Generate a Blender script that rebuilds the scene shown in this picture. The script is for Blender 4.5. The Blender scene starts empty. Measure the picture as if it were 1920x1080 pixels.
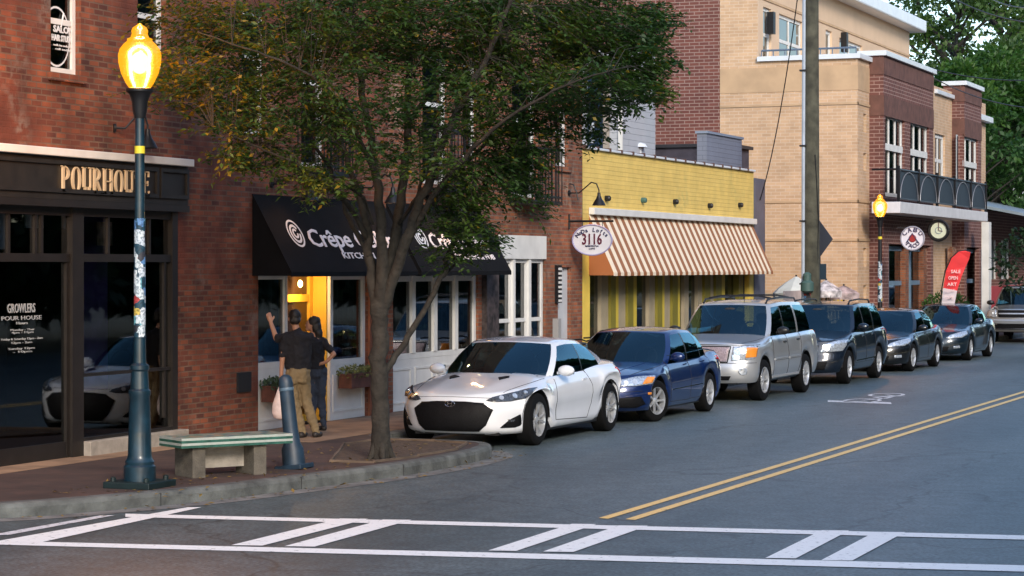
import bpy, math, random
import numpy as np
from mathutils import Vector, Matrix
from mathutils.bvhtree import BVHTree
from mathutils.geometry import delaunay_2d_cdt
random.seed(7); rng = np.random.default_rng(11)
R = math.radians; PI = math.pi
S = bpy.context.scene; COL = S.collection

# ------------------------------------------------------------------ camera
F = 4300.0; CU = 960.0; CV = 500.0; CH = 2.48; TH = math.atan(1740/4300)
ST, CT = math.sin(TH), math.cos(TH)
cd = bpy.data.cameras.new('camera'); cam = bpy.data.objects.new('camera', cd); COL.objects.link(cam)
cam.location = (0, 0, CH); cam.rotation_euler = (R(90), 0, TH)
cd.sensor_width = 36; cd.lens = 36*F/1920; cd.shift_y = -(540-CV)/1920
cd.clip_start = 0.1; cd.clip_end = 3000
S.camera = cam

# ------------------------------------------------------------------ world, sun, exposure
SUN_EL, SUN_AZ = R(27), R(142)          # azimuth measured from +Y towards +X
w = bpy.data.worlds.new('World'); S.world = w; w.use_nodes = True
nt = w.node_tree; bg = nt.nodes['Background']
sky = nt.nodes.new('ShaderNodeTexSky'); sky.sky_type = 'NISHITA'; sky.sun_disc = False
sky.sun_elevation = SUN_EL; sky.sun_rotation = SUN_AZ; sky.air_density = 1.0; sky.dust_density = .7; sky.ozone_density = 1.7
nt.links.new(sky.outputs[0], bg.inputs[0]); bg.inputs[1].default_value = 0.14
sd = bpy.data.lights.new('sun', 'SUN'); sun = bpy.data.objects.new('sun', sd); COL.objects.link(sun)
sd.energy = 1.5; sd.angle = R(16); sd.color = (1, .88, .74)
sdir = Vector((math.sin(SUN_AZ)*math.cos(SUN_EL), math.cos(SUN_AZ)*math.cos(SUN_EL), math.sin(SUN_EL)))
sun.rotation_euler = sdir.to_track_quat('Z', 'Y').to_euler()
S.view_settings.view_transform = 'Standard'; S.view_settings.look = 'None'
S.view_settings.exposure = 1.14; S.view_settings.gamma = 1
S.render.engine = 'CYCLES'

# ------------------------------------------------------------------ pixel <-> world measuring helpers
def gp(u, v, z=0.0):
    Z = F*(CH-z)/(v-CV); X = (u-CU)/F*Z
    return Vector((CT*X-ST*Z, ST*X+CT*Z, z))
def fx(u, v, X):                     # point on plane x = X
    a = (u-CU)/F; Z = -X/(ST-CT*a)
    return Vector((X, Z*(ST*a+CT), CH+(CV-v)/F*Z))
def fy(u, v, Y):                     # point on plane y = Y
    a = (u-CU)/F; Z = Y/(ST*a+CT)
    return Vector((Z*(CT*a-ST), Y, CH+(CV-v)/F*Z))
def pt(u, v, Z):
    X = (u-CU)/F*Z
    return Vector((CT*X-ST*Z, ST*X+CT*Z, CH+(CV-v)/F*Z))

# ------------------------------------------------------------------ materials
MATS = {}
def newmat(name):
    m = bpy.data.materials.new(name); m.use_nodes = True
    n = m.node_tree; b = n.nodes['Principled BSDF']; return m, n, b
def mat(name, col, rough=.6, metal=0, var=0, vs=3, bump=0, bs=40, coat=0, spec=.5, detail=4):
    if name in MATS: return MATS[name]
    m, n, b = newmat(name); L = n.links
    b.inputs['Base Color'].default_value = (*col, 1); b.inputs['Roughness'].default_value = rough
    b.inputs['Metallic'].default_value = metal; b.inputs['Coat Weight'].default_value = coat
    b.inputs['Coat Roughness'].default_value = .04
    b.inputs['Specular IOR Level'].default_value = spec
    tc = n.nodes.new('ShaderNodeTexCoord')
    if var:
        t = n.nodes.new('ShaderNodeTexNoise'); t.inputs['Scale'].default_value = vs; t.inputs['Detail'].default_value = detail
        L.new(tc.outputs['Object'], t.inputs['Vector'])
        r = n.nodes.new('ShaderNodeValToRGB'); r.color_ramp.elements[0].position = .3; r.color_ramp.elements[1].position = .7
        r.color_ramp.elements[0].color = (*[c*(1-var) for c in col], 1); r.color_ramp.elements[1].color = (*[min(1, c*(1+var)) for c in col], 1)
        L.new(t.outputs['Fac'], r.inputs['Fac']); L.new(r.outputs['Color'], b.inputs['Base Color'])
    if bump:
        t = n.nodes.new('ShaderNodeTexNoise'); t.inputs['Scale'].default_value = bs; t.inputs['Detail'].default_value = 5
        L.new(tc.outputs['Object'], t.inputs['Vector'])
        bp = n.nodes.new('ShaderNodeBump'); bp.inputs['Strength'].default_value = bump; bp.inputs['Distance'].default_value = .02
        L.new(t.outputs['Fac'], bp.inputs['Height']); L.new(bp.outputs[0], b.inputs['Normal'])
    MATS[name] = m; return m
def wallcoords(n):
    L = n.links; g = n.nodes.new('ShaderNodeNewGeometry'); sp = n.nodes.new('ShaderNodeSeparateXYZ'); L.new(g.outputs['Position'], sp.inputs[0])
    sn = n.nodes.new('ShaderNodeSeparateXYZ'); L.new(g.outputs['True Normal'], sn.inputs[0])
    ab = n.nodes.new('ShaderNodeMath'); ab.operation = 'ABSOLUTE'; L.new(sn.outputs[0], ab.inputs[0])
    gt = n.nodes.new('ShaderNodeMath'); gt.operation = 'GREATER_THAN'; gt.inputs[1].default_value = .6; L.new(ab.outputs[0], gt.inputs[0])
    mx = n.nodes.new('ShaderNodeMix'); L.new(gt.outputs[0], mx.inputs[0]); L.new(sp.outputs[0], mx.inputs[2]); L.new(sp.outputs[1], mx.inputs[3])
    c = n.nodes.new('ShaderNodeCombineXYZ'); L.new(mx.outputs[0], c.inputs[0]); L.new(sp.outputs[2], c.inputs[1])
    return c.outputs[0], g.outputs['Position']
def brick(name, c1, c2, mortar, bw=.21, bh=.072, ms=.011, patch=None, patchamt=.5, dirt=.35, bump=.5, rough=.85, whiten=None):
    m, n, b = newmat(name); L = n.links
    co, pos = wallcoords(n)
    br = n.nodes.new('ShaderNodeTexBrick'); L.new(co, br.inputs['Vector'])
    br.inputs['Color1'].default_value = (*c1, 1); br.inputs['Color2'].default_value = (*c2, 1); br.inputs['Mortar'].default_value = (*mortar, 1)
    br.inputs['Scale'].default_value = 1; br.inputs['Mortar Size'].default_value = ms; br.inputs['Mortar Smooth'].default_value = .3
    br.inputs['Brick Width'].default_value = bw; br.inputs['Row Height'].default_value = bh; br.inputs['Bias'].default_value = 0
    col = br.outputs['Color']
    def noise(sc, det=5, vec=pos):
        t = n.nodes.new('ShaderNodeTexNoise'); t.inputs['Scale'].default_value = sc; t.inputs['Detail'].default_value = det; L.new(vec, t.inputs['Vector']); return t.outputs['Fac']
    def ramp(f, a, bb):
        r = n.nodes.new('ShaderNodeMapRange'); r.inputs['From Min'].default_value = a; r.inputs['From Max'].default_value = bb; L.new(f, r.inputs['Value']); return r.outputs[0]
    def mix(f, A, B, bt='MIX'):
        x = n.nodes.new('ShaderNodeMix'); x.data_type = 'RGBA'; x.blend_type = bt
        if isinstance(f, float): x.inputs[0].default_value = f
        else: L.new(f, x.inputs[0])
        for s, q in ((6, A), (7, B)):
            if isinstance(q, tuple): x.inputs[s].default_value = (*q, 1)
            else: L.new(q, x.inputs[s])
        return x.outputs[2]
    if patch: col = mix(ramp(noise(.9), .48, .62), col, patch)
    if whiten:
        # pale mortar-smeared patches
        x = n.nodes.new('ShaderNodeMath'); x.operation = 'MULTIPLY'; L.new(ramp(noise(.8, 6), .57, .68), x.inputs[0]); L.new(ramp(noise(9, 3), .42, .6), x.inputs[1])
        col = mix(x.outputs[0], col, whiten)
    d = ramp(noise(2.2, 8), .25, .75)
    mm = n.nodes.new('ShaderNodeMapRange'); mm.inputs['To Min'].default_value = 1-dirt; mm.inputs['To Max'].default_value = 1+dirt*.5; L.new(d, mm.inputs['Value'])
    col = mix(1.0, col, mm.outputs[0], 'MULTIPLY')
    L.new(col, b.inputs['Base Color']); b.inputs['Roughness'].default_value = rough
    bp = n.nodes.new('ShaderNodeBump'); bp.inputs['Strength'].default_value = bump; bp.inputs['Distance'].default_value = .012; bp.invert = True
    L.new(br.outputs['Fac'], bp.inputs['Height']); L.new(bp.outputs[0], b.inputs['Normal'])
    return m
def glass(name, tint=(.5, .55, .6), trans=.45, rough=.02):
    m = bpy.data.materials.new(name); m.use_nodes = True; n = m.node_tree; n.nodes.clear(); L = n.links
    o = n.nodes.new('ShaderNodeOutputMaterial'); t = n.nodes.new('ShaderNodeBsdfTransparent'); t.inputs[0].default_value = (*[c*trans for c in tint], 1)
    g = n.nodes.new('ShaderNodeBsdfGlossy'); g.inputs['Roughness'].default_value = rough; g.inputs[0].default_value = (.95, .98, 1, 1)
    fr = n.nodes.new('ShaderNodeFresnel'); fr.inputs[0].default_value = 1.75
    x = n.nodes.new('ShaderNodeMixShader'); L.new(fr.outputs[0], x.inputs[0]); L.new(t.outputs[0], x.inputs[1]); L.new(g.outputs[0], x.inputs[2]); L.new(x.outputs[0], o.inputs[0])
    return m
def emis(name, col, st):
    m = bpy.data.materials.new(name); m.use_nodes = True; n = m.node_tree; n.nodes.clear()
    o = n.nodes.new('ShaderNodeOutputMaterial'); e = n.nodes.new('ShaderNodeEmission'); e.inputs[0].default_value = (*col, 1); e.inputs[1].default_value = st
    n.links.new(e.outputs[0], o.inputs[0]); return m
def paint(name, col, metal=0.0, rough=.35, flake=0):
    return mat(name, col, rough, metal, coat=1.0, var=.04, vs=2)

M = {}
M['brick_red'] = brick('old red brick', (.27, .075, .030), (.085, .024, .014), (.15, .085, .055), patch=(.15, .038, .018), whiten=(.20, .13, .10), dirt=.55)
M['brick_orange'] = brick('orange brick', (.30, .095, .038), (.15, .046, .024), (.18, .12, .085), dirt=.45, whiten=(.4, .28, .2))
M['brick_yellow'] = brick('yellow painted brick', (.76, .54, .15), (.73, .51, .135), (.67, .47, .13), dirt=.16, bump=.8, bw=.42, bh=.09, ms=.006, whiten=(.60, .46, .14))
M['brick_tan'] = brick('tan brick', (.58, .385, .235), (.49, .32, .19), (.58, .45, .33), dirt=.16, bump=.3, bw=.28, bh=.095, ms=.010)
M['stone_tan'] = mat('cast tan band', (.47, .32, .19), .8, var=.12, vs=2)
M['brick_dkred'] = brick('new red brick', (.16, .052, .038), (.12, .038, .030), (.28, .19, .16), dirt=.18, bump=.3, bw=.30, bh=.10, ms=.013)
M['brick_brown'] = brick('brown brick', (.15, .058, .046), (.115, .042, .034), (.31, .20, .17), dirt=.2, bump=.4, bw=.32, bh=.11, ms=.013)
M['soldier'] = mat('rust brick band', (.12, .055, .042), .85, var=.25, vs=4)
M['white_paint'] = mat('white trim paint', (.66, .66, .64), .5, var=.08, vs=3)
M['metal_cap'] = mat('white metal coping', (.62, .66, .70), .35, var=.06)
M['black_trim'] = mat('dark painted wood', (.011, .009, .008), .45, var=.3, vs=5)
M['olive_trim'] = mat('weathered dark sign board', (.013, .011, .009), .6, var=.35, vs=6)
M['bronze'] = mat('brown storefront frame', (.012, .009, .007), .5, var=.25, vs=6)
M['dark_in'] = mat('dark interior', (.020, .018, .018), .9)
M['black_metal'] = mat('black metal', (.012, .012, .014), .45, metal=.3)
M['glass'] = glass('window glass')
M['glass_dim'] = glass('shop glass', (.8, .85, .9), .85)
M['curtain'] = mat('grey curtain', (.07, .08, .09), .9, var=.5, vs=6)
M['blind'] = mat('pale blinds', (.42, .46, .50), .8, var=.15, vs=2)
M['concrete'] = mat('concrete', (.30, .27, .23), .85, var=.22, vs=6, bump=.3)
M['kerb'] = mat('granite kerb', (.095, .10, .095), .85, var=.45, vs=4, bump=.5, bs=25)
M['tyre'] = mat('tyre rubber', (.004, .004, .0045), .85, spec=.2)
M['rim'] = mat('alloy rim', (.62, .64, .67), .3, metal=.65)
M['chrome'] = mat('chrome', (.75, .77, .8), .12, metal=1)
M['plastic'] = mat('black plastic', (.012, .012, .013), .4)
M['seam'] = mat('panel gap', (.02, .02, .022), .8)
M['skin'] = mat('skin', (.42, .22, .14), .55)
M['bark'] = mat('bark', (.022, .019, .015), .9, var=.5, vs=9, bump=1.0, bs=20)
M['darkglass'] = mat('dark glazing', (.004, .012, .02), .03, spec=1.0, coat=1)
def car_glass():
    m = bpy.data.materials.new('car glass'); m.use_nodes = True; n = m.node_tree; n.nodes.clear(); L = n.links
    o = n.nodes.new('ShaderNodeOutputMaterial'); t = n.nodes.new('ShaderNodeBsdfTransparent'); t.inputs[0].default_value = (.34, .42, .43, 1)
    g = n.nodes.new('ShaderNodeBsdfGlossy'); g.inputs['Roughness'].default_value = .015; g.inputs[0].default_value = (.50, .86, 1, 1)
    fr = n.nodes.new('ShaderNodeFresnel'); fr.inputs[0].default_value = 2.0
    x = n.nodes.new('ShaderNodeMixShader'); L.new(fr.outputs[0], x.inputs[0]); L.new(t.outputs[0], x.inputs[1]); L.new(g.outputs[0], x.inputs[2]); L.new(x.outputs[0], o.inputs[0]); return m
M['carglass'] = car_glass()

# ------------------------------------------------------------------ objects & mesh builder
def tag(o, label=None, cat=None, group=None, kind=None):
    if label: o['label'] = label
    if cat: o['category'] = cat
    if group: o['group'] = group
    if kind: o['kind'] = kind
    return o
def empty(name, loc=(0, 0, 0), label=None, cat=None, group=None, rz=0):
    o = bpy.data.objects.new(name, None); COL.objects.link(o); o.location = loc; o.rotation_euler.z = rz; o.empty_display_size = .2
    return tag(o, label, cat, group)
def kids(o): return [c for c in bpy.data.objects if c.parent == o]
def copy_tree(o, parent=None):
    c = o.copy(); COL.objects.link(c)
    if parent: c.parent = parent
    for k in kids(o): copy_tree(k, c)
    return c
class MB:
    def __init__(s): s.v = []; s.f = []
    def add(s, vs, fs):
        b = len(s.v); s.v += [tuple(p) for p in vs]; s.f += [tuple(i+b for i in f) for f in fs]; return s
    def box(s, a, b, rot=None, piv=None):
        x0, y0, z0 = a; x1, y1, z1 = b
        x0, x1 = min(x0, x1), max(x0, x1); y0, y1 = min(y0, y1), max(y0, y1); z0, z1 = min(z0, z1), max(z0, z1)
        vs = [Vector(p) for p in ((x0,y0,z0),(x1,y0,z0),(x1,y1,z0),(x0,y1,z0),(x0,y0,z1),(x1,y0,z1),(x1,y1,z1),(x0,y1,z1))]
        if rot: vs = [rot @ (p-Vector(piv)) + Vector(piv) for p in vs]
        return s.add(vs, [(0,3,2,1),(4,5,6,7),(0,1,5,4),(1,2,6,5),(2,3,7,6),(3,0,4,7)])
    def prism(s, poly, d):             # poly: list of 3D points, extruded by vector d
        n = len(poly); d = Vector(d); P = [Vector(p) for p in poly]
        return s.add(P+[p+d for p in P], [tuple(range(n))[::-1], tuple(range(n, 2*n))]+[(i, (i+1) % n, (i+1) % n+n, i+n) for i in range(n)])
    def quad(s, *ps): return s.add(ps, [tuple(range(len(ps)))])
    def tube(s, pts, r, n=8, cap=True):
        P = [Vector(p) for p in pts]; rs = r if isinstance(r, (list, tuple)) else [r]*len(P)
        vs = []; up = None
        for i, p in enumerate(P):
            t = (P[min(i+1, len(P)-1)]-P[max(i-1, 0)]).normalized()
            if up is None: up = t.orthogonal().normalized()
            up = (up - t*up.dot(t));
            if up.length < 1e-5: up = t.orthogonal()
            up.normalize(); q = t.cross(up)
            for k in range(n):
                a = 2*PI*k/n; vs.append(p+(up*math.cos(a)+q*math.sin(a))*rs[i])
        fs = [(i*n+k, i*n+(k+1) % n, (i+1)*n+(k+1) % n, (i+1)*n+k) for i in range(len(P)-1) for k in range(n)]
        if cap: fs += [tuple(range(n))[::-1], tuple((len(P)-1)*n+k for k in range(n))]
        return s.add(vs, fs)
    def lathe(s, prof, c=(0, 0, 0), n=20, axis='z', a0=0, sx=1, sy=1, cap=True):
        vs = []; m = len(prof)
        for r, h in prof:
            for k in range(n):
                a = a0+2*PI*k/n
                x, y = r*math.cos(a)*sx, r*math.sin(a)*sy
                vs.append(Vector(c)+(Vector((x, y, h)) if axis == 'z' else Vector((h, x, y)) if axis == 'x' else Vector((x, h, y))))
        fs = [(i*n+k, i*n+(k+1) % n, (i+1)*n+(k+1) % n, (i+1)*n+k) for i in range(m-1) for k in range(n)]
        if cap: fs += [tuple(range(n))[::-1], tuple((m-1)*n+k for k in range(n))]
        return s.add(vs, fs)
    def ball(s, c, r, n=12, m=8):
        r = r if isinstance(r, (tuple, list)) else (r, r, r)
        prof = [(math.sin(PI*i/m), -math.cos(PI*i/m)) for i in range(m+1)]; prof[0] = (1e-3, -1); prof[-1] = (1e-3, 1)
        b = len(s.v); s.lathe(prof, n=n)
        for i in range(b, len(s.v)): q = s.v[i]; s.v[i] = (q[0]*r[0]+c[0], q[1]*r[1]+c[1], q[2]*r[2]+c[2])
        return s
    def build(s, name, m, parent=None, smooth=False, bevel=0, solid=0):
        me = bpy.data.meshes.new(name); me.from_pydata(s.v, [], s.f); me.update()
        if m: me.materials.append(m)
        if smooth: 
            for p in me.polygons: p.use_smooth = True
            me.set_sharp_from_angle(angle=R(smooth if smooth is not True else 40))
        o = bpy.data.objects.new(name, me); COL.objects.link(o)
        if parent:
            o.parent = parent
            if parent.type == 'EMPTY' or True: pass
        if bevel:
            bv = o.modifiers.new('bevel', 'BEVEL'); bv.width = bevel; bv.segments = 2; bv.limit_method = 'ANGLE'
        if solid:
            sm = o.modifiers.new('solid', 'SOLIDIFY'); sm.thickness = solid; sm.offset = 0
        return o
def wall_x(mb, X, y0, y1, z0, z1, ops=(), depth=.14, side=1):
    """wall sheet on plane x=X facing +x with rectangular openings (ya,yb,za,zb) and their reveals"""
    ys = sorted({y0, y1, *[o[0] for o in ops], *[o[1] for o in ops]}); ys = [y for y in ys if y0 <= y <= y1]
    zs = sorted({z0, z1, *[o[2] for o in ops], *[o[3] for o in ops]}); zs = [z for z in zs if z0 <= z <= z1]
    for a, b in zip(ys, ys[1:]):
        for c, d in zip(zs, zs[1:]):
            ym, zm = (a+b)/2, (c+d)/2
            if any(o[0] < ym < o[1] and o[2] < zm < o[3] for o in ops): continue
            mb.quad((X, a, c), (X, b, c), (X, b, d), (X, a, d))
    D = X-depth
    for (a, b, c, d) in ops:
        mb.quad((X, a, c), (X, a, d), (D, a, d), (D, a, c)); mb.quad((X, b, c), (D, b, c), (D, b, d), (X, b, d))
        mb.quad((X, a, d), (X, b, d), (D, b, d), (D, a, d)); mb.quad((X, a, c), (D, a, c), (D, b, c), (X, b, c))
def wall_y(mb, Y, x0, x1, z0, z1): mb.quad((x0, Y, z0), (x1, Y, z0), (x1, Y, z1), (x0, Y, z1))
def frame_x(mb, X, a, b, c, d, t=.06, dp=.05, cols=0, rows=()):
    """rectangular frame on plane x=X, muntins: cols vertical bars, rows at fractions"""
    mb.box((X, a, c), (X+dp, a+t, d)); mb.box((X, b-t, c), (X+dp, b, d)); mb.box((X, a+t, d-t), (X+dp, b-t, d)); mb.box((X, a+t, c), (X+dp, b-t, c+t))
    for k in range(cols):
        y = a+(b-a)*(k+1)/(cols+1); mb.box((X, y-t*.35, c+t), (X+dp-.004, y+t*.35, d-t))
    for r in rows:
        z = c+(d-c)*r; mb.box((X, a+t, z-t*.5), (X+dp-.008, b-t, z+t*.5))
def window_x(parent, X, a, b, c, d, mf, t=.06, cols=0, rows=(), back=None, gl=None, name='window'):
    f = MB(); frame_x(f, X, a, b, c, d, t, .05, cols, rows); fo = f.build(name, mf, parent)
    MB().quad((X+.015, a+.01, c+.01), (X+.015, b-.01, c+.01), (X+.015, b-.01, d-.01), (X+.015, a+.01, d-.01)).build('pane', gl or M['glass'], fo)
    if back:
        n = max(3, int((b-a)/.09)); q = MB(); pv = None
        for i in range(n+1):
            y = a+(b-a)*i/n; x = X-.10+(.03 if i % 2 else 0)
            if pv: q.quad((pv[0], pv[1], c), (x, y, c), (x, y, d), (pv[0], pv[1], d))
            pv = (x, y)
        q.build('curtain', back, fo)
    return fo
def textobj(txt, name, m, parent, origin, ux, uz, height, width=None, ext=.01, bold=0, align='LEFT', spacing=1.0):
    """text with baseline start at origin, ux = reading direction, uz = up, scaled to height (cap) and width"""
    c = bpy.data.curves.new(name, 'FONT'); c.body = txt; c.extrude = ext/height*.7; c.offset = bold; c.space_character = spacing; c.resolution_u = 2
    t = bpy.data.objects.new('tmp', c); COL.objects.link(t); bpy.context.view_layer.update()
    dg = bpy.context.evaluated_depsgraph_get(); me = bpy.data.meshes.new_from_object(t.evaluated_get(dg)); bpy.data.objects.remove(t)
    xs = [v.co.x for v in me.vertices]; x0, x1 = min(xs), max(xs)
    sx = height/.7 if width is None else width/(x1-x0); sz = height/.7
    ux = Vector(ux).normalized(); uz = Vector(uz).normalized(); un = ux.cross(uz); o = Vector(origin)
    off = x0 if align == 'LEFT' else (x0+x1)/2
    for v in me.vertices: p = v.co.copy(); v.co = o+ux*((p.x-off)*sx)+uz*(p.y*sz)+un*(p.z*height/.7)
    me.materials.clear(); me.materials.append(m); me.name = name
    ob = bpy.data.objects.new(name, me); COL.objects.link(ob); ob.parent = parent; return ob
UP = Vector((0, 0, 1)); YP = Vector((0, 1, 0)); XP = Vector((1, 0, 0))

# ================================================================== GROUND
WX = -15.5           # facade plane of the row
SW = .15
def road_material():
    m, n, b = newmat('asphalt'); L = n.links; tc = n.nodes.new('ShaderNodeTexCoord')
    def noise(sc, det=6, sv=(1, 1, 1)):
        mp = n.nodes.new('ShaderNodeMapping'); mp.inputs['Scale'].default_value = sv; L.new(tc.outputs['Object'], mp.inputs[0])
        t = n.nodes.new('ShaderNodeTexNoise'); t.inputs['Scale'].default_value = sc; t.inputs['Detail'].default_value = det; L.new(mp.outputs[0], t.inputs['Vector']); return t.outputs['Fac']
    def ramp(f, c0, c1, a=.35, z=.65):
        r = n.nodes.new('ShaderNodeValToRGB'); r.color_ramp.elements[0].position = a; r.color_ramp.elements[1].position = z
        r.color_ramp.elements[0].color = (*c0, 1); r.color_ramp.elements[1].color = (*c1, 1); L.new(f, r.inputs[0]); return r.outputs[0]
    big = ramp(noise(.35, 5, (1.6, .35, 1)), (.046, .066, .073), (.092, .118, .124))
    fine = ramp(noise(26, 8), (.50, .50, .50), (1.6, 1.6, 1.6), .34, .66)
    mid = ramp(noise(4, 6), (.72, .72, .72), (1.2, 1.2, 1.2), .3, .7)
    def mul(A, B):
        x = n.nodes.new('ShaderNodeMix'); x.data_type = 'RGBA'; x.blend_type = 'MULTIPLY'; x.inputs[0].default_value = 1; L.new(A, x.inputs[6]); L.new(B, x.inputs[7]); return x.outputs[2]
    col = mul(mul(big, fine), mid)
    # pale specks and a few dark crack lines
    vo = n.nodes.new('ShaderNodeTexVoronoi'); vo.inputs['Scale'].default_value = 2.6; L.new(tc.outputs['Object'], vo.inputs['Vector'])
    sp = ramp(vo.outputs['Distance'], (1, 1, 1), (0, 0, 0), .02, .04)
    x = n.nodes.new('ShaderNodeMix'); x.data_type = 'RGBA'; L.new(sp, x.inputs[0]); L.new(col, x.inputs[6]); x.inputs[7].default_value = (.2, .22, .24, 1); col = x.outputs[2]
    v2 = n.nodes.new('ShaderNodeTexVoronoi'); v2.feature = 'DISTANCE_TO_EDGE'; v2.inputs['Scale'].default_value = .22
    wr = n.nodes.new('ShaderNodeVectorMath'); wr.operation = 'MULTIPLY_ADD'; tn = n.nodes.new('ShaderNodeTexNoise'); tn.inputs['Scale'].default_value = 1.4; L.new(tc.outputs['Object'], tn.inputs['Vector'])
    L.new(tn.outputs['Color'], wr.inputs[0]); wr.inputs[1].default_value = (.9, .9, 0); L.new(tc.outputs['Object'], wr.inputs[2]); L.new(wr.outputs[0], v2.inputs['Vector'])
    ck = ramp(v2.outputs['Distance'], (.42, .42, .42), (1, 1, 1), .0015, .006); col = mul(col, ck)
    L.new(col, b.inputs['Base Color']); b.inputs['Roughness'].default_value = .52; b.inputs['Specular IOR Level'].default_value = .6
    bp = n.nodes.new('ShaderNodeBump'); bp.inputs['Strength'].default_value = .35; bp.inputs['Distance'].default_value = .01
    L.new(noise(90, 3), bp.inputs['Height']); L.new(bp.outputs[0], b.inputs['Normal']); return m
M['asphalt'] = road_material()
mb = MB(); mb.quad((-600, -300, -.03), (600, -300, -.03), (600, 1500, -.03), (-600, 1500, -.03))
tag(mb.build('ground', mat('dry ground', (.10, .10, .07), .9, var=.3, vs=.2)), kind='structure')
mb = MB(); mb.quad((-13.9, -40, 0), (6, -40, 0), (6, 400, 0), (-13.9, 400, 0)); mb.quad((-60, -40, 0), (-13.9, -40, 0), (-13.9, 18.4, 0), (-60, 18.4, 0))
tag(mb.build('road', M['asphalt']), kind='structure')
# kerb line (street side), from the corner past the bulb-out and along the parking bay
KL = [(-60, 15.2), (-24, 15.2), (-17, 16.0), (-14.6, 17.4), (-13.05, 19.0), (-12.45, 20.2), (-12.0, 21.4), (-11.78, 22.6), (-11.5, 23.9), (-11.32, 25.2), (-11.30, 26.4), (-11.38, 27.3), (-11.55, 27.9), (-11.85, 28.25), (-12.3, 28.35), (-13.0, 28.38), (-13.5, 28.5), (-13.62, 28.9), (-13.62, 34), (-13.62, 60), (-13.62, 110), (-13.62, 400)]
def smoothline(P, it=2):
    for _ in range(it):
        Q = [P[0]]
        for a, b in zip(P, P[1:]): Q += [(a[0]*.75+b[0]*.25, a[1]*.75+b[1]*.25), (a[0]*.25+b[0]*.75, a[1]*.25+b[1]*.75)]
        P = Q+[P[-1]]
    return P
KS = smoothline(KL, 2)
def offset_line(P, d):
    out = []
    for i, p in enumerate(P):
        a = Vector(P[max(i-1, 0)]); b = Vector(P[min(i+1, len(P)-1)]); t = (b-a).normalized(); n = Vector((-t.y, t.x))
        out.append((p[0]+n.x*d, p[1]+n.y*d))
    return out
KI = offset_line(KS, .17); KG = offset_line(KS, -.28)
mb = MB()
prof = [(KS, -.02), (KS, .10), (offset_line(KS, .015), .135), (offset_line(KS, .04), .15), (KI, .153)]
for (A, za), (B, zb) in zip(prof, prof[1:]):
    for i in range(len(KS)-1): mb.quad((*A[i], za), (*A[i+1], za), (*B[i+1], zb), (*B[i], zb))
kb = tag(mb.build('kerb', M['kerb'], smooth=60), kind='structure')
mb = MB(); acc = 0
for i in range(len(KS)-1):
    d_ = math.hypot(KS[i+1][0]-KS[i][0], KS[i+1][1]-KS[i][1]); acc += d_
    if acc > 1.9 and KS[i][1] < 80:
        acc = 0; a = Vector((*KS[i], 0)); b = Vector((*KI[i], 0)); n_ = (b-a).normalized(); t_ = Vector((-n_.y, n_.x, 0))*.006
        a2 = a-n_*.004
        mb.quad(a2-t_, a2+t_, a2+t_+UP*.135, a2-t_+UP*.135); mb.quad(a2-t_+UP*.135, a2+t_+UP*.135, b+t_+UP*.157, b-t_+UP*.157)
tag(mb.build('kerb_joint', mat('kerb joint', (.03, .03, .03), .9)), kind='structure')
mb = MB()
for i in range(len(KS)-1): mb.quad((*KG[i], .004), (*KG[i+1], .004), (*KS[i+1], .004), (*KS[i], .004))
tag(mb.build('gutter', mat('gutter concrete', (.145, .145, .14), .85, var=.4, vs=3, bump=.3)), kind='structure')
# sidewalk: brick paver field to the left, concrete near the shop doors
def paver_mat():
    m, n, b = newmat('brick pavers'); L = n.links; g = n.nodes.new('ShaderNodeNewGeometry')
    br = n.nodes.new('ShaderNodeTexBrick'); L.new(g.outputs['Position'], br.inputs['Vector'])
    br.inputs['Scale'].default_value = 1; br.inputs['Brick Width'].default_value = .2; br.inputs['Row Height'].default_value = .1; br.inputs['Mortar Size'].default_value = .006
    br.inputs['Color1'].default_value = (.075, .042, .034, 1); br.inputs['Color2'].default_value = (.052, .031, .026, 1); br.inputs['Mortar'].default_value = (.05, .036, .03, 1)
    t = n.nodes.new('ShaderNodeTexNoise'); t.inputs['Scale'].default_value = 1.3; t.inputs['Detail'].default_value = 7; L.new(g.outputs['Position'], t.inputs['Vector'])
    r = n.nodes.new('ShaderNodeValToRGB'); r.color_ramp.elements[0].position = .3; r.color_ramp.elements[1].position = .75; r.color_ramp.elements[0].color = (.6, .6, .6, 1); r.color_ramp.elements[1].color = (1.35, 1.3, 1.25, 1); L.new(t.outputs[0], r.inputs[0])
    x = n.nodes.new('ShaderNodeMix'); x.data_type = 'RGBA'; x.blend_type = 'MULTIPLY'; x.inputs[0].default_value = 1; L.new(br.outputs[0], x.inputs[6]); L.new(r.outputs[0], x.inputs[7])
    L.new(x.outputs[2], b.inputs['Base Color']); b.inputs['Roughness'].default_value = .8; return m
mb = MB()
for i in range(len(KI)-1):
    a, b = KI[i], KI[i+1]
    if b[1] <= 15.6 and b[0] < -20: continue
    mb.quad((-62, max(a[1], 15.3), SW), (a[0], a[1], SW), (b[0], b[1], SW), (-62, max(b[1], 15.3), SW))
tag(mb.build('sidewalk', paver_mat()), kind='structure')
mb = MB()
mb.box((-15.5, 27.2, .1), (-13.85, 60, SW+.004)); mb.box((-15.7, 18, .1), (-15.0, 27.2, SW+.004))
mb.box((-13.85, 28.9, .1), (-13.8, 60, SW+.004))
tag(mb.build('concrete_path', mat('warm concrete paving', (.26, .165, .10), .85, var=.3, vs=2.5, bump=.2)), kind='structure')
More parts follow.
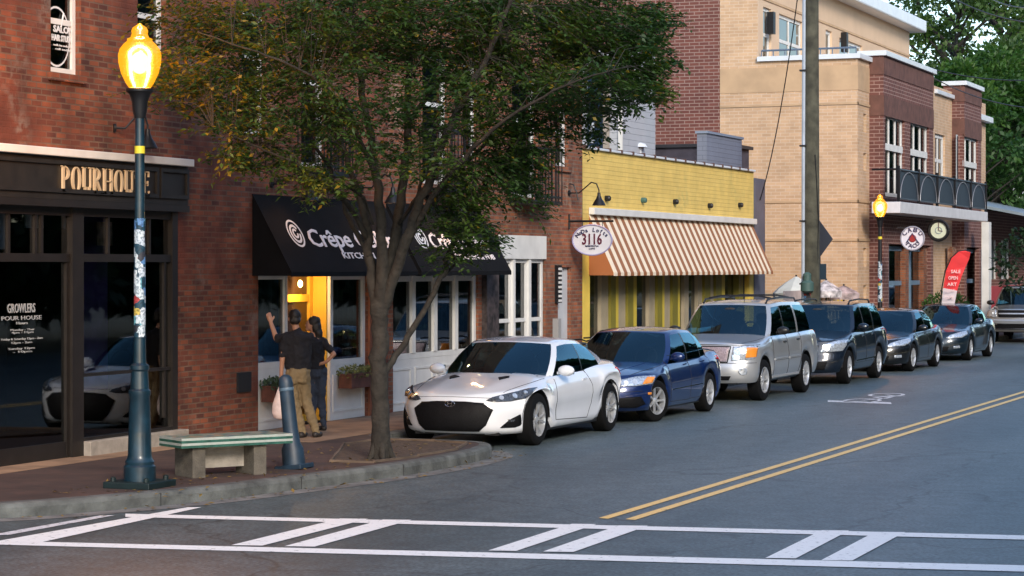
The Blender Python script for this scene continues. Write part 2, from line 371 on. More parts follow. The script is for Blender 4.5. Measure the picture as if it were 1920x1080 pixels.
# planting bed with edging on the bulb-out
bed = [(-12.25, 24.5), (-11.72, 24.6), (-11.6, 25.6), (-11.6, 26.8), (-11.85, 27.7), (-12.4, 27.9), (-13.2, 27.95), (-13.3, 27.0), (-12.7, 25.6)]
mb = MB(); mb.prism([(x, y, SW-.05) for x, y in bed], (0, 0, .055))
tag(mb.build('planting_bed', mat('mulch soil', (.07, .045, .03), .95, var=.5, vs=14, bump=1, bs=30)), kind='structure')
mb = MB(); bb = bed+[bed[0]]
for a, b in zip(bb, bb[1:]):
    mb.tube([(a[0], a[1], SW+.02), (b[0], b[1], SW+.008)], .020, n=4)
tag(mb.build('bed_edging', mat('brown edging', (.12, .085, .06), .85, var=.3), smooth=False), kind='structure')
# painted markings
def worn_paint(name, col, wear=.52):
    m, n, b = newmat(name); L = n.links; g = n.nodes.new('ShaderNodeNewGeometry')
    t = n.nodes.new('ShaderNodeTexNoise'); t.inputs['Scale'].default_value = 14; t.inputs['Detail'].default_value = 9; t.inputs['Roughness'].default_value = .7; L.new(g.outputs[0], t.inputs['Vector'])
    r = n.nodes.new('ShaderNodeValToRGB'); r.color_ramp.elements[0].position = wear-.24; r.color_ramp.elements[1].position = wear-.1
    r.color_ramp.elements[0].color = (.13, .14, .15, 1); r.color_ramp.elements[1].color = (*col, 1); L.new(t.outputs[0], r.inputs[0]); L.new(r.outputs[0], b.inputs['Base Color']); b.inputs['Roughness'].default_value = .55; return m
wp = worn_paint('white road paint', (.86, .86, .84), .53); yp = worn_paint('yellow road paint', (.86, .56, .18), .54); wf = worn_paint('faded road paint', (.66, .66, .68), .58)
def gpoly(mb, pts, z=.006): mb.add([gp(u, v, z) for u, v in pts], [tuple(range(len(pts)))[::-1]])
mb = MB()
gpoly(mb, [(235, 963), (1930, 1004), (1930, 1012), (235, 969)]); gpoly(mb, [(-40, 1013), (1930, 1060), (1930, 1072), (-40, 1020)])
for (a, b, v0, c, d, v1) in [(433, 492, 1022, 638, 690, 972), (533, 590, 1024, 718, 772, 974), (915, 968, 1032, 1072, 1118, 982), (1018, 1075, 1034, 1160, 1215, 985), (1435, 1492, 1046, 1541, 1592, 994), (1540, 1598, 1050, 1641, 1697, 997)]:
    gpoly(mb, [(a, v0), (b, v0+.8), (d, v1+.6), (c, v1)], .0075)
gpoly(mb, [(-20, 1017), (75, 1017), (378, 951), (352, 951)], .0075)
tag(mb.build('crosswalk_marking', wp), kind='structure')
mb = MB(); gpoly(mb, [(-20, 1003), (15, 1003), (215, 966), (190, 966)]); tag(mb.build('faded_line_marking', wf), kind='structure')
mb = MB()
x1 = gp(1140, 970)[0]; x2 = gp(1197, 970)[0]; y0 = gp(1140, 973)[1]
for x in (x1, x2): mb.quad((x-.05, y0, .006), (x+.06, y0-.03, .006), (x+.06, 300, .006), (x-.05, 300, .006))
tag(mb.build('center_line_marking', yp), kind='structure')
# shared-lane bicycle marking
mb = MB(); c = gp(1640, 746)
def ringz(mb, cx, cy, r, t, z=.006, n=24):
    for k in range(n):
        a, b = 2*PI*k/n, 2*PI*(k+1)/n
        mb.quad(*[(cx+math.cos(q)*rr*.55, cy+math.sin(q)*rr, z) for q, rr in ((a, r-t), (a, r), (b, r), (b, r-t))])
ringz(mb, c.x, c.y-1.0, .62, .13); ringz(mb, c.x, c.y+1.0, .62, .13)
for p, q in (((-.0, -1.0), (.25, -.3)), ((.25, -.3), (.25, .6)), ((.25, .6), (0, 1.0)), ((.25, .6), (0, 0)), ((0, 0), (.25, -.3)), ((.25, .55), (.42, .7))):
    a = Vector((c.x+p[0], c.y+p[1], .008)); b = Vector((c.x+q[0], c.y+q[1], .008)); d = (b-a).normalized().cross(UP)*.05; mb.quad(a-d, a+d, b+d, b-d)
a = gp(1550, 752); b = gp(1665, 757)
mb.quad(gp(1552, 750.5, .006), gp(1670, 754, .006), gp(1672, 757.5, .006), gp(1552, 753.5, .006))
tag(mb.build('bicycle_marking', wf), kind='structure')

# ================================================================== BUILDINGS
def y_at(u, X=WX): return fx(u, 0, X).y
def z_at(u, v, X=WX): return fx(u, v, X).z
# ---- left brick building
Yw0, Yw1 = 16.0, y_at(1092)
B1 = empty('brick_building', (WX, Yw0, 0), 'long two storey old red brick shop building behind the big leafy tree', 'building')
def P(mb_, name, m, parent=B1, **k):
    o = mb_.build(name, m, parent, **k)
    if parent.parent is None and parent.type == 'EMPTY': o.matrix_parent_inverse = Matrix.Translation(-Vector(parent.location))
    return o
def fixparent(root):
    for o in kids(root):
        if o.matrix_parent_inverse == Matrix.Identity(4) and o.type == 'MESH' and o.location.length == 0:
            o.matrix_parent_inverse = Matrix.Translation(-Vector(root.location))
gy0, gy1 = 17.0, y_at(330)         # dark pub shopfront
gz1 = 3.86
cy0, cy1 = y_at(484), y_at(690)    # first cafe opening
dy0, dy1 = y_at(737), y_at(897)    # second cafe opening
ey0, ey1 = y_at(934), y_at(1023)   # loft windows
fy0_, fy1_ = y_at(1046), y_at(1071)  # side door
ops = [(gy0, gy1, SW, 3.35), (cy0, cy1, SW, 3.2), (dy0, dy1, SW, 3.2), (ey0, ey1, SW, 3.05), (fy0_, fy1_, SW, 2.47)]
ups = [(y_at(95), y_at(152), z_at(120, 138), z_at(120, -20)), (y_at(258), y_at(312), z_at(285, 128), z_at(285, -30)),
       (y_at(1041), y_at(1066), z_at(1052, 312), z_at(1052, 205)),
       (y_at(455), y_at(500), 4.35, 6.1), (y_at(565), y_at(612), 3.95, 6.0), (y_at(720), y_at(757), 4.35, 6.1), (y_at(792), y_at(842), 3.85, 6.0), (y_at(868), y_at(896), z_at(880, 297), 6.0), (y_at(960), y_at(1008), 3.75, 6.0)]
sp = z_at(600, 380)
mb = MB(); wall_x(mb, WX, Yw0, 35.5, 0, 9.5, ops[:3]+ups[:5]+[]) if False else None
mb = MB()
ysplit = y_at(728)
wall_x(mb, WX, Yw0, ysplit, 0, 9.5, [o for o in ops+ups if o[1] < ysplit])
wall_y(mb, Yw0, WX-12, WX, 0, 9.5); mb.quad((WX-12, Yw0, 9.5), (WX, Yw0, 9.5), (WX, Yw1, 9.5), (WX-12, Yw1, 9.5))
P(mb, 'wall', M['brick_red'])
mb = MB(); wall_x(mb, WX, ysplit, Yw1, 0, 9.5, [o for o in ops+ups if o[0] > ysplit]); mb.quad((WX-12, Yw1, 0), (WX, Yw1, 0), (WX, Yw1, 9.5), (WX-12, Yw1, 9.5))
P(mb, 'wall', M['brick_orange'])
# dim rooms behind the shopfronts
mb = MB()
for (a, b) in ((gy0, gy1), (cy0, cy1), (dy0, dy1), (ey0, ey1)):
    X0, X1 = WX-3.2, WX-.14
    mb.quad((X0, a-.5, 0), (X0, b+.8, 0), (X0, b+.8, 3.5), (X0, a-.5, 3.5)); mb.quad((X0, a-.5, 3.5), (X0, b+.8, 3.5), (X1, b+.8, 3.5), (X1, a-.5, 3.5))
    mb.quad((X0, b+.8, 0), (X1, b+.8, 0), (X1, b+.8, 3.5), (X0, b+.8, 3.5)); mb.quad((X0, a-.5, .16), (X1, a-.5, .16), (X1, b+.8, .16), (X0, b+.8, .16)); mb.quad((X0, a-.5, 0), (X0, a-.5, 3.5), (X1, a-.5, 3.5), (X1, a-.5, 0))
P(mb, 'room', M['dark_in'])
for i, (a, b, c, d) in enumerate(ups):
    wo = window_x(B1, WX-.13, a+.003, b-.003, c+.003, d, M['white_paint'], t=.07, rows=(.62,), back=M['blind'] if i != 0 else M['curtain'])
    wo.matrix_parent_inverse = Matrix.Translation(-B1.location)
    P(MB().box((WX-.12, a-.06, c-.10), (WX+.05, b+.06, c-.002)), 'window_sill', M['brick_red'] if i < 2 else M['brick_orange'])
# small steel balconies in front of the tall upper windows
for (a, b, c, d) in (ups[4], ups[6], ups[8]):
    r = MB(); x = WX+.45
    r.box((WX+.002, a-.12, c-.14), (x, b+.12, c-.07))
    r.box((x-.03, a-.12, c+.85), (x, b+.12, c+.89)); r.box((x-.03, a-.12, c-.02), (x, b+.12, c+.02))
    n = 9
    for k in range(n+1):
        y = a-.12+(b-a+.24)*k/n; r.box((x-.022, y-.008, c-.07), (x-.006, y+.008, c+.86))
    for y in (a-.12, b+.12):
        for k in range(4): r.box((WX+k*.11, y-.008, c-.07), (WX+k*.11+.014, y+.008, c+.86))
        r.box((WX+.002, y-.015, c+.852), (x-.032, y+.015, c+.888))
    P(r, 'balcony', M['black_metal'])
# pub shopfront
SF = empty('pub_shopfront', (WX, gy0, 0), 'dark framed pub shopfront with gold letters on its long sign board', 'shopfront')
X = WX-.06
mb = MB(); mb.box((WX+.003, gy0-.1, 3.29), (WX+.12, gy1+.10, 3.80)); P(mb, 'sign_board', M['olive_trim'], SF)
mb = MB(); mb.box((WX+.004, gy0-.12, 3.803), (WX+.20, gy1+.14, 3.90)); P(mb, 'cornice', M['white_paint'], SF, bevel=.01)
mb = MB(); frame_x(mb, WX+.12, y_at(-150), y_at(280), 3.37, 3.76, .05, .03); frame_x(mb, WX+.12, y_at(284), gy1+.09, 3.37, 3.76, .05, .03); P(mb, 'sign_moulding', M['olive_trim'], SF)
mb = MB(); mb.box((WX+.003, gy0-.1, 3.20), (WX+.15, gy1+.10, 3.287)); P(mb, 'lintel', M['bronze'], SF)
ma, mbb = y_at(131), y_at(152)
mb = MB()
mb.box((X, ma, SW), (WX+.04, mbb, 3.2)); mb.box((X, gy1-.14, SW), (WX+.03, gy1-.002, 3.2))
zt = z_at(240, 484)
mb.box((X+.005, gy0, zt-.05), (WX+.012, ma, zt+.05)); mb.box((X+.005, mbb, zt-.05), (WX+.012, gy1-.14, zt+.05))
mb.box((X+.005, gy0, 3.1), (WX+.011, ma, 3.2)); mb.box((X+.005, mbb, 3.1), (WX+.011, gy1-.14, 3.2))
for u in (18, 68, 80, 205, 282):
    y = y_at(u); mb.box((X+.01, y-.022, zt+.05), (WX-.005, y+.022, 3.1))
mb.box((X+.01, y_at(310)-.02, .5), (WX-.004, y_at(310)+.02, zt-.05))
mb.box((X+.01, y_at(125), SW), (WX-.001, ma, zt-.05))
P(mb, 'frame', M['bronze'], SF)
zr = z_at(240, 697)
mb = MB(); mb.box((X+.01, mbb, zr-.02), (WX+.004, gy1-.14, zr+.02)); mb.box((X+.01, mbb, .33), (WX+.02, gy1-.14, .37)); mb.box((X+.01, gy0, SW), (WX-.01, y_at(125), .35)); P(mb, 'glazing_bar', M['black_trim'], SF)
mb = MB(); mb.box((X, mbb, SW-.02), (WX+.14, gy1+.1, .33)); P(mb, 'sill_block', M['concrete'], SF, bevel=.01)
mb = MB(); mb.quad((X+.02, gy0, SW), (X+.02, ma, SW), (X+.02, ma, zt), (X+.02, gy0, zt)); mb.quad((X+.02, mbb, .3), (X+.02, gy1-.1, .3), (X+.02, gy1-.1, zt), (X+.02, mbb, zt)); mb.quad((X+.02, gy0, zt), (X+.02, gy1, zt), (X+.02, gy1, 3.2), (X+.02, gy0, 3.2)); P(mb, 'pane', M['glass_dim'], SF)
# things seen inside through the glass
P(MB().box((WX-.5, y_at(215), .9), (WX-.48, y_at(262), 3.2)), 'curtain', mat('violet drape', (.10, .06, .24), .9, var=.3), SF)
P(MB().box((WX-.35, y_at(40), zt+.1), (WX-.33, y_at(62), 3.15)), 'blind', M['blind'], SF); P(MB().box((WX-.35, y_at(92), 2.95), (WX-.33, y_at(125), 3.15)), 'blind', M['blind'], SF)
P(MB().box((WX-.35, y_at(160), 2.95), (WX-.33, y_at(200), 3.15)), 'blind', M['blind'], SF)
P(MB().box((WX-.3, y_at(218), 2.75), (WX-.28, y_at(246), 3.05)), 'poster', mat('faded poster', (.45, .30, .22), .7, var=.6, vs=9), SF)
# serif letters, built stroke by stroke
def serif_word(word, name, m, parent, X, y0, y1, z0, h):
    """thick/thin roman capitals on plane x=X"""
    G = {
     'P': (.62, [('v', .14, 0, 1), ('s', .14, 0), ('s', .14, 1), ('a', .14, .72, .40, .28, 90, -90)]),
     'O': (.74, [('o', .37, .5, .30, .49)]),
     'U': (.72, [('v', .15, .22, 1), ('t', .57, .22, 1), ('s', .15, 1), ('s', .57, 1), ('a', .36, .24, .21, .24, 180, 360)]),
     'R': (.68, [('v', .14, 0, 1), ('s', .14, 0), ('s', .14, 1), ('a', .14, .74, .38, .26, 90, -90), ('l', .30, .48, .58, 0), ('s', .58, 0)]),
     'H': (.76, [('v', .14, 0, 1), ('v', .60, 0, 1), ('s', .14, 0), ('s', .14, 1), ('s', .60, 0), ('s', .60, 1), ('h', .14, .60, .5)]),
     'S': (.56, [('a', .28, .75, .19, .24, 20, 270), ('a', .28, .26, .20, .25, 90, -160)]),
     'E': (.60, [('v', .14, 0, 1), ('s', .14, 0), ('s', .14, 1), ('h', .14, .48, .985), ('h', .14, .42, .52), ('h', .14, .50, .015), ('q', .49, .88), ('q', .51, .12), ('q', .42, .52)])}
    tot = sum(G[c][0] for c in word); k = (y1-y0)/tot; q = MB(); px = 0; T = .13; t = .045
    def bx(a, c, b, d): q.box((X, y0+(px+a)*k, z0+c*h), (X+.025, y0+(px+b)*k, z0+d*h))
    for ch in word:
        wd, st = G[ch]
        for s_ in st:
            if s_[0] == 'v': bx(s_[1]-T/2, s_[2], s_[1]+T/2, s_[3])
            elif s_[0] == 't': bx(s_[1]-t/2, s_[2], s_[1]+t/2, s_[3])
            elif s_[0] == 's': z = s_[2]-(.035 if s_[2] == 1 else 0); bx(s_[1]-.12, z, s_[1]+.12, z+.035)
            elif s_[0] == 'h': bx(s_[1], s_[3]-.025, s_[2], s_[3]+.025)
            elif s_[0] == 'q': bx(s_[1]-.02, s_[2]-.1, s_[1]+.02, s_[2]+.1)
            elif s_[0] == 'l':
                a = Vector((X, y0+(px+s_[1])*k, z0+s_[2]*h)); b = Vector((X, y0+(px+s_[3])*k, z0)); d = Vector((0, T/2*k, 0)); q.prism([a-d, a+d, b+d, b-d], (.024, 0, 0))
            else:
                if s_[0] == 'o': _, cx, cz, rx, rz = s_; a0, a1 = 0, 360
                else: _, cx, cz, rx, rz, a0, a1 = s_
                n = 18
                for i in range(n):
                    an = [R(a0+(a1-a0)*(i+j)/n) for j in (0, 1)]; ring = []
                    for an_ in an:
                        wt = t+(T-t)*abs(math.cos(an_)); ring.append((Vector((X, y0+(px+cx+rx*math.cos(an_))*k, z0+(cz+rz*math.sin(an_))*h)), Vector((X, y0+(px+cx+(rx-wt)*math.cos(an_))*k, z0+(cz+(rz-t*1.2)*math.sin(an_))*h))))
                    q.prism([ring[0][0], ring[1][0], ring[1][1], ring[0][1]], (.0245, 0, 0))
        px += wd
    return P(q, name, m, parent)
M['gold'] = mat('gold letters', (.78, .60, .38), .35, metal=.3)
serif_word('POURHOUSE', 'lettering', M['gold'], SF, WX+.125, y_at(96), y_at(264), z_at(180, 364)-.0, .315)
wl = mat('white vinyl lettering', (.62, .64, .66), .6)
def tx(txt, u0, u1, v, hpx, X, m, parent, name='lettering', bold=.01, ext=.003):
    a = fx(u0, v, X); b = fx(u1, v, X); z = (a.z+b.z)/2
    hh = hpx/F*(-X/(ST-CT*((u0+u1)/2-CU)/F))
    o = textobj(txt, name, m, parent, (X, a.y, z), YP, UP, hh, b.y-a.y, ext, bold)
    o.matrix_parent_inverse = Matrix.Translation(-Vector(parent.location)); return o
wl0 = mat('aged window lettering', (.30, .32, .33), .6); tx('GROWLERS', 14, 66, 586, 17, X+.026, wl0, SF, bold=.01); tx('POUR HOUSE', 3, 78, 600, 8, X+.026, wl0, SF, bold=.0)
tx('Hours', 31, 52, 608, 5, X+.026, wl0, SF)
for i, (t_, a, b, v) in enumerate((('Monday - Thur', 20, 65, 620), ('4pm - 11pm', 22, 63, 625), ('Friday & Saturday 12pm - 2am', 3, 80, 637), ('12pm - 2am', 22, 60, 644), ('Sunday 12pm', 16, 65, 655), ('- 10pm', 25, 60, 661))):
    tx(t_, a, b, v, 4.0, X+.026, wl0, SF, bold=0)
# salon decal in the upper window (oval ring + words)
a, b, c, d = ups[0]; SD = empty('window_decal', (WX, a, c), 'white oval salon decal on the upper left window', 'decal')
cyv, czv = y_at(118), z_at(118, 68); q = MB(); XX = WX-.095
for k in range(32):
    p0, p1 = 2*PI*k/32, 2*PI*(k+1)/32
    q.quad(*[(XX, cyv+math.cos(t_)*r_*.30, czv+math.sin(t_)*r_*.37) for t_, r_ in ((p0, .93), (p0, 1), (p1, 1), (p1, .93))])
P(q, 'ring', wl, SD)
tx('SALON', 100, 137, 62, 12, XX, wl, SD, bold=.04); tx('HAIR STUDIO', 97, 139, 78, 11, XX, wl, SD, bold=.04); tx('walk ins welcome', 100, 137, 88, 4, XX, wl, SD); tx('call today', 104, 133, 95, 4, XX, wl, SD)
P(MB().tube([(XX, cyv+.1, czv+.12), (XX, cyv+.16, czv+.30)], .012, 5), 'scissors', wl, SD)
# gooseneck wall lamps
def gooseneck(name, label, base, reach, group, warm=0, shade=.13):
    e = empty(name, base, label, 'wall lamp', group); mb_ = MB()
    mb_.lathe([(.055, 0), (.055, .03), (.02, .035)], (0, 0, 0), 12, 'x')
    pts = [(0.02, 0, 0), (reach*.35, 0, .0), (reach*.55, 0, .10), (reach*.75, 0, .20), (reach*.92, 0, .17), (reach, 0, .05), (reach, 0, -.04)]
    mb_.tube(pts, .013, 8); mb_.build('arm', M['black_metal'], e, smooth=True)
    s_ = MB().lathe([(.03, .0), (.035, -.06), (.06, -.12), (shade*.72, -.17), (shade, -.24), (shade-.01, -.245), (shade*.68, -.175), (.02, -.1)], (reach, 0, 0), 20); s_.build('lamp_shade', M['black_metal'], e, smooth=True)
    if warm:
        MB().ball((reach, 0, -.17), .035).build('bulb', emis('warm bulb %s' % name, (1, .55, .2), 4), e, smooth=True)
        l = bpy.data.lights.new('bulb_light', 'POINT'); l.energy = warm*.3; l.color = (1, .50, .20); l.shadow_soft_size = .05
        lo = bpy.data.objects.new('bulb_light', l); COL.objects.link(lo); lo.parent = e; lo.location = (reach, 0, -.215)
    return e
gr = 'gooseneck lamps on the brick front'
g0 = gooseneck('wall_lamp', 'black gooseneck lamp over the pub sign behind the blue lamp post', (WX, y_at(212), z_at(212, 240)), .45, gr)
g0.rotation_euler.z = R(48)
gooseneck('wall_lamp', 'black gooseneck lamp over the left black awning', (WX, y_at(508), z_at(508, 345)), .62, gr, 16)
gooseneck('wall_lamp', 'black gooseneck lamp between the two black awnings', (WX, y_at(676), z_at(676, 352)), .55, gr, 16)
gooseneck('wall_lamp', 'black gooseneck lamp over the right black awning', (WX, y_at(800), z_at(800, 372)), .62, gr, 16)
g4 = gooseneck('wall_lamp', 'black gooseneck lamp above the oval hanging sign', (WX, y_at(1066), z_at(1066, 362)), .62, gr, 22)
MB().tube([(.02, 0, .18), (.1, 0, .16), (.16, 0, .02), (.2, 0, -.14)], .014, 8).build('scroll', M['black_metal'], g4, smooth=True)

# ---- cafe fronts
CF = empty('cafe_shopfront', (WX, cy0, 0), 'white framed cafe shopfront with yellow entry under black awnings', 'shopfront')
XF = WX-.10
def white_win(parent, a, b, z0, z1, cols, rows, base=True, box=None):
    fo = window_x(parent, XF, a, b, z0, z1, M['white_paint'], t=.09, rows=rows, back=M['curtain'])
    fo.matrix_parent_inverse = Matrix.Translation(-Vector(parent.location))
    for k in range(cols):
        y = a+(b-a)*(k+1)/(cols+1)
        P(MB().box((XF, y-.065, z0+.09), (XF+.07, y+.065, z1-.09)), 'mullion', M['white_paint'], parent)
    if base:
        mb_ = MB(); mb_.box((XF-.02, a, SW), (XF+.045, b, z0-.002))
        n = cols+1
        for k in range(n):
            p, q_ = a+(b-a)*k/n+.08, a+(b-a)*(k+1)/n-.08
            frame_x(mb_, XF+.045, p, q_, SW+.12, z0-.14, .035, .015)
        P(mb_, 'base_panel', M['white_paint'], parent)
e0, e1 = y_at(545), y_at(625)
white_win(CF, cy0+.003, e0, 1.02, 3.15, 0, (.62,)); white_win(CF, e1, cy1-.003, .98, 3.15, 0, (.62,))
# recessed entry: yellow reveal, warm room, inner door
ye = mat('yellow reveal paint', (.72, .42, .045), .55, var=.06)
P(MB().box((XF-.27, e1-.04, SW), (XF-.002, e1-.004, 3.15)), 'reveal', ye, CF); P(MB().box((XF-.27, e0+.004, SW), (XF-.002, e0+.03, 3.15)), 'reveal', ye, CF)
mb = MB(); X = XF-.27
frame_x(mb, X, e0+.03, e1-.04, SW, 3.15, .11, .05, 0, (.62,)); P(mb, 'door_frame', ye, CF)
P(MB().quad((X-.0, e0+.1, SW), (X-.0, e1-.1, SW), (X-.0, e1-.1, 3.1), (X-.0, e0+.1, 3.1)), 'door', mat('brown door glass', (.035, .018, .010), .15), CF)
P(MB().box((XF-.27, e0+.03, 3.02), (XF, e1-.04, 3.1)), 'ceiling', M['white_paint'], CF)
def bulblamp(loc, parent, e=14):
    P(MB().ball(loc, (.035, .035, .055)), 'bulb', emis('entry bulb', (1, .6, .2), 12), parent, smooth=True)
    l = bpy.data.lights.new('entry_light', 'POINT'); l.energy = e*.8; l.color = (1, .60, .24); l.shadow_soft_size = .04
    lo = bpy.data.objects.new('entry_light', l); COL.objects.link(lo); lo.parent = parent; lo.matrix_parent_inverse = Matrix.Translation(-Vector(parent.location)); lo.location = Vector(loc)+Vector((.12, 0, -.02))
bulblamp(fx(563, 532, XF-.10), CF, 20)
white_win(CF, dy0, dy1, .98, 3.15, 3, (.60,))
P(MB().box((WX-.03, y_at(690)+.002, SW), (WX+.03, y_at(700), 3.1)), 'downpipe', mat('rusty pipe', (.22, .07, .03), .7, var=.4), CF)
# tall white loft windows
LW = empty('loft_window', (WX, ey0, 0), 'tall white framed triple window right of the black awnings', 'window')
for k in range(3):
    a = ey0+(ey1-ey0)*k/3+.02; b = ey0+(ey1-ey0)*(k+1)/3-.02
    fo = window_x(LW, XF, a, b, SW, 2.62, M['white_paint'], t=.07, rows=(.55,), back=M['curtain'], name='sash'); fo.matrix_parent_inverse = Matrix.Translation(-Vector(LW.location))
P(MB().box((XF-.03, ey0+.003, 2.622), (WX+.02, ey1-.003, 3.048)), 'head_panel', M['white_paint'], LW)
P(MB().box((XF-.03, ey0+.003, SW), (XF-.005, ey1-.003, 2.62)), 'back_frame', M['white_paint'], LW)
for k in (1, 2):
    y = ey0+(ey1-ey0)*k/3; P(MB().box((XF-.01, y-.05, SW), (WX+.0, y+.05, 2.62)), 'mullion', M['white_paint'], LW)
# side door with intercom / mailboxes
DD = empty('side_door', (WX, fy0_, 0), 'narrow white panelled side door in the brick wall with a wall directory', 'door')
P(MB().box((WX-.12, fy0_+.003, SW), (WX-.08, fy1_-.003, 2.46)), 'door_panel', mat('grey white door', (.5, .52, .54), .5, var=.1), DD)
P(MB().box((WX+.002, y_at(1040), z_at(1042, 568)), (WX+.05, y_at(1049), z_at(1042, 497))), 'directory_board', M['black_metal'], DD)
for k in range(8):
    z = z_at(1042, 502+k*8.5); P(MB().box((WX+.052, y_at(1042.3), z-.045), (WX+.058, y_at(1048.6), z)), 'name_plate', M['white_paint'], DD)
P(MB().box((WX+.002, y_at(1036), 1.05), (WX+.12, y_at(1041), 1.5)), 'mailbox', mat('grey mailbox', (.3, .3, .3), .5), DD)
# planters
def planter(label, y0, y1, X0, zb, zt, cm, fm):
    e = empty('window_box', (X0, y0, zb), label, 'planter', 'window boxes on the cafe front')
    mb_ = MB(); mb_.box((0, 0, 0), (.22, y1-y0, zt-zb)); o = mb_.build('box', cm, e, bevel=.006)
    vs = MB()
    for i in range(420):
        x, y = random.uniform(-.02, .27), random.uniform(-.03, y1-y0+.03); z = zt-zb+random.uniform(-.08, .13)*(1-.6*abs(y/(y1-y0)-.5))
        c_ = Vector((x, y, z)); d = Vector((random.gauss(0, 1), random.gauss(0, 1), random.gauss(0, 1))).normalized(); s_ = d.orthogonal().normalized()
        vs.quad(c_-d*.035, c_+s_*.014, c_+d*.035, c_-s_*.014)
    vs.build('plants', fm, e)
M['leafmix'] = mat('planter foliage', (.10, .12, .035), .7, var=.7, vs=18)
planter('brown window box with yellow green plants right of the cafe door', y_at(637), y_at(688), XF+.08, z_at(650, 727), z_at(650, 700), mat('brown planter', (.10, .035, .022), .7, var=.4, vs=8), M['leafmix'])
planter('dark window box with green plants left of the cafe door', y_at(492), y_at(530), XF+.08, z_at(510, 752), z_at(510, 722), mat('brown planter', (.10, .035, .022)), mat('dark foliage', (.03, .06, .025), .7, var=.6, vs=18))
# awnings
def awning(label, y0, y1, zt, zb, d, m, X0=WX+.004, yoff=.0, endm=None):
    e = empty('awning', (X0, y0, zb), label, 'awning', 'fabric awnings over the shop fronts'); h = zt-zb; Ly = y1-y0
    mb_ = MB(); n = 14; th = .015
    rows = []
    for k in range(7):
        t_ = k/6; rows.append((d*t_, h*(1-t_)+.0))
    for (x0, z0), (x1, z1) in zip(rows, rows[1:]): mb_.quad((x0, 0, z0), (x1, 0, z1), (x1, Ly, z1), (x0, Ly, z0))
    mb_.quad((d, 0, 0), (d, Ly, 0), (d, Ly, -.06), (d, 0, -.06))
    mb_.build('canopy', m, e, solid=.012)
    for yf in (.008, Ly-.018): MB().prism([(0, yf, h-.01), (d-.01, yf, 0), (d-.01, yf, -.05), (0, yf, -.05)], (0, .01, 0)).build('side_flap', endm or m, e)
    fr = MB(); fr.tube([(d-.03, 0.03, -.03), (d-.03, Ly-.03, -.03)], .012, 6); fr.tube([(0, 0.03, -.03), (d-.03, 0.03, -.03)], .012, 6); fr.tube([(0, Ly-.03, -.03), (d-.03, Ly-.03, -.03)], .012, 6); fr.build('awning_frame', M['black_metal'], e)
    return e
cv = mat('black canvas', (.0055, .0055, .0065), .9, spec=.15, var=.25, vs=3, bump=.2, bs=120)
AD = .62
def awn_pt(y, s, y0, zt, zb, d=AD): return Vector((WX+.004+d*s, y, zt+(zb-zt)*s))
def awning_text(e, y0, y1, zt, zb, u_shift):
    un = Vector((AD, 0, zb-zt)).normalized(); up = -un; nrm = YP.cross(up)
    # spiral emblem
    Ly = y1-y0; sl = math.hypot(AD, zt-zb)
    def T(a, b): p = Vector((AD*b, a*Ly, (zt-zb)*(1-b)))+nrm*.012; return p
    c0 = T(.165, .50); q = MB(); rr = .225
    for r0, r1, off in ((.86, 1.0, (0, 0)), (.50, .68, (.0, -.02)), (.2, .36, (.01, .0))):
        n = 28
        for k in range(n):
            if r0 < .8 and k in (0, 1, 2): continue
            a, b = 2*PI*k/n, 2*PI*(k+1)/n
            q.add([c0+YP*((math.cos(t_)*r_+off[0])*rr*.95)+up*((math.sin(t_)*r_+off[1])*rr) for t_, r_ in ((a, r0), (a, r1), (b, r1), (b, r0))], [(0, 1, 2, 3)])
    q.build('emblem', wl, e, solid=.003)
    wl2 = mat('warm white lettering', (.80, .72, .70), .6)
    textobj('Crêpe Cellar', 'lettering', wl2, e, T(.245, .665), YP, up, .29, Ly*.66, .004, .012, spacing=.95)
    textobj('KITCHEN & PUB', 'lettering', wl2, e, T(.44, .82), YP, up, .10, Ly*.44, .004, .012)
for (ua, ub, lab) in ((472, 716, 'black cafe awning with white spiral emblem left of the tree trunk'), (723, 896, 'black cafe awning with white lettering partly hidden behind the tree leaves')):
    y0, y1 = y_at(ua), y_at(ub); zt_, zb_ = 3.50, 2.40
    e = awning(lab, y0, y1, zt_, zb_, AD, cv); awning_text(e, y0, y1, zt_, zb_, 0)

# ---- yellow building
Y0, Y1 = Yw1+.01, y_at(1413)
B2 = empty('yellow_building', (WX, Y0, 0), 'low yellow painted brick shop with a striped awning', 'building')
H2 = 4.78
mb = MB()
wall_x(mb, WX, Y0, Y1, 2.75, H2); wall_y(mb, Y0, WX-.35, WX, 4.0, H2)
mb.quad((WX-10, Y1, 0), (WX, Y1, 0), (WX, Y1, H2), (WX-10, Y1, H2)); mb.quad((WX-10, Y0, 4.1), (WX-.01, Y0, 4.1), (WX-.01, Y1, 4.1), (WX-10, Y1, 4.1)); mb.quad((WX-.35, Y0, 4.1), (WX-.35, Y1, 4.1), (WX-.35, Y1, H2), (WX-.35, Y0, H2))
mb.quad((WX-.35, Y0, H2), (WX, Y0, H2), (WX, Y1, H2), (WX-.35, Y1, H2))
P(mb, 'wall', M['brick_yellow'], B2)
ypm = mat('yellow painted pier', (.72, .52, .09), .7, var=.12); P(MB().box((WX-.3, Y0, SW), (WX+.0, y_at(1106), 2.75)), 'corner_pier', ypm, B2); P(MB().box((WX-.3, y_at(1405), SW), (WX+.0, Y1-.003, 2.75)), 'corner_pier', ypm, B2)
n = 17
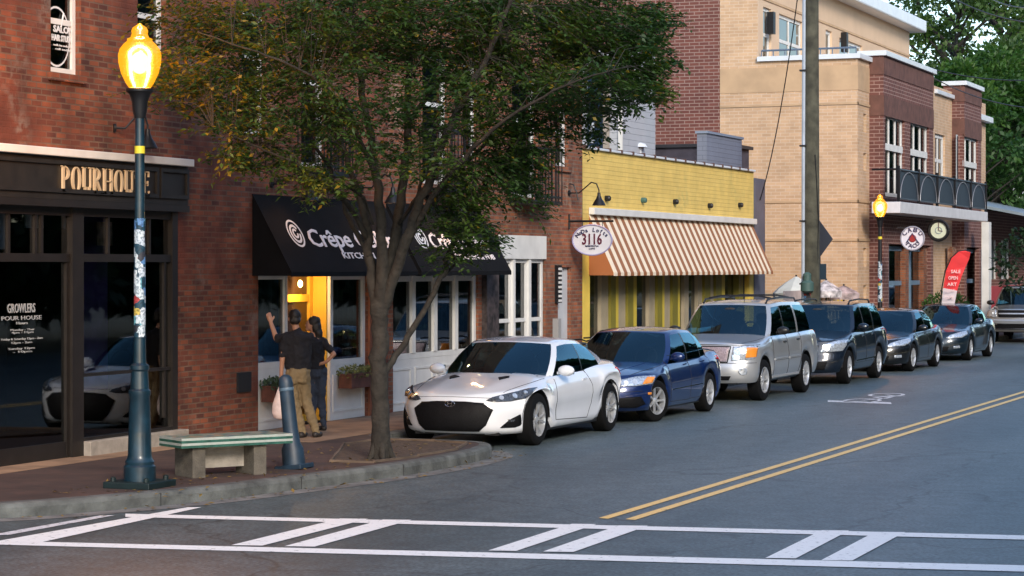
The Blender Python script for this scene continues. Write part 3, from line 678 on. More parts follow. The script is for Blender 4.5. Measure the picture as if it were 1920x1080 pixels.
for k in range(n):
    a = Y0+(Y1-Y0)*k/n; b = Y0+(Y1-Y0)*(k+1)/n
    P(MB().box((WX-.33, a+.07, H2+.004), (WX+.06, b-.01, H2+.05)), 'coping', M['metal_cap'], B2, bevel=.01)
    P(MB().box((WX-.34, a-.01, H2+.004), (WX+.075, a+.062, H2+.075)), 'coping_joint', mat('brown coping joint', (.10, .05, .04), .7), B2)
for u in (1135, 1203, 1263, 1328, 1385):
    v = 372+(u-1135)*.05; p = fx(u, v+ (0 if u != 1328 else 4), WX)
    P(MB().lathe([(.06, 0), (.06, .08), (.04, .11)], (p.x+.001, p.y, p.z), 10, 'x'), 'wall_bracket', M['black_metal'] if u != 1203 else mat('verdigris', (.05, .12, .10), .7), B2)
# storefront below: olive and cream posts with glass between
cols_ = {'o': mat('olive green paint', (.19, .165, .02), .6, var=.15), 'y': mat('bright yellow paint', (.55, .42, .05), .6), 'c': mat('cream paint', (.34, .29, .20), .6, var=.12), 'd': mat('dark gap', (.03, .03, .03), .8), 'g': None}
seq = [(1106, 1138, 'g'), (1138, 1151, 'c'), (1151, 1160, 'o'), (1160, 1165, 'y'), (1165, 1169, 'd'), (1169, 1183, 'c'), (1183, 1193, 'o'), (1193, 1199, 'y'), (1199, 1227, 'g'), (1227, 1238, 'c'), (1238, 1247, 'o'), (1247, 1251, 'y'), (1251, 1266, 'c'), (1266, 1276, 'o'), (1276, 1280, 'y'), (1280, 1293, 'g'), (1293, 1301, 'c'), (1301, 1318, 'g'), (1318, 1326, 'c'), (1326, 1337, 'o'), (1337, 1347, 'c'), (1347, 1358, 'o'), (1358, 1364, 'y'), (1364, 1390, 'g'), (1390, 1398, 'o'), (1398, 1405, 'd')]
for a, b, k in seq:
    ya, yb = y_at(a), y_at(b)
    if k == 'g':
        fo = P(MB().quad((WX-.2, ya, SW), (WX-.2, yb, SW), (WX-.2, yb, 2.75), (WX-.2, ya, 2.75)), 'shop_window', M['glass'], B2)
        MB().box((WX-.23, ya, .3), (WX-.17, ya+.05, 2.7)).build('window_frame', cols_['o'], fo); MB().quad((WX-.5, ya, SW), (WX-.5, yb+.3, SW), (WX-.5, yb+.3, 2.75), (WX-.5, ya, 2.75)).build('window_back', mat('teal curtain', (.03, .07, .075), .8, var=.6, vs=2), fo)
        MB().box((WX-.23, ya+.05, 2.35), (WX-.18, yb, 2.42)).build('window_rail', cols_['y'], fo)
    else: P(MB().box((WX-.25, ya+.002, SW), (WX-.06-(.06 if k in 'cd' else 0), yb-.002, 2.75)), 'post', cols_[k], B2)
P(MB().box((WX-.04, Y1+.003, 0), (WX+.02, y_at(1433), z_at(1423, 335))), 'end_panel', mat('slate blue siding', (.085, .10, .14), .6, var=.15), B2)
def stripes(name, ca, cb, ya, n, L_):
    m, nn, b = newmat(name); L = nn.links; tc = nn.nodes.new('ShaderNodeTexCoord'); s_ = nn.nodes.new('ShaderNodeSeparateXYZ'); L.new(tc.outputs['Object'], s_.inputs[0])
    q = nn.nodes.new('ShaderNodeMath'); q.operation = 'MULTIPLY'; q.inputs[1].default_value = n/L_; L.new(s_.outputs[1], q.inputs[0])
    f = nn.nodes.new('ShaderNodeMath'); f.operation = 'FRACT'; L.new(q.outputs[0], f.inputs[0])
    r = nn.nodes.new('ShaderNodeValToRGB'); r.color_ramp.interpolation = 'CONSTANT'; r.color_ramp.elements[0].color = (*ca, 1); r.color_ramp.elements[1].position = .5; r.color_ramp.elements[1].color = (*cb, 1)
    e2 = r.color_ramp.elements.new(.04); e2.color = (*ca, 1); L.new(f.outputs[0], r.inputs[0]); L.new(r.outputs[0], b.inputs['Base Color']); b.inputs['Roughness'].default_value = .7; return m
ya, yb = y_at(1104), y_at(1410)
e = awning('brown and cream striped awning on the yellow building', ya, yb, 3.50, 2.36, .52, stripes('striped canvas', (.80, .68, .52), (.30, .115, .04), 0, 29, yb-ya), endm=mat('rust canvas', (.34, .12, .04), .7))
MB().box((0, -.02, 1.145), (.12, yb-ya+.02, 1.28)).build('head_box', M['white_paint'], e, bevel=.01)
# oval hanging sign
hy = y_at(1066); sz = z_at(1066, 415)
HS = empty('hanging_sign', (WX, hy, sz), 'white oval hanging sign reading 3116 on a black bracket', 'sign')
sc = fy(1111, 450, hy)
MB().tube([(0, 0, 0), (sc.x-WX+.42, 0, 0)], .022, 8).tube([(.015, 0, -.15), (.015, 0, .14)], .02, 8).build('bracket', M['black_metal'], HS, smooth=True)
o = MB(); ry, rz_ = .40, .29; cx, cz = sc.x-WX, sc.z-sz
ring = [(cx+math.cos(2*PI*k/36)*ry, -.02, cz+math.sin(2*PI*k/36)*rz_) for k in range(36)]
o.prism(ring, (0, .04, 0)); o.build('board', mat('sign white', (.62, .62, .66), .5, var=.08), HS)
ring = [(cx+math.cos(2*PI*k/36)*ry, -.026, cz+math.sin(2*PI*k/36)*rz_) for k in range(37)]
MB().tube(ring, .014, 6).build('rim', mat('lavender rim', (.30, .28, .45), .5), HS)
MB().tube([(cx-.2, 0, cz+.24), (cx-.2, 0, 0)], .008, 5).tube([(cx+.2, 0, cz+.24), (cx+.2, 0, 0)], .008, 5).build('hanger', M['black_metal'], HS)
mar = mat('maroon lettering', (.10, .012, .03), .5)
textobj('3116', 'lettering', mar, HS, (cx, -.028, cz-.08), XP, UP, .20, .40, .006, .02, 'CENTER')
dk = mat('navy lettering', (.03, .03, .09), .5)
word = 'NoDa Lofts'
for i, ch in enumerate(word):
    if ch == ' ': continue
    a = R(150-120*i/(len(word)-1)); textobj(ch, 'lettering', dk, HS, (cx+math.cos(a)*ry*.78, -.028, cz+math.sin(a)*rz_*.62-.02), (math.sin(a), 0, -math.cos(a)*.7), (math.cos(a)*.7, 0, math.sin(a)), .075, None, .005, .02, 'CENTER')
for t_, z_ in (('RESIDENTIAL', -.13), ('LOFTS', -.18)): textobj(t_, 'lettering', dk, HS, (cx, -.028, cz+z_), XP, UP, .03, .28 if z_ > -.15 else .12, .004, .01, 'CENTER')

# ---- roof clutter and the blocks behind the yellow shop
e = empty('rooftop_box', (-16.0, 51.5, 4.1), 'blue grey sided box on the yellow shop roof', 'roof box')
pa = fx(1325, 250, -16.4); pb = fx(1391, 262, -16.4); pl = fy(1307, 249, pa.y)
lap = brick('slate lap siding', (.17, .19, .25), (.16, .18, .24), (.10, .11, .15), bw=3, bh=.11, ms=.006, dirt=.1)
m_ = MB(); m_.box((pl.x, pa.y, 4.1), (pa.x, pb.y, pa.z)); P(m_, 'siding', lap, e)
m_ = MB(); m_.box((pl.x-.04, pa.y-.04, pa.z+.002), (pa.x+.04, pb.y+.04, pa.z+.06)); P(m_, 'cap', mat('slate cap', (.20, .24, .32), .5), e)
YT = y_at(1608, -15.5)     # tan building side wall
e = empty('charcoal_annex', (-24, 59, 0), 'low charcoal flat roofed annex below the red brick wall', 'building')
aa = fy(1178, 279, 58.5); ab = fy(1312, 276, 58.5)
P(MB().box((-30, 58.5, 0), (-17.5, 60.5, ab.z)), 'wall', mat('charcoal brick', (.045, .04, .055), .85, var=.25, vs=5), e)
P(MB().box((-30, 58.42, ab.z+.002), (-17.4, 60.6, ab.z+.09)), 'coping', mat('charcoal coping', (.02, .02, .025), .5), e)
e2 = empty('roof_vent', fy(1196, 276, 57), 'small white dome vent on the roof behind the yellow parapet', 'vent')
MB().lathe([(.1, -1.2), (.1, 0), (.26, .0), (.2, .09), (.05, .13)], (0, 0, 0), 14).build('vent_hood', M['metal_cap'], e2, smooth=True)
e = empty('grey_sided_house', (-22, 56, 0), 'grey sided house with a tall window between the brick buildings', 'building')
ga = fy(1094, 200, 55.5); gb = fy(1166, 200, 55.5)
P(MB().box((ga.x-4, 55.5, 0), (gb.x, 58.2, 8.2)), 'wall', brick('grey lap siding', (.40, .42, .46), (.38, .40, .44), (.26, .28, .31), bw=4, bh=.16, ms=.008, dirt=.08), e)
P(MB().box((gb.x-.08, 55.44, 0), (gb.x+.03, 55.497, 8.2)), 'corner_board', M['white_paint'], e)
wa = fy(1103, 285, 55.5); wb = fy(1132, 200, 55.5)
P(MB().box((wa.x, 55.46, 4), (wb.x, 55.49, 7.6)), 'window', mat('night blue glass', (.02, .04, .08), .05, coat=1), e)
P(MB().box((wb.x, 55.44, 4), (wb.x+.16, 55.495, 7.6)), 'window_frame', mat('taupe trim', (.30, .26, .22), .6), e)
for (v0, v1) in ((230, 246), (258, 268)): a = fy(1104, v1, 55.4); b = fy(1113, v0, 55.4); P(MB().box((a.x, 55.43, a.z), (b.x, 55.458, b.z)), 'paper', M['blind'], e)

# ---- tan and brown brick building
XT = -15.5; ZP = fy(1500, 113, YT).z
TB = empty('tan_brick_building', (XT, YT, 0), 'large tan brick building with brown brick bays and setback top floor', 'building')
yb1, yb2 = y_at(1630), y_at(1750, XT+.42); yc1, yc2 = y_at(1785), y_at(1840, XT+.42); Yend = y_at(1848)
xr = fy(1350, 300, YT).x; xu = fy(1421, 100, YT).x
ztop = 12.6
mb = MB(); mb.quad((xr, YT, 0), (XT, YT, 0), (XT, YT, ZP), (xr, YT, ZP)); mb.quad((xr, YT, ZP), (xu, YT, ZP), (xu, YT, ztop), (xr, YT, ztop))
slots = []
slots = [(y_at(1619), y_at(1624.5), z_at(1621, 248), z_at(1621, 213)), (y_at(1619), y_at(1624.5), z_at(1621, 320), z_at(1621, 287)), (y_at(1619), y_at(1624.5), z_at(1621, 500), z_at(1621, 465)), (y_at(1619), y_at(1624.5), z_at(1621, 560), z_at(1621, 535))]
wt_ = [(y_at(1753), y_at(1772), 4.6, z_at(1762, 252))]
wall_x(mb, XT, YT, Yend, 0, ZP, slots+wt_, .15)
mb.quad((xu, YT, ZP), (XT, YT, ZP), (XT, Yend, ZP), (xu, Yend, ZP)); mb.quad((xu-8, Yend, 0), (XT, Yend, 0), (XT, Yend, ZP), (xu-8, Yend, ZP))
P(mb, 'wall', M['brick_tan'], TB)
mb = MB()
for u, (a, b) in enumerate(((.1, .1),)):
    pass
for v, t_ in ((196, .05), (250, 0), (378, .02), (450, .0)):   # thin string courses
    z = fy(1500, v, YT).z
    if v == 250: continue
    mb = MB()
    mb.box((xr+.002, YT-.03, z-.035), (XT+.03, YT-.002, z+.035)); mb.box((XT+.002, YT-.03, z-.035), (XT+.03, yb1-.002, z+.035)); P(mb, 'string_course', M['stone_tan'], TB)
mb = MB(); mb.box((xr+.002, YT-.012, ZP-.9), (XT+.012, YT-.001, ZP-.18)); mb.box((XT+.001, YT+.0, ZP-.9), (XT+.012, yb1-.002, ZP-.18)); P(mb, 'band', M['stone_tan'], TB)
mb = MB(); mb.quad((xr-16, YT, 0), (xr, YT, 0), (xr, YT, ztop), (xr-16, YT, ztop)); P(mb, 'wall', M['brick_dkred'], TB)
# coping on the lower parapet
mb = MB(); mb.box((xu, YT-.10, ZP+.002), (XT+.1, YT+.25, ZP+.14)); mb.box((XT-.25, YT+.25, ZP+.002), (XT+.1, yb1-.002, ZP+.14)); P(mb, 'coping', M['metal_cap'], TB)
P(MB().box((XT-.25, y_at(1752), ZP-.25), (XT+.1, yc1-.002, ZP-.11)), 'coping', M['metal_cap'], TB, bevel=.01); P(MB().box((XT-.2, yc2+.01, ZP-.7), (XT+.25, Yend+.2, ZP-.5)), 'coping', M['metal_cap'], TB, bevel=.01)
# setback top floor
uw = [(1431, 1446, 12, 108, 1), (1461, 1505, 25, 107, 2), (1548, 1560, 55, 104, 1), (1574, 1617, 70, 118, 2)]
ops3 = []
for (a, b, v0, v1, c_) in uw:
    pa_ = fx(a, v1, xu); pb_ = fx(b, v0, xu); pt_ = fx(a, v0, xu); ops3.append((pa_.y, pb_.y, ZP-.1, pt_.z))
mb = MB(); Yt1 = fx(1705, 60, xu).y; zc_ = fx(1569, 0, xu).z
wall_x(mb, xu, YT, Yt1, ZP-.1, zc_, ops3, .15); mb.quad((xu-8, Yt1, 0), (xu, Yt1, 0), (xu, Yt1, zc_), (xu-8, Yt1, zc_))
P(mb, 'top_floor_wall', mat('peach stucco', (.60, .44, .30), .8, var=.06, vs=1, bump=.2, bs=30), TB)
P(MB().box((xu-.2, YT-.05, zc_+.002), (xu+.55, Yt1+.5, zc_+.45)), 'cornice', M['metal_cap'], TB, bevel=.05)
P(MB().box((xu-9, YT, zc_+.1), (xu-.21, Yt1+.4, zc_+.5)), 'roof', M['metal_cap'], TB)
P(MB().box((xu+.001, YT, zc_-.95), (xu+.03, Yt1, zc_-.88)), 'string_course', M['stone_tan'], TB)
for (a, b, c, d), q in zip(ops3, uw):
    fo = window_x(TB, xu-.12, a+.003, b-.003, c, d-.003, M['white_paint'], t=.10, cols=q[4]-1 if q[4] > 1 else 0, rows=(.55,), back=M['blind']); fo.matrix_parent_inverse = Matrix.Translation(-TB.location)
for u, v in ((1440, 42), (1578, 78)):
    p = fx(u, v, xu); P(MB().box((xu+.002, p.y-.12, p.z-.35), (xu+.2, p.y+.12, p.z+.3)), 'lantern', M['black_metal'], TB)
# roof deck rail
p = MB(); zz = ZP+.32
p.tube([(xu+.1, YT+.05, zz), (XT-.05, YT+.05, zz)], .03, 6)
for k in range(9): x = xu+.1+(XT-.15-xu)*k/8; p.tube([(x, YT+.05, ZP+.1), (x, YT+.05, zz)], .02, 5)
P(p, 'deck_rail', mat('steel blue rail', (.10, .14, .20), .5), TB)
# brown bays
def win_rows(mb_, *a): pass
zw1 = z_at(1677, 224); zw0 = 4.55
for (a, b, top, wins) in ((yb1, yb2, fx(1650, 92, XT+.42).z-.15, [(1660, 1696), (1707, 1742)]), (yc1, yc2, fx(1802, 152, XT+.42).z-.1, [(1805, 1834)])):
    xb = XT+.42; ow = [(y_at(p_, xb), y_at(q_, xb), zw0, zw1) for p_, q_ in wins]
    mb = MB(); gaps = [(a+.7 if a == yb1 else a+.4, b-.4, 0.0, 3.15)]
    wall_x(mb, xb, a, b, 0, top, ow+gaps, .16); mb.quad((XT-.3, a, 0), (xb, a, 0), (xb, a, top), (XT-.3, a, top)); mb.quad((XT-.3, b, 0), (XT-.3, b, top), (xb, b, top), (xb, b, 0)); mb.quad((XT-.3, a, top), (xb, a, top), (xb, b, top), (XT-.3, b, top)); mb.quad((XT-.3, a, ZP-.5), (XT-.3, b, ZP-.5), (XT-.3, b, top), (XT-.3, a, top))
    P(mb, 'bay_wall', M['brick_brown'], TB)
    mb = MB(); mb.box((XT-.35, a-.08, top+.002), (xb+.1, b+.08, top+.15)); P(mb, 'coping', M['metal_cap'], TB, bevel=.01)
    mb = MB()
    for z0_, z1_ in ((top-.55, top-.05), (top-1.75, top-1.15)): mb.box((xb+.001, a+.01, z0_), (xb+.02, b-.01, z1_)); mb.box((XT+.003, a-.02, z0_), (xb+.02, a-.001, z1_))
    P(mb, 'soldier_course', M['soldier'], TB)
    for o_ in ow:
        fo = window_x(TB, xb-.13, o_[0]+.003, o_[1]-.003, o_[2], o_[3]-.003, M['white_paint'], t=.12, cols=2, rows=(.62,), back=M['blind']); fo.matrix_parent_inverse = Matrix.Translation(-TB.location)
        P(MB().box((xb-.07, o_[0]+.12, o_[2]+(o_[3]-o_[2])*.56), (xb-.03, o_[1]-.12, o_[2]+(o_[3]-o_[2])*.64)), 'transom', M['white_paint'], TB)
for o_ in wt_:
    fo = window_x(TB, XT-.12, o_[0]+.003, o_[1]-.003, o_[2], o_[3]-.003, M['white_paint'], t=.12, cols=1, rows=(.62,), back=M['blind']); fo.matrix_parent_inverse = Matrix.Translation(-TB.location)
for o_ in slots: P(MB().quad((XT-.1, o_[0], o_[2]), (XT-.1, o_[1], o_[2]), (XT-.1, o_[1], o_[3]), (XT-.1, o_[0], o_[3])), 'slot_window', M['carglass'], TB)
# balcony slab + railing with arches
zs = fx(1700, 400, XT+1.3).z; xs0, xs1 = XT+.424, XT+1.25
ya_, yb_ = y_at(1688, xs1), y_at(1852, xs1)
P(MB().box((xs0, ya_, zs), (xs1, yb_, zs+.32)), 'balcony_slab', mat('white balcony fascia', (.60, .60, .62), .5, var=.08), TB, bevel=.01)
rl = MB(); zr0, zr1 = zs+.42, zs+1.25; x = xs1-.06
rl.tube([(x, ya_+.05, zr1), (x, yb_-.05, zr1)], .035, 6); rl.tube([(x, ya_+.05, zr0), (x, yb_-.05, zr0)], .03, 6)
rl.tube([(xs0, ya_+.05, zr1), (x, ya_+.05, zr1)], .03, 6)
n = 5
for k in range(n+1):
    y = ya_+.05+(yb_-ya_-.1)*k/n; rl.tube([(x, y, zs+.3), (x, y, zr1+.1)], .05, 6)
P(rl, 'railing', M['black_metal'], TB)
ar = MB()
for k in range(n):
    a = ya_+.05+(yb_-ya_-.1)*k/n+.15; b = ya_+.05+(yb_-ya_-.1)*(k+1)/n-.15
    ar.tube([(x+.02, (a+b)/2+math.cos(PI*i/14)*(b-a)/2, zr0+math.sin(PI*i/14)*(zr1-zr0-.05)) for i in range(15)], .012, 5)
P(ar, 'railing_arch', mat('pale steel', (.30, .30, .33), .4, metal=.3), TB)
P(MB().box((x-.03, ya_+.1, zr0+.02), (x-.015, yb_-.1, zr1-.03)), 'railing_mesh', mat('dark railing mesh', (.03, .045, .06), .6), TB)
# ground floor glazing recessed behind the bays
xg = XT+.1; tf = mat('blue grey frame', (.14, .22, .30), .45, var=.15)
mb = MB(); mb.quad((xg-.12, yb1, 0), (xg-.12, Yend, 0), (xg-.12, Yend, 3.2), (xg-.12, yb1, 3.2)); P(mb, 'shop_back', mat('dim shop interior', (.10, .055, .035), .8, var=.9, vs=.8), TB)
for a, b in ((1660, 1697), (1702, 1730), (1806, 1838)):
    ya2, yb3 = y_at(a, xg), y_at(b, xg); m_ = MB(); frame_x(m_, xg, ya2, yb3, SW, 3.1, .14, .08, 0, (.62, .22)); fo = P(m_, 'shop_window', tf, TB)
    MB().quad((xg+.03, ya2, SW), (xg+.03, yb3, SW), (xg+.03, yb3, 3.1), (xg+.03, ya2, 3.1)).build('pane', M['glass'], fo)
for u in (1701, 1735, 1790): y = y_at(u, xg+.2); P(MB().box((xg, y-.22, 0), (XT+.3, y+.22, 3.15)), 'pier', M['brick_orange'], TB)
P(MB().box((XT+.9, y_at(1846, XT+1), 0), (XT+1.15, y_at(1850.5, XT+1), zs)), 'post', M['white_paint'], TB)
# round signs on the shop
def disc_sign(name, label, u, v, rpx, X_, face, rimm, rim_w):
    p = fx(u, v, X_); Zd = -X_/(ST-CT*(u-CU)/F); r = rpx/F*Zd
    e = empty(name, p, label, 'sign', 'round shop signs')
    MB().lathe([(r, 0), (r, .1)], (0, 0, 0), 32, 'y', ).build('board', face, e, smooth=True)
    MB().tube([(math.cos(2*PI*k/32)*r, -.01, math.sin(2*PI*k/32)*r) for k in range(33)], rim_w, 6).build('rim', rimm, e, smooth=True)
    MB().box((-r-.12, .03, r*.85), (0, .08, r*.85+.05)).build('bracket', M['black_metal'], e)
    return e, r
wsg = mat('cream sign face', (.66, .66, .72), .5, var=.05)
e, r = disc_sign('round_sign', 'round white shop sign with a red and navy emblem', 1711, 447, 22, XT+1.6, wsg, mat('grey rim', (.3, .3, .35), .5), .02)
word = 'CABO'
for i, ch in enumerate(word):
    a = R(140-100*i/3); textobj(ch, 'lettering', dk, e, (math.cos(a)*r*.72, -.012, math.sin(a)*r*.72-.05), (math.sin(a), 0, -math.cos(a)), (math.cos(a), 0, math.sin(a)), .13, .12, .005, .03, 'CENTER')
for i, ch in enumerate('TACO'):
    a = R(220+100*i/3); textobj(ch, 'lettering', dk, e, (math.cos(a)*r*.72, -.012, math.sin(a)*r*.72-.03), (-math.sin(a), 0, math.cos(a)), (-math.cos(a), 0, -math.sin(a)), .11, .12, .005, .03, 'CENTER')
MB().lathe([(.11, -.012), (.10, -.02)], (0, 0, 0), 16, 'y').build('emblem', mat('red emblem', (.3, .02, .02), .5), e); MB().tube([(-.17, -.02, -.12), (0, -.02, .14), (.17, -.02, -.12)], .02, 5).build('emblem', dk, e)
e, r = disc_sign('clock_sign', 'round pale clock shaped sign in a thick dark ring', 1760, 432, 18, XT+1.3, mat('pale yellow face', (.62, .66, .50), .5, var=.04), M['black_metal'], .05)
MB().tube([(0, -.015, .3), (0, -.015, 0), (.12, -.015, -.03)], .012, 4).build('hands', mar, e); MB().tube([(math.cos(2*PI*k/20)*.1, -.012, math.sin(2*PI*k/20)*.1) for k in range(21)], .008, 4).build('emblem', tf, e)
# wall directory sign inside shop
# ---- feather flag
fl = empty('feather_flag', gp(1765, 660, SW), 'red and white feather banner on the sidewalk by the shops', 'flag')
p0 = fy(1766, 600, fl.location.y) ; by = fl.location.y
prof_ = [(0, .35, 0, .60), (.13, 1.2, .10, .62), (.28, 2.0, .16, .60), (.44, 2.6, .20, .52), (.62, 3.0, .24, .36), (.80, 3.15, .2, .14), (.9, 3.16, 0, .02)]
Zf = -ST*fl.location.x+CT*fl.location.y
def fpt(u, v): q = fy(u, v, by); return (q.x-fl.location.x, q.z-fl.location.z)
L_ = [fpt(*q) for q in ((1761, 625), (1764, 580), (1768, 540), (1774, 508), (1785, 484), (1798, 472), (1812, 469))]; R_ = [fpt(*q) for q in ((1782, 628), (1788, 583), (1795, 545), (1803, 518), (1810, 500), (1817, 485), (1820, 473))]
white = MB(); red = MB(); 
for i in range(6):
    t_ = white if i < 2 else red; dy = .05*math.sin(i*1.1); dy2 = .05*math.sin((i+1)*1.1)
    t_.quad((L_[i][0], dy, L_[i][1]), (R_[i][0], -dy, R_[i][1]), (R_[i+1][0], -dy2, R_[i+1][1]), (L_[i+1][0], dy2, L_[i+1][1]))
white.build('banner', mat('white banner cloth', (.68, .62, .64), .7), fl, solid=.006); red.build('banner', mat('red banner cloth', (.68, .035, .04), .7, var=.12), fl, solid=.006)
MB().tube([(L_[0][0]-.03, 0, -fl.location.z+SW+.0)]+[(a-.03, 0, b) for a, b in L_]+[(R_[6][0], 0, R_[6][1])], .018, 6).lathe([(.22, SW-fl.location.z), (.2, SW-fl.location.z+.05), (.03, SW-fl.location.z+.06)], (L_[0][0]-.03, 0, 0), 12).build('flag_pole', M['black_metal'], fl, smooth=True)
for i, (t_, u0, v0) in enumerate((('SALE', 1793, 512), ('OPEN', 1788, 524), ('ART', 1786, 536), ('NOW', 1783, 548), ('COME', 1780, 561))):
    q = fpt(u0, v0); textobj(t_, 'lettering', mat('white flag print', (.75, .6, .6), .6), fl, (q[0], -.07, q[1]), XP, UP, .09, .26, .002, .01, 'CENTER')
for i in range(3):
    q = fpt(1774-i, 590+i*11); textobj('SHOP', 'lettering', mat('red flag print', (.6, .1, .1), .6), fl, (q[0], -.07, q[1]), XP, UP, .09, .22, .002, .01, 'CENTER')

# ---- shop beyond: grey porch roof, red base, gabled house
e = empty('porch_shop', (XT, Yend+2, 0), 'small brick shop with red base and grey sloping porch roof beyond the tan building', 'building')
ys, ye_ = Yend+1.5, Yend+22
zt1 = fx(1870, 440, XT).z
mb = MB(); wall_x(mb, XT-.3, ys, ye_, 0, 4.6, [(y_at(1868), y_at(1884), 2.0, 3.5), (y_at(1892), y_at(1908), 2.0, 3.5)]); mb.quad((XT-8, ys, 0), (XT-.3, ys, 0), (XT-.3, ys, 4.6), (XT-8, ys, 4.6)); P(mb, 'wall', M['brick_brown'], e)
P(MB().box((XT-.28, ys+.6, .15), (XT-.15, ye_, 1.75)), 'base_panel', mat('red painted base', (.35, .04, .05), .6), e)
mb = MB(); mb.prism([(XT-5, ys-.5, 5.75), (XT+2.0, ys-.5, 4.30), (XT+2.0, ys-.5, 4.20), (XT-5, ys-.5, 5.62)], (0, ye_-ys+1, 0)); P(mb, 'roof', mat('grey metal roof', (.20, .25, .29), .5, var=.12), e)
for k in range(3): y = ys+1+k*6; P(MB().box((XT+1.6, y, 0), (XT+1.8, y+.25, 4.25)), 'post', M['white_paint'], e)
for a, b in ((1868, 1884), (1892, 1908)):
    fo = window_x(e, XT-.4, y_at(a, XT-.3), y_at(b, XT-.3), 2.0, 3.5, M['white_paint'], t=.12, cols=1, rows=(.5,), back=M['blind']); fo.matrix_parent_inverse = Matrix.Translation(-e.location)
e = empty('gabled_house', (-22, 118, 0), 'white gabled house roof far down the street', 'building')
ga = fy(1872, 400, 118); gm = fy(1893, 348, 118); gb = fy(1925, 400, 118)
P(MB().prism([(ga.x, 118, 0), (gb.x+2, 118, 0), (gb.x, 118, ga.z), (gm.x, 118, gm.z), (ga.x, 118, ga.z)], (0, 12, 0)), 'wall', mat('cream siding', (.58, .58, .54), .7), e)
dr = .35
P(MB().prism([(ga.x-.3, 117.6, ga.z-.2), (gm.x, 117.6, gm.z+.05), (gm.x, 117.6, gm.z+dr), (ga.x-.5, 117.6, ga.z-.05)], (0, 13, 0)).prism([(gb.x+.3, 117.6, gb.z-.2), (gm.x, 117.6, gm.z+.05), (gm.x, 117.6, gm.z+dr), (gb.x+.5, 117.6, gb.z-.05)], (0, 13, 0)), 'roof', mat('white fascia roof', (.55, .6, .66), .6), e)
P(MB().box((gm.x-.5, 117.9, ga.z-1.6), (gm.x+.5, 117.99, ga.z-.3)), 'window', M['carglass'], e)
#@@PART2@@
# ================================================================== CARS
def curve(P):
    P = sorted(P); n = len(P); m = []
    for i in range(n):
        if i == 0: m.append((P[1][1]-P[0][1])/(P[1][0]-P[0][0]))
        elif i == n-1: m.append((P[-1][1]-P[-2][1])/(P[-1][0]-P[-2][0]))
        else:
            a = (P[i][1]-P[i-1][1])/(P[i][0]-P[i-1][0]); b = (P[i+1][1]-P[i][1])/(P[i+1][0]-P[i][0])
            m.append(0 if a*b <= 0 else 2*a*b/(a+b))
    def f(x):
        if x <= P[0][0]: return P[0][1]
        if x >= P[-1][0]: return P[-1][1]
        for i in range(n-1):
            if x <= P[i+1][0]:
                h = P[i+1][0]-P[i][0]; t = (x-P[i][0])/h
                return (2*t**3-3*t*t+1)*P[i][1]+(t**3-2*t*t+t)*h*m[i]+(-2*t**3+3*t*t)*P[i+1][1]+(t**3-t*t)*h*m[i+1]
    return f
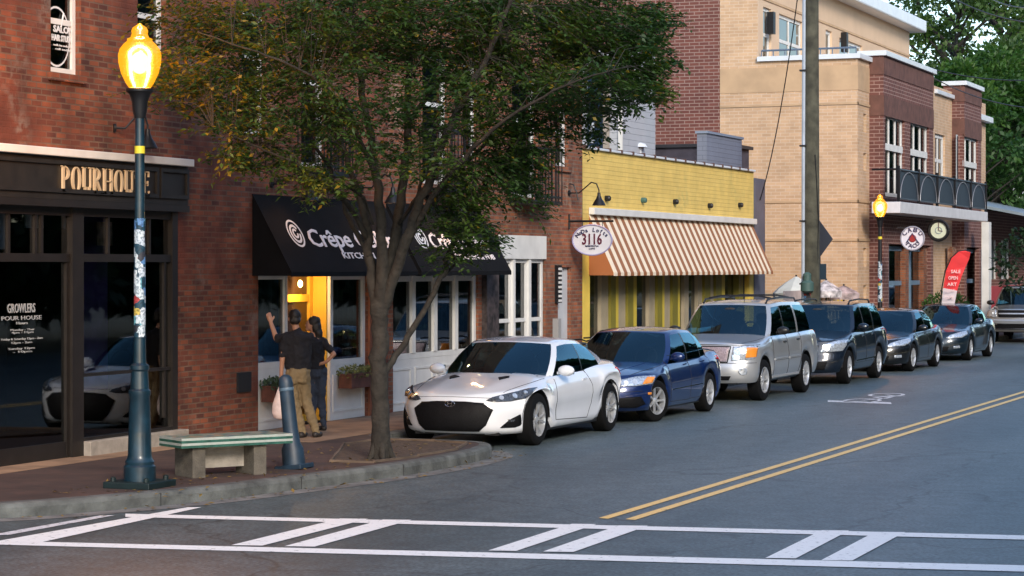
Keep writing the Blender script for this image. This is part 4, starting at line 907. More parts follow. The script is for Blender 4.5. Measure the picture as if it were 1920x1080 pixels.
def car(name, label, loc, c, rz=0.0, group='cars parked along the kerb', sc=1.03):
    root = empty(name, loc, label, c.get('cat', 'car'), group, rz); root.scale = (sc, sc, sc)
    L, W = c['L'], c['W']; hw0 = W/2; rf, rr = c.get('rf', .75), c.get('rr', .6); nf, nr = c.get('nf', 2.7), c.get('nr', 2.9)
    zc = curve(c['zc']); drop = curve(c.get('drop', [(0, .07), (1, .09), (L/2, .07), (L, .07)])); sill = c.get('sill', .22)
    wy = c['wheels']; wr = c['wr']; Ra = wr+c.get('gap', .055); fb, rb = c.get('fb', .20), c.get('rb', .25)
    def hw(y):
        if y < rf: return hw0*(max(0, 1-((rf-y)/rf)**nf))**(1/nf)
        if y > L-rr: return hw0*(max(0, 1-((y-(L-rr))/rr)**nr))**(1/nr)
        return hw0
    crease = c.get('crease')
    def H(x, y):
        h = max(hw(y), .3); q = min(1, abs(x)/hw0)
        z = zc(y)-drop(y)*q**2.6
        if crease and y < crease[0]: z += crease[1]*math.exp(-((abs(x)-crease[2]-(y)*.06)/.10)**2)*min(1, max(0, (y-.1)/.4))*min(1, (crease[0]-y)/.3)
        return z
    ys = set()
    for k in range(0, 11): a = R(90*k/10); ys.add(round(rf*(1-math.cos(a)**(2/nf)), 4)); ys.add(round(L-rr*(1-math.cos(a)**(2/nr)), 4))
    for w_ in wy:
        ys = {y for y in ys if not (abs(y-w_) < Ra+.01 and .05 < y < L-.05)}
        for k in range(0, 13): ys.add(round(w_-Ra*math.cos(PI*k/12), 4))
    yy = sorted(ys); out = [yy[0]]
    for y in yy[1:]:
        while y-out[-1] > .16: out.append(out[-1]+(y-out[-1])/math.ceil((y-out[-1])/.16))
        if y-out[-1] > .004: out.append(y)
    ys = out; ys[-1] = L; N = len(ys)
    fp = curve(c.get('fprof', [(0, .12), (.12, .03), (.35, 0), (.6, .01), (.85, .07), (1, .16)]))
    rp = curve(c.get('rprof', [(0, .14), (.15, .04), (.4, 0), (.6, .03), (.85, .05), (1, .09)]))
    sp_ = curve(c.get('sprof', [(0, .055), (.12, .02), (.35, .005), (.55, 0), (.70, .015), (.86, .04), (.95, .075), (1, .115)]))
    bl = curve(c['bulge']) if 'bulge' in c else (lambda y: 0)
    J = 12; tv = [0, .06, .14, .25, .37, .48, .58, .68, .78, .87, .94, .98, 1.0]
    def side(i, t):
        y0 = ys[i]; h = hw(y0)
        wf = max(0, 1-y0/rf)**.7 if y0 < rf else 0; wb_ = max(0, (y0-(L-rr))/rr)**.7 if y0 > L-rr else 0
        y = y0+fp(t)*wf-rp(t)*wb_; ins = sp_(t)*min(1, h/hw0*1.0)**2
        x = max(0, h-ins+bl(y0)*max(0, 1-abs(t-.62)/.4)) if h > 0 else 0
        zt = H(x, y)
        zb = sill
        if y0 < rf: zb = sill+(fb-sill)*wf
        if y0 > L-rr: zb = sill+(rb-sill)*wb_
        zb0 = zb
        for w_ in wy:
            d = abs(y0-w_)
            if d <= Ra+1e-3: zb = max(zb, wr+math.sqrt(max(0, Ra*Ra-d*d)))
        # arch flare
        for w_ in wy:
            d = math.hypot(y0-w_, (zb+(zt-zb)*t)-wr)
            if d < Ra+.10: x += .006*max(0, 1-(d-Ra)/.10)
        return Vector((x, y, zb+(zt-zb)*t))
    grid = [[side(i, t) for t in tv] for i in range(N)]
    K = 9; tops = []
    for i in range(N):
        s = grid[i][-1]; row = []
        for k in range(1, K+1):
            f_ = 1-(k/K); x = s.x*f_; row.append(Vector((x, s.y, H(x, s.y))))
        tops.append(row)
    full = [grid[i]+tops[i] for i in range(N)]; m = len(full[0])
    body = MB()
    for sg in (1, -1):
        b0 = len(body.v); body.v += [(p.x*sg, p.y, p.z) for row in full for p in row]
        for i in range(N-1):
            for j in range(m-1):
                if j >= len(tv)+1 and c['cabin'][0][1][1]+.10+.9*abs(full[i][j].x)**2.2*.5 < (ys[i]+ys[i+1])/2 < c['cabin'][-1][1][1]-.14 and abs(full[i][j].x) < .72: continue
                q = (b0+i*m+j, b0+(i+1)*m+j, b0+(i+1)*m+j+1, b0+i*m+j+1)
                body.f.append(q if sg > 0 else q[::-1])
    # cabin
    cb = c['cabin']; zr = curve(c['roof']); c.setdefault('cbulge', .045); kx = c.get('kx', .15)
    def Rf(x, y): return zr(y)-kx*x*x
    lv = [0, .05, .2, .4, .6, .78, c.get('wt', .9), .96, 1.0]; bulge = c.get('cbulge', .03)
    ring = []; lab = []
    for s in range(len(cb)-1):
        (bx, by, tx_, ty), (bx2, by2, tx2, ty2) = cb[s][1], cb[s+1][1]; nm = cb[s+1][0]; n = {'ws': 8, 'rw': 8}.get(nm, 4 if nm[0] == 'w' else 1)
        for k in range(n+(1 if s == len(cb)-2 else 0)):
            t = k/n; q = t
            def mixc(a, b): return a+(b-a)*t
            if nm == 'ws': b_ = (mixc(bx, bx2), by+(by2-by)*t**2.2); tt_ = (mixc(tx_, tx2), ty+(ty2-ty)*t**2.2)
            elif nm == 'rw': b_ = (mixc(bx, bx2), by2+(by-by2)*(1-t)**2.2); tt_ = (mixc(tx_, tx2), ty2+(ty-ty2)*(1-t)**2.2)
            else: b_ = (mixc(bx, bx2), mixc(by, by2)); tt_ = (mixc(tx_, tx2), mixc(ty, ty2))
            ring.append((b_, tt_)); lab.append(nm)
    NR = len(ring); cols = []
    for (bx, by), (tx_, ty) in ring:
        zb = H(bx, by)-.03; zt = Rf(tx_, ty); col_ = []
        nx = 1 if bx > .5 else bx
        for t in lv:
            g = bulge*4*t*(1-t)
            e_ = 0 if t < .9 else (t-.9)*.12
            fyo = -1 if by < ty else 1
            col_.append(Vector((bx+(tx_-bx)*t+g*min(1, bx/.6), by+(ty-by)*t+fyo*g*(1-min(1, bx/.7))*.9, zb+(zt-zb)*t+g*.25)))
        for k in range(1, 8): f_ = 1-k/7; x = tx_*f_; col_.append(Vector((x, ty, Rf(x, ty)+.0)))
        cols.append(col_)
    mm = len(cols[0]); parts = {}
    for sg in (1, -1):
        for i in range(NR-1):
            for j in range(mm-1):
                nm = lab[i]; key = 'roof'
                if nm in ('ws', 'rw') and j < 7: key = {'ws': 'windshield', 'rw': 'rear_window'}[nm]
                elif nm[0] == 'w' and nm not in ('ws',) and 1 <= j < 6: key = 'side_window%s%d' % (nm, sg)
                elif nm == 'b' and 1 <= j < 6: key = 'window_trim'
                elif nm[0] == 'w' and nm != 'ws' and j == 6 and c.get('trim'): key = 'window_trim'
                q = [cols[i][j], cols[i+1][j], cols[i+1][j+1], cols[i][j+1]]
                q = [Vector((p.x*sg, p.y, p.z)) for p in q]
                if sg < 0: q = q[::-1]
                parts.setdefault(key, MB()).add(q, [(0, 1, 2, 3)])
    bv = body.v+parts['roof'].v; bf = body.f+[tuple(i+len(body.v) for i in f) for f in parts['roof'].f]
    for k in parts:
        if k != 'roof': n0 = len(bv); bv = bv+parts[k].v; bf = bf+[tuple(i+n0 for i in f) for f in parts[k].f]
    bvh = BVHTree.FromPolygons([Vector(v) for v in bv], bf)
    pm = c['paint']
    def weld(o):
        import bmesh
        bm = bmesh.new(); bm.from_mesh(o.data); bmesh.ops.remove_doubles(bm, verts=bm.verts, dist=.0008); bmesh.ops.recalc_face_normals(bm, faces=bm.faces)
        bm.to_mesh(o.data); bm.free()
        for p in o.data.polygons: p.use_smooth = True
        o.data.set_sharp_from_angle(angle=R(50)); return o
    bo = weld(body.build('body', pm, root))
    # dark wheel housings + underbody
    wh = MB()
    for w_ in wy:
        for sg in (1, -1):
            n = 12; prev = None
            for k in range(n+1):
                a = PI*k/n; y = w_-Ra*math.cos(a); z = wr+Ra*math.sin(a); z = max(z, sill); xo = (hw(y)-.02)*sg
                if prev: wh.quad((prev[2], prev[0], prev[1]), (xo, y, z), (xo-.30*sg, y, z), (prev[2]-.30*sg, prev[0], prev[1]))
                prev = (y, z, xo)
            xi = (hw0-.33)*sg; wh.quad((xi, w_-Ra, sill-.02), (xi, w_+Ra, sill-.02), (xi, w_+Ra, wr+Ra), (xi, w_-Ra, wr+Ra))
    wh.box((-hw0+.34, .25, sill-.04), (hw0-.34, L-.25, sill+.1)); wh.box((-hw0+.10, wy[0]+Ra, sill-.03), (hw0-.10, wy[1]-Ra, sill+.05))
    wh.build('underbody', M['plastic'], root)
    for k, q in parts.items():
        if k == 'roof': weld(q.build('roof', pm, root))
        elif k == 'window_trim': weld(q.build('window_trim', M['plastic'], root))
        elif k.startswith('side'): weld(q.build('side_window', M['carglass'], root))
        else: weld(q.build(k, M['carglass'], root))
    yA = cb[0][1][1]; yR = cb[-1][1][1]; tall = zr((yA+yR)/2); cabm = M['cabin']
    ci = MB(); ci.box((-.70, yA+.25, sill+.08), (.70, yR-.3, sill+.12)); ci.box((-.70, yA+.18, .55), (.70, yA+.48, H(0, yA+.4)-.06)); ci.box((-.72, yR-.75, .5), (.72, yR-.25, H(0, yR-.4)-.05)); ci.build('cabin_floor', cabm, root, bevel=.04)
    seats = [(yA+1.35, .36), (yA+1.35, -.36), (yA+2.2, .36), (yA+2.2, -.36)] if 'seats' not in c else c['seats']
    for sy_, sx_ in seats:
        q = MB(); zt_ = min(tall-.22, H(0, sy_)+.16); q.ball((sx_, sy_+.05, (zt_+.55)/2), (.25, .10, (zt_-.50)/2+.03), 14, 10); q.ball((sx_, sy_+.10, zt_+.08), (.13, .05, .085), 12, 8); q.box((sx_-.22, sy_-.42, .42), (sx_+.22, sy_, .55)); q.build('seat', M['seat'], root, smooth=True)
    MB().tube([(.36+math.cos(2*PI*k/16)*.18, yA+.62+math.sin(2*PI*k/16)*.07, H(0, yA+.5)+.02+math.sin(2*PI*k/16)*.16) for k in range(17)], .014, 5).build('steering_wheel', cabm, root, smooth=True)
    MB().ball((0, cb[0][1][3]-.12, tall-.17), (.11, .02, .035), 10, 6).build('rear_view_mirror', cabm, root, smooth=True)
    def hit(o, d):
        r_ = bvh.ray_cast(Vector(o), Vector(d)); return r_[0], r_[1]
    def proj(p2, view, sg=1, off=.004):
        if view == 'f': o, d = (p2[0]*sg, -2, p2[1]), (0, 1, 0)
        elif view == 'r': o, d = (p2[0]*sg, L+2, p2[1]), (0, -1, 0)
        elif view == 't': o, d = (p2[0]*sg, p2[1], 3), (0, 0, -1)
        elif view == 'd': # diagonal front corner view
            dv = Vector((-.6*sg, .8, 0)); rt = Vector((.8*sg, .6, 0)); o = rt*p2[0]+UP*p2[1]-dv*4+Vector((0, .3, 0)); d = dv
        else: o, d = (3*sg, p2[0], p2[1]), (-sg, 0, 0)
        h, nn = hit(o, d)
        if h is None: return None
        if nn.dot(Vector(d)) > 0: nn = -nn
        return h+nn*off, nn
    def patch(nm, poly, view, m_, off=.006, both=True, step=.035, parent=root, inner=None):
        res = []
        for sg in ((1, -1) if both else (1,)):
            b0 = [Vector(p) for p in poly]; bd = []
            for a, b in zip(b0, b0[1:]+b0[:1]):
                n = max(1, int((b-a).length/step)); bd += [a+(b-a)*k/n for k in range(n)]
            x0, x1 = min(p.x for p in bd), max(p.x for p in bd); z0, z1 = min(p.y for p in bd), max(p.y for p in bd)
            inn = []; nx, nz = int((x1-x0)/step)+1, int((z1-z0)/step)+1
            for i in range(nx+1):
                for j in range(nz+1):
                    p = Vector((x0+(x1-x0)*(i+.37)/(nx+.7), z0+(z1-z0)*(j+.41)/(nz+.7))); inn.append(p)
            r_ = delaunay_2d_cdt(bd+inn, [], [list(range(len(bd)))], 1, 1e-5); vs, fs = r_[0], r_[2]
            q = MB(); V = []; ok = {}
            for i, v in enumerate(vs):
                h = proj((v.x, v.y), view, sg, off)
                ok[i] = h is not None; V.append(h[0] if h else Vector((0, 0, 0)))
            if view == 'f' or view == 'r' or view == 'd':
                pass
            q.add(V, [f for f in fs if all(ok[i] for i in f) and max((V[f[a]]-V[f[a-1]]).length for a in range(len(f))) < .7])
            o = q.build(nm, m_, parent)
            for p in o.data.polygons: p.use_smooth = True
            sm = o.modifiers.new('solid', 'SOLIDIFY'); sm.thickness = off*1.5+.004; sm.offset = 0; res.append(o)
        return res
    def line(nm, pts, view, r=.005, m_=None, both=True, closed=False, off=.001, par=None):
        for sg in ((1, -1) if both else (1,)):
            P_ = [Vector(p) for p in pts]+([Vector(pts[0])] if closed else []); out_ = []
            for a, b in zip(P_, P_[1:]):
                n = max(1, int((b-a).length/.05))
                for k in range(n): h = proj(a+(b-a)*k/n, view, sg, off); out_ += [h[0]] if h else []
            h = proj(P_[-1], view, sg, off); out_ += [h[0]] if h else []
            if len(out_) > 1: MB().tube(out_, r, 5).build(nm, m_ or M['seam'], par or root, smooth=True)
    mats_ = dict(black=M['plastic'], chrome=M['chrome'], seam=M['seam'], paint=pm, lens=M['lens'], amber=M['amber'], dark=M['darklens'], red=M['redlens'], silver=M['rim'], mesh=M['mesh'], pinkmesh=mat('pale mesh grille', (.34, .27, .29), .4, metal=.3, var=.35, vs=50))
    for f_ in c['details']:
        kind = f_[0]
        if kind == 'patch': patch(f_[1], f_[2], f_[3], mats_[f_[4]], *(f_[5:] if len(f_) > 5 else ()))
        elif kind == 'line': line(f_[1], f_[2], f_[3], f_[4], mats_[f_[5]], *(f_[6:] if len(f_) > 6 else ()))
        elif kind == 'light':   # lens outline with an inner reflector ball
            for sg, o in zip((1, -1), patch('headlight', f_[1], f_[2], mats_[f_[4] if len(f_) > 4 else 'lens'], .008)):
                for bx_, bz, br, mt in f_[3]:
                    h = proj((bx_, bz), f_[2], sg, .006)
                    if h:
                        q = MB(); nrm_ = h[1]; u_ = nrm_.orthogonal().normalized(); v_ = nrm_.cross(u_)
                        P0 = [h[0]+nrm_*(.010)+u_*(br*math.cos(2*PI*k/14))+v_*(br*math.sin(2*PI*k/14)) for k in range(14)]
                        q.prism(P0, nrm_*.006); q.build('reflector', mats_[mt], o)
    # wheels
    for wi, w_ in enumerate(wy):
        for sg in (1, -1):
            tw = c.get('tw', .225); xo = (hw0-.02)
            wroot = None
            t_ = MB().lathe([(wr*.66, 0), (wr*.80, -.004), (wr*.93, .004), (wr*.985, .022), (wr, .05), (wr, tw-.05), (wr*.98, tw-.02), (wr*.66, tw)], (0, 0, 0), 36, 'x', cap=False)
            o = t_.build('wheel', M['tyre'], root, smooth=35); st = c.get('steer', 0)*(1 if wi == 0 else 0)
            o.location = ((xo-tw)*sg if sg > 0 else -(xo-tw), w_, wr); 
            o.rotation_euler.z = (0 if sg > 0 else PI)+st
            # flip so the outer face is at +x
            for v in o.data.vertices: v.co.x = tw-v.co.x if True else v.co.x
            rm = MB(); ro = wr*c.get('rimf', .70)
            rm.lathe([(ro, tw-.09), (ro, tw-.008), (ro*.985, tw-.002), (ro*.94, tw-.004), (ro*.91, tw-.035), (ro*.90, tw-.12)], (0, 0, 0), 36, 'x', cap=False)
            ns = c.get('spokes', 5)
            for k in range(ns):
                a0 = 2*PI*k/ns
                for da in ((-.16, .16) if c.get('twin') else (0,)):
                    wd = .019 if c.get('twin') else .036
                    pts = []
                    for rr_, a_ in ((ro*.16, a0+da*.4), (ro*.5, a0+da*.8), (ro*.93, a0+da*1.5)):
                        pts.append((math.cos(a_)*rr_, math.sin(a_)*rr_))
                    for (p0, p1, x0, x1, w0, w1) in ((pts[0], pts[1], tw-.045, tw-.028, wd*1.1, wd*.75), (pts[1], pts[2], tw-.028, tw-.012, wd*.75, wd)):
                        d = Vector((p1[0]-p0[0], p1[1]-p0[1])).normalized(); n_ = Vector((-d.y, d.x))
                        rm.prism([(x0, p0[0]-n_.x*w0/2, p0[1]-n_.y*w0/2), (x1, p1[0]-n_.x*w1/2, p1[1]-n_.y*w1/2), (x1, p1[0]+n_.x*w1/2, p1[1]+n_.y*w1/2), (x0, p0[0]+n_.x*w0/2, p0[1]+n_.y*w0/2)], (-.03, 0, 0))
            rm.lathe([(ro*.2, tw-.06), (ro*.2, tw-.04), (ro*.12, tw-.028), (.01, tw-.026)], (0, 0, 0), 16, 'x')
            r_ = rm.build('rim', c.get('rimmat', M['rim']), o, smooth=35)
            dk_ = MB().lathe([(ro*.905, tw-.14), (ro*.905, tw-.10), (.02, tw-.10)], (0, 0, 0), 24, 'x').build('brake_disc', M['darkmetal'], o)
    # mirrors
    mx, my, mz = c['mirror']
    for sg in (1, -1):
        q = MB(); q.ball((0, 0, 0), (.12, .075, .075), 14, 8); q.box((-.13, -.01, -.05), (-.03, .03, -.015))
        o = q.build('mirror', c.get('mirrormat', pm), root, smooth=True); o.location = (mx*sg, my, mz); o.scale.x = sg
        MB().box((-.09, .058, -.05), (.09, .072, .05)).build('mirror_glass', M['carglass'], o)
    if c.get('extra'): c['extra'](root, dict(proj=proj, H=H, hw=hw, Rf=Rf, patch=patch, line=line))
    return root
M['cabin'] = mat('dark cabin trim', (.02, .02, .022), .8); M['seat'] = mat('grey seat fabric', (.07, .068, .065), .8, var=.2)
M['lens'] = mat('clear headlamp', (.55, .60, .66), .12, metal=.55, coat=1, var=.35, vs=30)
M['darklens'] = mat('smoked headlamp', (.05, .055, .065), .12, coat=1, var=.6, vs=40)
M['amber'] = mat('amber lens', (.75, .26, .03), .2, coat=1); M['redlens'] = mat('red tail lens', (.42, .012, .01), .2, coat=1)
M['mesh'] = mat('grille mesh', (.004, .004, .005), .6, var=.8, vs=60, spec=.2); M['darkmetal'] = mat('dark brake metal', (.018, .018, .02), .6, metal=.3)

def emblem_h(root, k):
    h = k['proj']((0, .565), 'f', 1, .02)[0]
    MB().tube([(math.cos(2*PI*i/24)*.068, h.y-.004, h.z+math.sin(2*PI*i/24)*.036) for i in range(25)], .005, 6).tube([(-.036, h.y-.01, h.z-.026), (-.018, h.y-.01, h.z+.028)], .007, 5).tube([(.018, h.y-.01, h.z-.028), (.036, h.y-.01, h.z+.026)], .007, 5).tube([(-.026, h.y-.01, h.z-.005), (.026, h.y-.01, h.z+.005)], .006, 5).build('emblem', M['chrome'], root, smooth=True)
    # hood creases as raised strakes with dark vent openings
    for sg in (1, -1):
        for z in (0,): pass
CX_ = -12.52
coupe = dict(L=4.63, W=1.865, rf=.95, nf=2.25, rr=.75, nr=2.6, wheels=(.88, 3.70), wr=.345, gap=.045, tw=.235, sill=.20, fb=.17, rb=.25, spokes=5, twin=True, rimf=.76,
    zc=[(0, .60), (.08, .655), (.25, .72), (.6, .80), (1.0, .875), (1.45, .945), (2.5, .97), (3.5, 1.02), (4.0, 1.03), (4.45, 1.015), (4.63, .96)],
    drop=[(0, .03), (.35, .08), (.9, .105), (1.5, .12), (2.5, .10), (3.7, .10), (4.3, .10), (4.63, .07)],
    fprof=[(0, .16), (.08, .05), (.25, .01), (.5, 0), (.75, .02), (.92, .07), (1, .14)], sprof=[(0, .075), (.08, .03), (.22, .035), (.40, .03), (.58, .0), (.70, .005), (.82, .03), (.93, .07), (1, .12)],
    bulge=[(0, 0), (.6, .0), (1, .01), (1.8, -.01), (2.6, -.01), (3.3, .008), (3.8, .016), (4.3, .006), (4.63, 0)], crease=(1.35, .014, .34),
    cabin=[('s', (0, 1.18, 0, 2.00)), ('ws', (.74, 1.52, .58, 2.16)), ('a', (.80, 1.62, .615, 2.26)), ('w1', (.825, 2.72, .625, 2.74)), ('b', (.825, 2.76, .622, 2.78)), ('w2', (.79, 3.55, .58, 3.26)), ('c', (.62, 4.16, .50, 3.46)), ('rw', (0, 4.30, 0, 3.54))],
    roof=[(1.9, 1.32), (2.1, 1.345), (2.55, 1.385), (3.0, 1.365), (3.55, 1.275)], kx=.14, wt=.88, cbulge=.035, mirror=(.95, 1.78, .945), paint=None,
    details=[('patch', 'grille', [(-.42, .585), (-.20, .60), (.20, .60), (.42, .585), (.555, .50), (.47, .30), (.38, .225), (-.38, .225), (-.47, .30), (-.555, .50)], 'f', 'mesh', .006, False),
        ('line', 'grille_bar', [(-.44, .58), (-.2, .545), (0, .53), (.2, .545), (.44, .58)], 'f', .012, 'black', False),
        ('line', 'grille_slat', [(-.46, .42), (.46, .42)], 'f', .006, 'black', False), ('line', 'grille_slat', [(-.46, .34), (.46, .34)], 'f', .006, 'black', False), ('line', 'grille_slat', [(-.50, .5), (.50, .5)], 'f', .006, 'black', False),
        ('light', [(.46, .615), (.52, .655), (.68, .70), (.82, .745), (.895, .755), (.90, .69), (.86, .635), (.72, .60), (.55, .595)], 'f', [(.62, .645, .032, 'silver'), (.74, .665, .038, 'lens'), (.835, .70, .03, 'lens')], 'dark'),
        ('patch', 'fog_vent', [(.62, .265), (.72, .37), (.84, .45), (.885, .47), (.885, .38), (.85, .31), (.76, .265)], 'f', 'mesh'),
        ('line', 'lip_slot', [(-.42, .185), (.42, .185)], 'f', .010, 'black', False),
        ('line', 'hood_gap', [(-.60, .645), (-.3, .655), (0, .66), (.3, .655), (.60, .645)], 'f', .0035, 'seam', False),
        ('patch', 'hood_vent', [(.28, 1.00), (.36, .84), (.43, 1.02), (.40, 1.10)], 't', 'mesh', .003),
        ('line', 'door_gap', [(1.62, .88), (1.50, .62), (1.52, .30), (2.72, .26), (2.90, .45), (2.90, .70), (2.78, .92)], 's', .0045, 'seam'),
        ('line', 'hood_side_gap', [(.62, .35), (.74, .95), (.80, 1.35)], 't', .004, 'seam'),
        ('line', 'door_handle', [(2.58, .79), (2.74, .80)], 's', .016, 'paint'),
        ('patch', 'fog_lamp', [(.70, .335), (.76, .335), (.76, .375), (.70, .375)], 'f', 'dark'),
        ('light', [(.55, .80), (.80, .84), (.90, .90), (.90, .80), (.8, .75), (.6, .74)], 'r', [], 'red')], extra=emblem_h)
coupe['paint'] = paint('pearl white paint', (.76, .78, .82), rough=.25)
car('parked_car', 'white two door sports coupe with a black hexagonal grille beside the tree', (CX_-.03, 28.72, 0), coupe, sc=1.055)

def rings(n, pts=None): pass
def sedan(paint_, front, L=4.55, W=1.80, H_=1.43, steer=0, hood=.98, extra=None, rimf=.68, spokes=7, wr=.325, twin=False):
    k = L/4.55; h = H_/1.43
    return dict(L=L, W=W, rf=.8, nf=2.4, rr=.6, wheels=(.90*k, 3.56*k), wr=wr, sill=.21, fb=.19, rb=.27, spokes=spokes, rimf=rimf, steer=steer, twin=twin,
        zc=[(0, .62*h), (.08, .68*h), (.25, .745*h), (.6, .82*h), (1.0, .88*h), (1.35*k, .93*h), (2.5*k, .96*h), (3.6*k, 1.0*h), (4.1*k, 1.04*h), (4.45*k, 1.03*h), (L, .95*h)],
        drop=[(0, .04), (.4, .08), (1, .10), (1.5, .09), (2.5, .08), (L-.6, .09), (L, .07)],
        cabin=[('s', (0, 1.12*k, 0, 1.92*k)), ('ws', (.72, 1.42*k, .56, 2.05*k)), ('a', (.785, 1.52*k, .60, 2.15*k)), ('w1', (.80, 2.45*k, .62, 2.48*k)), ('b', (.80, 2.52*k, .62, 2.54*k)), ('w2', (.79, 3.25*k, .60, 3.08*k)), ('b', (.785, 3.28*k, .60, 3.11*k)), ('w3', (.76, 3.62*k, .585, 3.28*k)), ('c', (.64, 3.92*k, .52, 3.38*k)), ('rw', (0, 4.05*k, 0, 3.48*k))],
        roof=[(1.8*k, 1.36*h), (2.1*k, 1.395*h), (2.6*k, 1.43*h), (3.1*k, 1.41*h), (3.5*k, 1.345*h)], kx=.13, wt=.90, mirror=(.94*W/1.8, 1.64*k, .98*h), paint=paint_,
        details=front+[('line', 'door_gap', [(1.50*k, .92*h), (1.42*k, .6), (1.46*k, .28), (2.44*k, .27), (2.50*k, .6), (2.48*k, .95*h)], 's', .004, 'seam'), ('line', 'door_gap', [(2.48*k, .28), (3.1*k, .28), (3.3*k, .55), (3.48*k, .80), (3.5*k, .95*h)], 's', .004, 'seam'),
            ('line', 'door_handle', [(2.22*k, .83*h), (2.38*k, .84*h)], 's', .014, 'paint'), ('line', 'door_handle', [(3.1*k, .85*h), (3.26*k, .86*h)], 's', .014, 'paint'),
            ('line', 'hood_side_gap', [(.58, .3), (.70, .9), (.76, 1.25*k)], 't', .004, 'seam'), ('patch', 'tail_light', [(.5, .74*h), (.82, .80*h), (.86, .92*h), (.5, .90*h)], 'r', 'red')], extra=extra)
blue = paint('deep blue paint', (.002, .018, .10), metal=.3)
f_blue = [('patch', 'grille', [(-.26, .67), (.26, .67), (.34, .58), (.24, .28), (-.24, .28), (-.34, .58)], 'f', 'mesh', .006, False), ('line', 'grille_surround', [(-.26, .67), (.26, .67), (.34, .58), (.24, .28), (-.24, .28), (-.34, .58)], 'f', .01, 'chrome', False, True),
    ('light', [(.44, .575), (.47, .665), (.68, .715), (.86, .72), (.875, .66), (.86, .60), (.7, .575)], 'f', [(.56, .625, .04, 'silver'), (.67, .64, .042, 'silver')]),
    ('patch', 'turn_signal', [(.76, .60), (.86, .615), (.87, .70), (.78, .70)], 'f', 'amber', .012), ('patch', 'air_intake', [(.46, .26), (.50, .40), (.76, .42), (.80, .30), (.70, .25)], 'f', 'mesh'), ('line', 'bumper_gap', [(-.78, .50), (-.38, .48)], 'f', .004, 'seam', False), ('line', 'bumper_gap', [(.78, .50), (.38, .48)], 'f', .004, 'seam', False),
    ('line', 'side_trim', [(1.5, .47), (3.1, .49)], 's', .010, 'chrome'), ('patch', 'side_marker', [(.45, .44), (.60, .44), (.60, .475), (.45, .475)], 's', 'amber'),
    ('line', 'hood_line', [(.30, .25), (.38, .7), (.52, 1.2)], 't', .007, 'paint'), ('line', 'window_chrome', [(1.65, 1.0), (2.5, 1.01), (3.55, 1.04)], 's', .006, 'chrome')]
car('parked_car', 'deep blue four door sedan with amber turn signals behind the white coupe', (CX_+.04, 34.0, 0), sedan(blue, f_blue, L=4.58, W=1.77, steer=-.30, wr=.325))

# ---- sport utility vehicles
def suv(paint_, front, L=4.87, W=1.89, H_=1.82, steer=0, boxy=1, extra=None, wr=.37, spokes=6, cl=None, mm=None):
    k = L/4.87; h = H_/1.82
    return dict(cat='suv', L=L, W=W, rf=.55 if boxy else .75, nf=2.9 if boxy else 2.5, rr=.35, nr=3.4, wheels=(.92*k, 3.80*k), wr=wr, gap=.07, tw=.24, sill=.36 if boxy else .29, fb=.34 if boxy else .24, rb=.38, spokes=spokes, rimf=.64, steer=steer,
        zc=[(0, .98*h), (.07, 1.02*h), (.3, 1.07*h), (.8, 1.12*h), (1.25*k, 1.17*h), (1.5*k, 1.20*h), (3*k, 1.22*h), (4.5*k, 1.24*h), (L, 1.22*h)],
        drop=[(0, .03), (.4, .08), (1, .09), (1.5, .09), (L, .08)], fprof=[(0, .08), (.1, .02), (.3, 0), (.5, .02), (.58, .06), (.8, .08), (1, .13)], rprof=[(0, .1), (.1, .02), (.4, 0), (.5, .06), (1, .10)],
        sprof=[(0, .06), (.1, .03), (.35, .0), (.55, 0), (.78, .02), (.92, .04), (1, .08)],
        cabin=[('s', (0, 1.28*k, 0, 1.92*k)), ('ws', (.76, 1.46*k, .62, 2.02*k)), ('a', (.83, 1.56*k, .675, 2.10*k)), ('w1', (.85, 2.42*k, .70, 2.45*k)), ('b', (.85, 2.50*k, .70, 2.52*k)), ('w2', (.85, 3.35*k, .70, 3.35*k)), ('c', (.85, 3.47*k, .70, 3.46*k)), ('w3', (.83, 4.42*k, .68, 4.25*k)), ('c', (.76, 4.66*k, .60, 4.44*k)), ('rw', (0, 4.76*k, 0, 4.54*k))],
        roof=[(1.8*k, 1.70*h), (2.1*k, 1.75*h), (2.8*k, 1.79*h), (4.0*k, 1.77*h), (4.6*k, 1.72*h)], kx=.09, wt=.90, cbulge=.03, mirror=(1.04*W/1.89, 1.70*k, 1.24*h), mirrormat=mm or M['plastic'], paint=paint_,
        details=front+[('line', 'door_gap', [(1.50*k, 1.12*h), (1.42*k, .8), (1.46*k, .42), (2.42*k, .42), (2.47*k, .8), (2.46*k, 1.18*h)], 's', .005, 'seam'), ('line', 'door_gap', [(2.46*k, .42), (3.2*k, .42), (3.36*k, .7), (3.42*k, 1.18*h)], 's', .005, 'seam'),
            ('line', 'door_handle', [(2.18*k, 1.02*h), (2.36*k, 1.02*h)], 's', .02, cl or 'black'), ('line', 'door_handle', [(3.12*k, 1.04*h), (3.30*k, 1.04*h)], 's', .02, cl or 'black'),
            ('patch', 'tail_light', [(.62, .85*h), (.86, .85*h), (.86, 1.15*h), (.68, 1.15*h)], 'r', 'red'), ('line', 'hood_side_gap', [(.66, .3), (.76, .9), (.80, 1.3*k)], 't', .004, 'seam')], extra=extra)
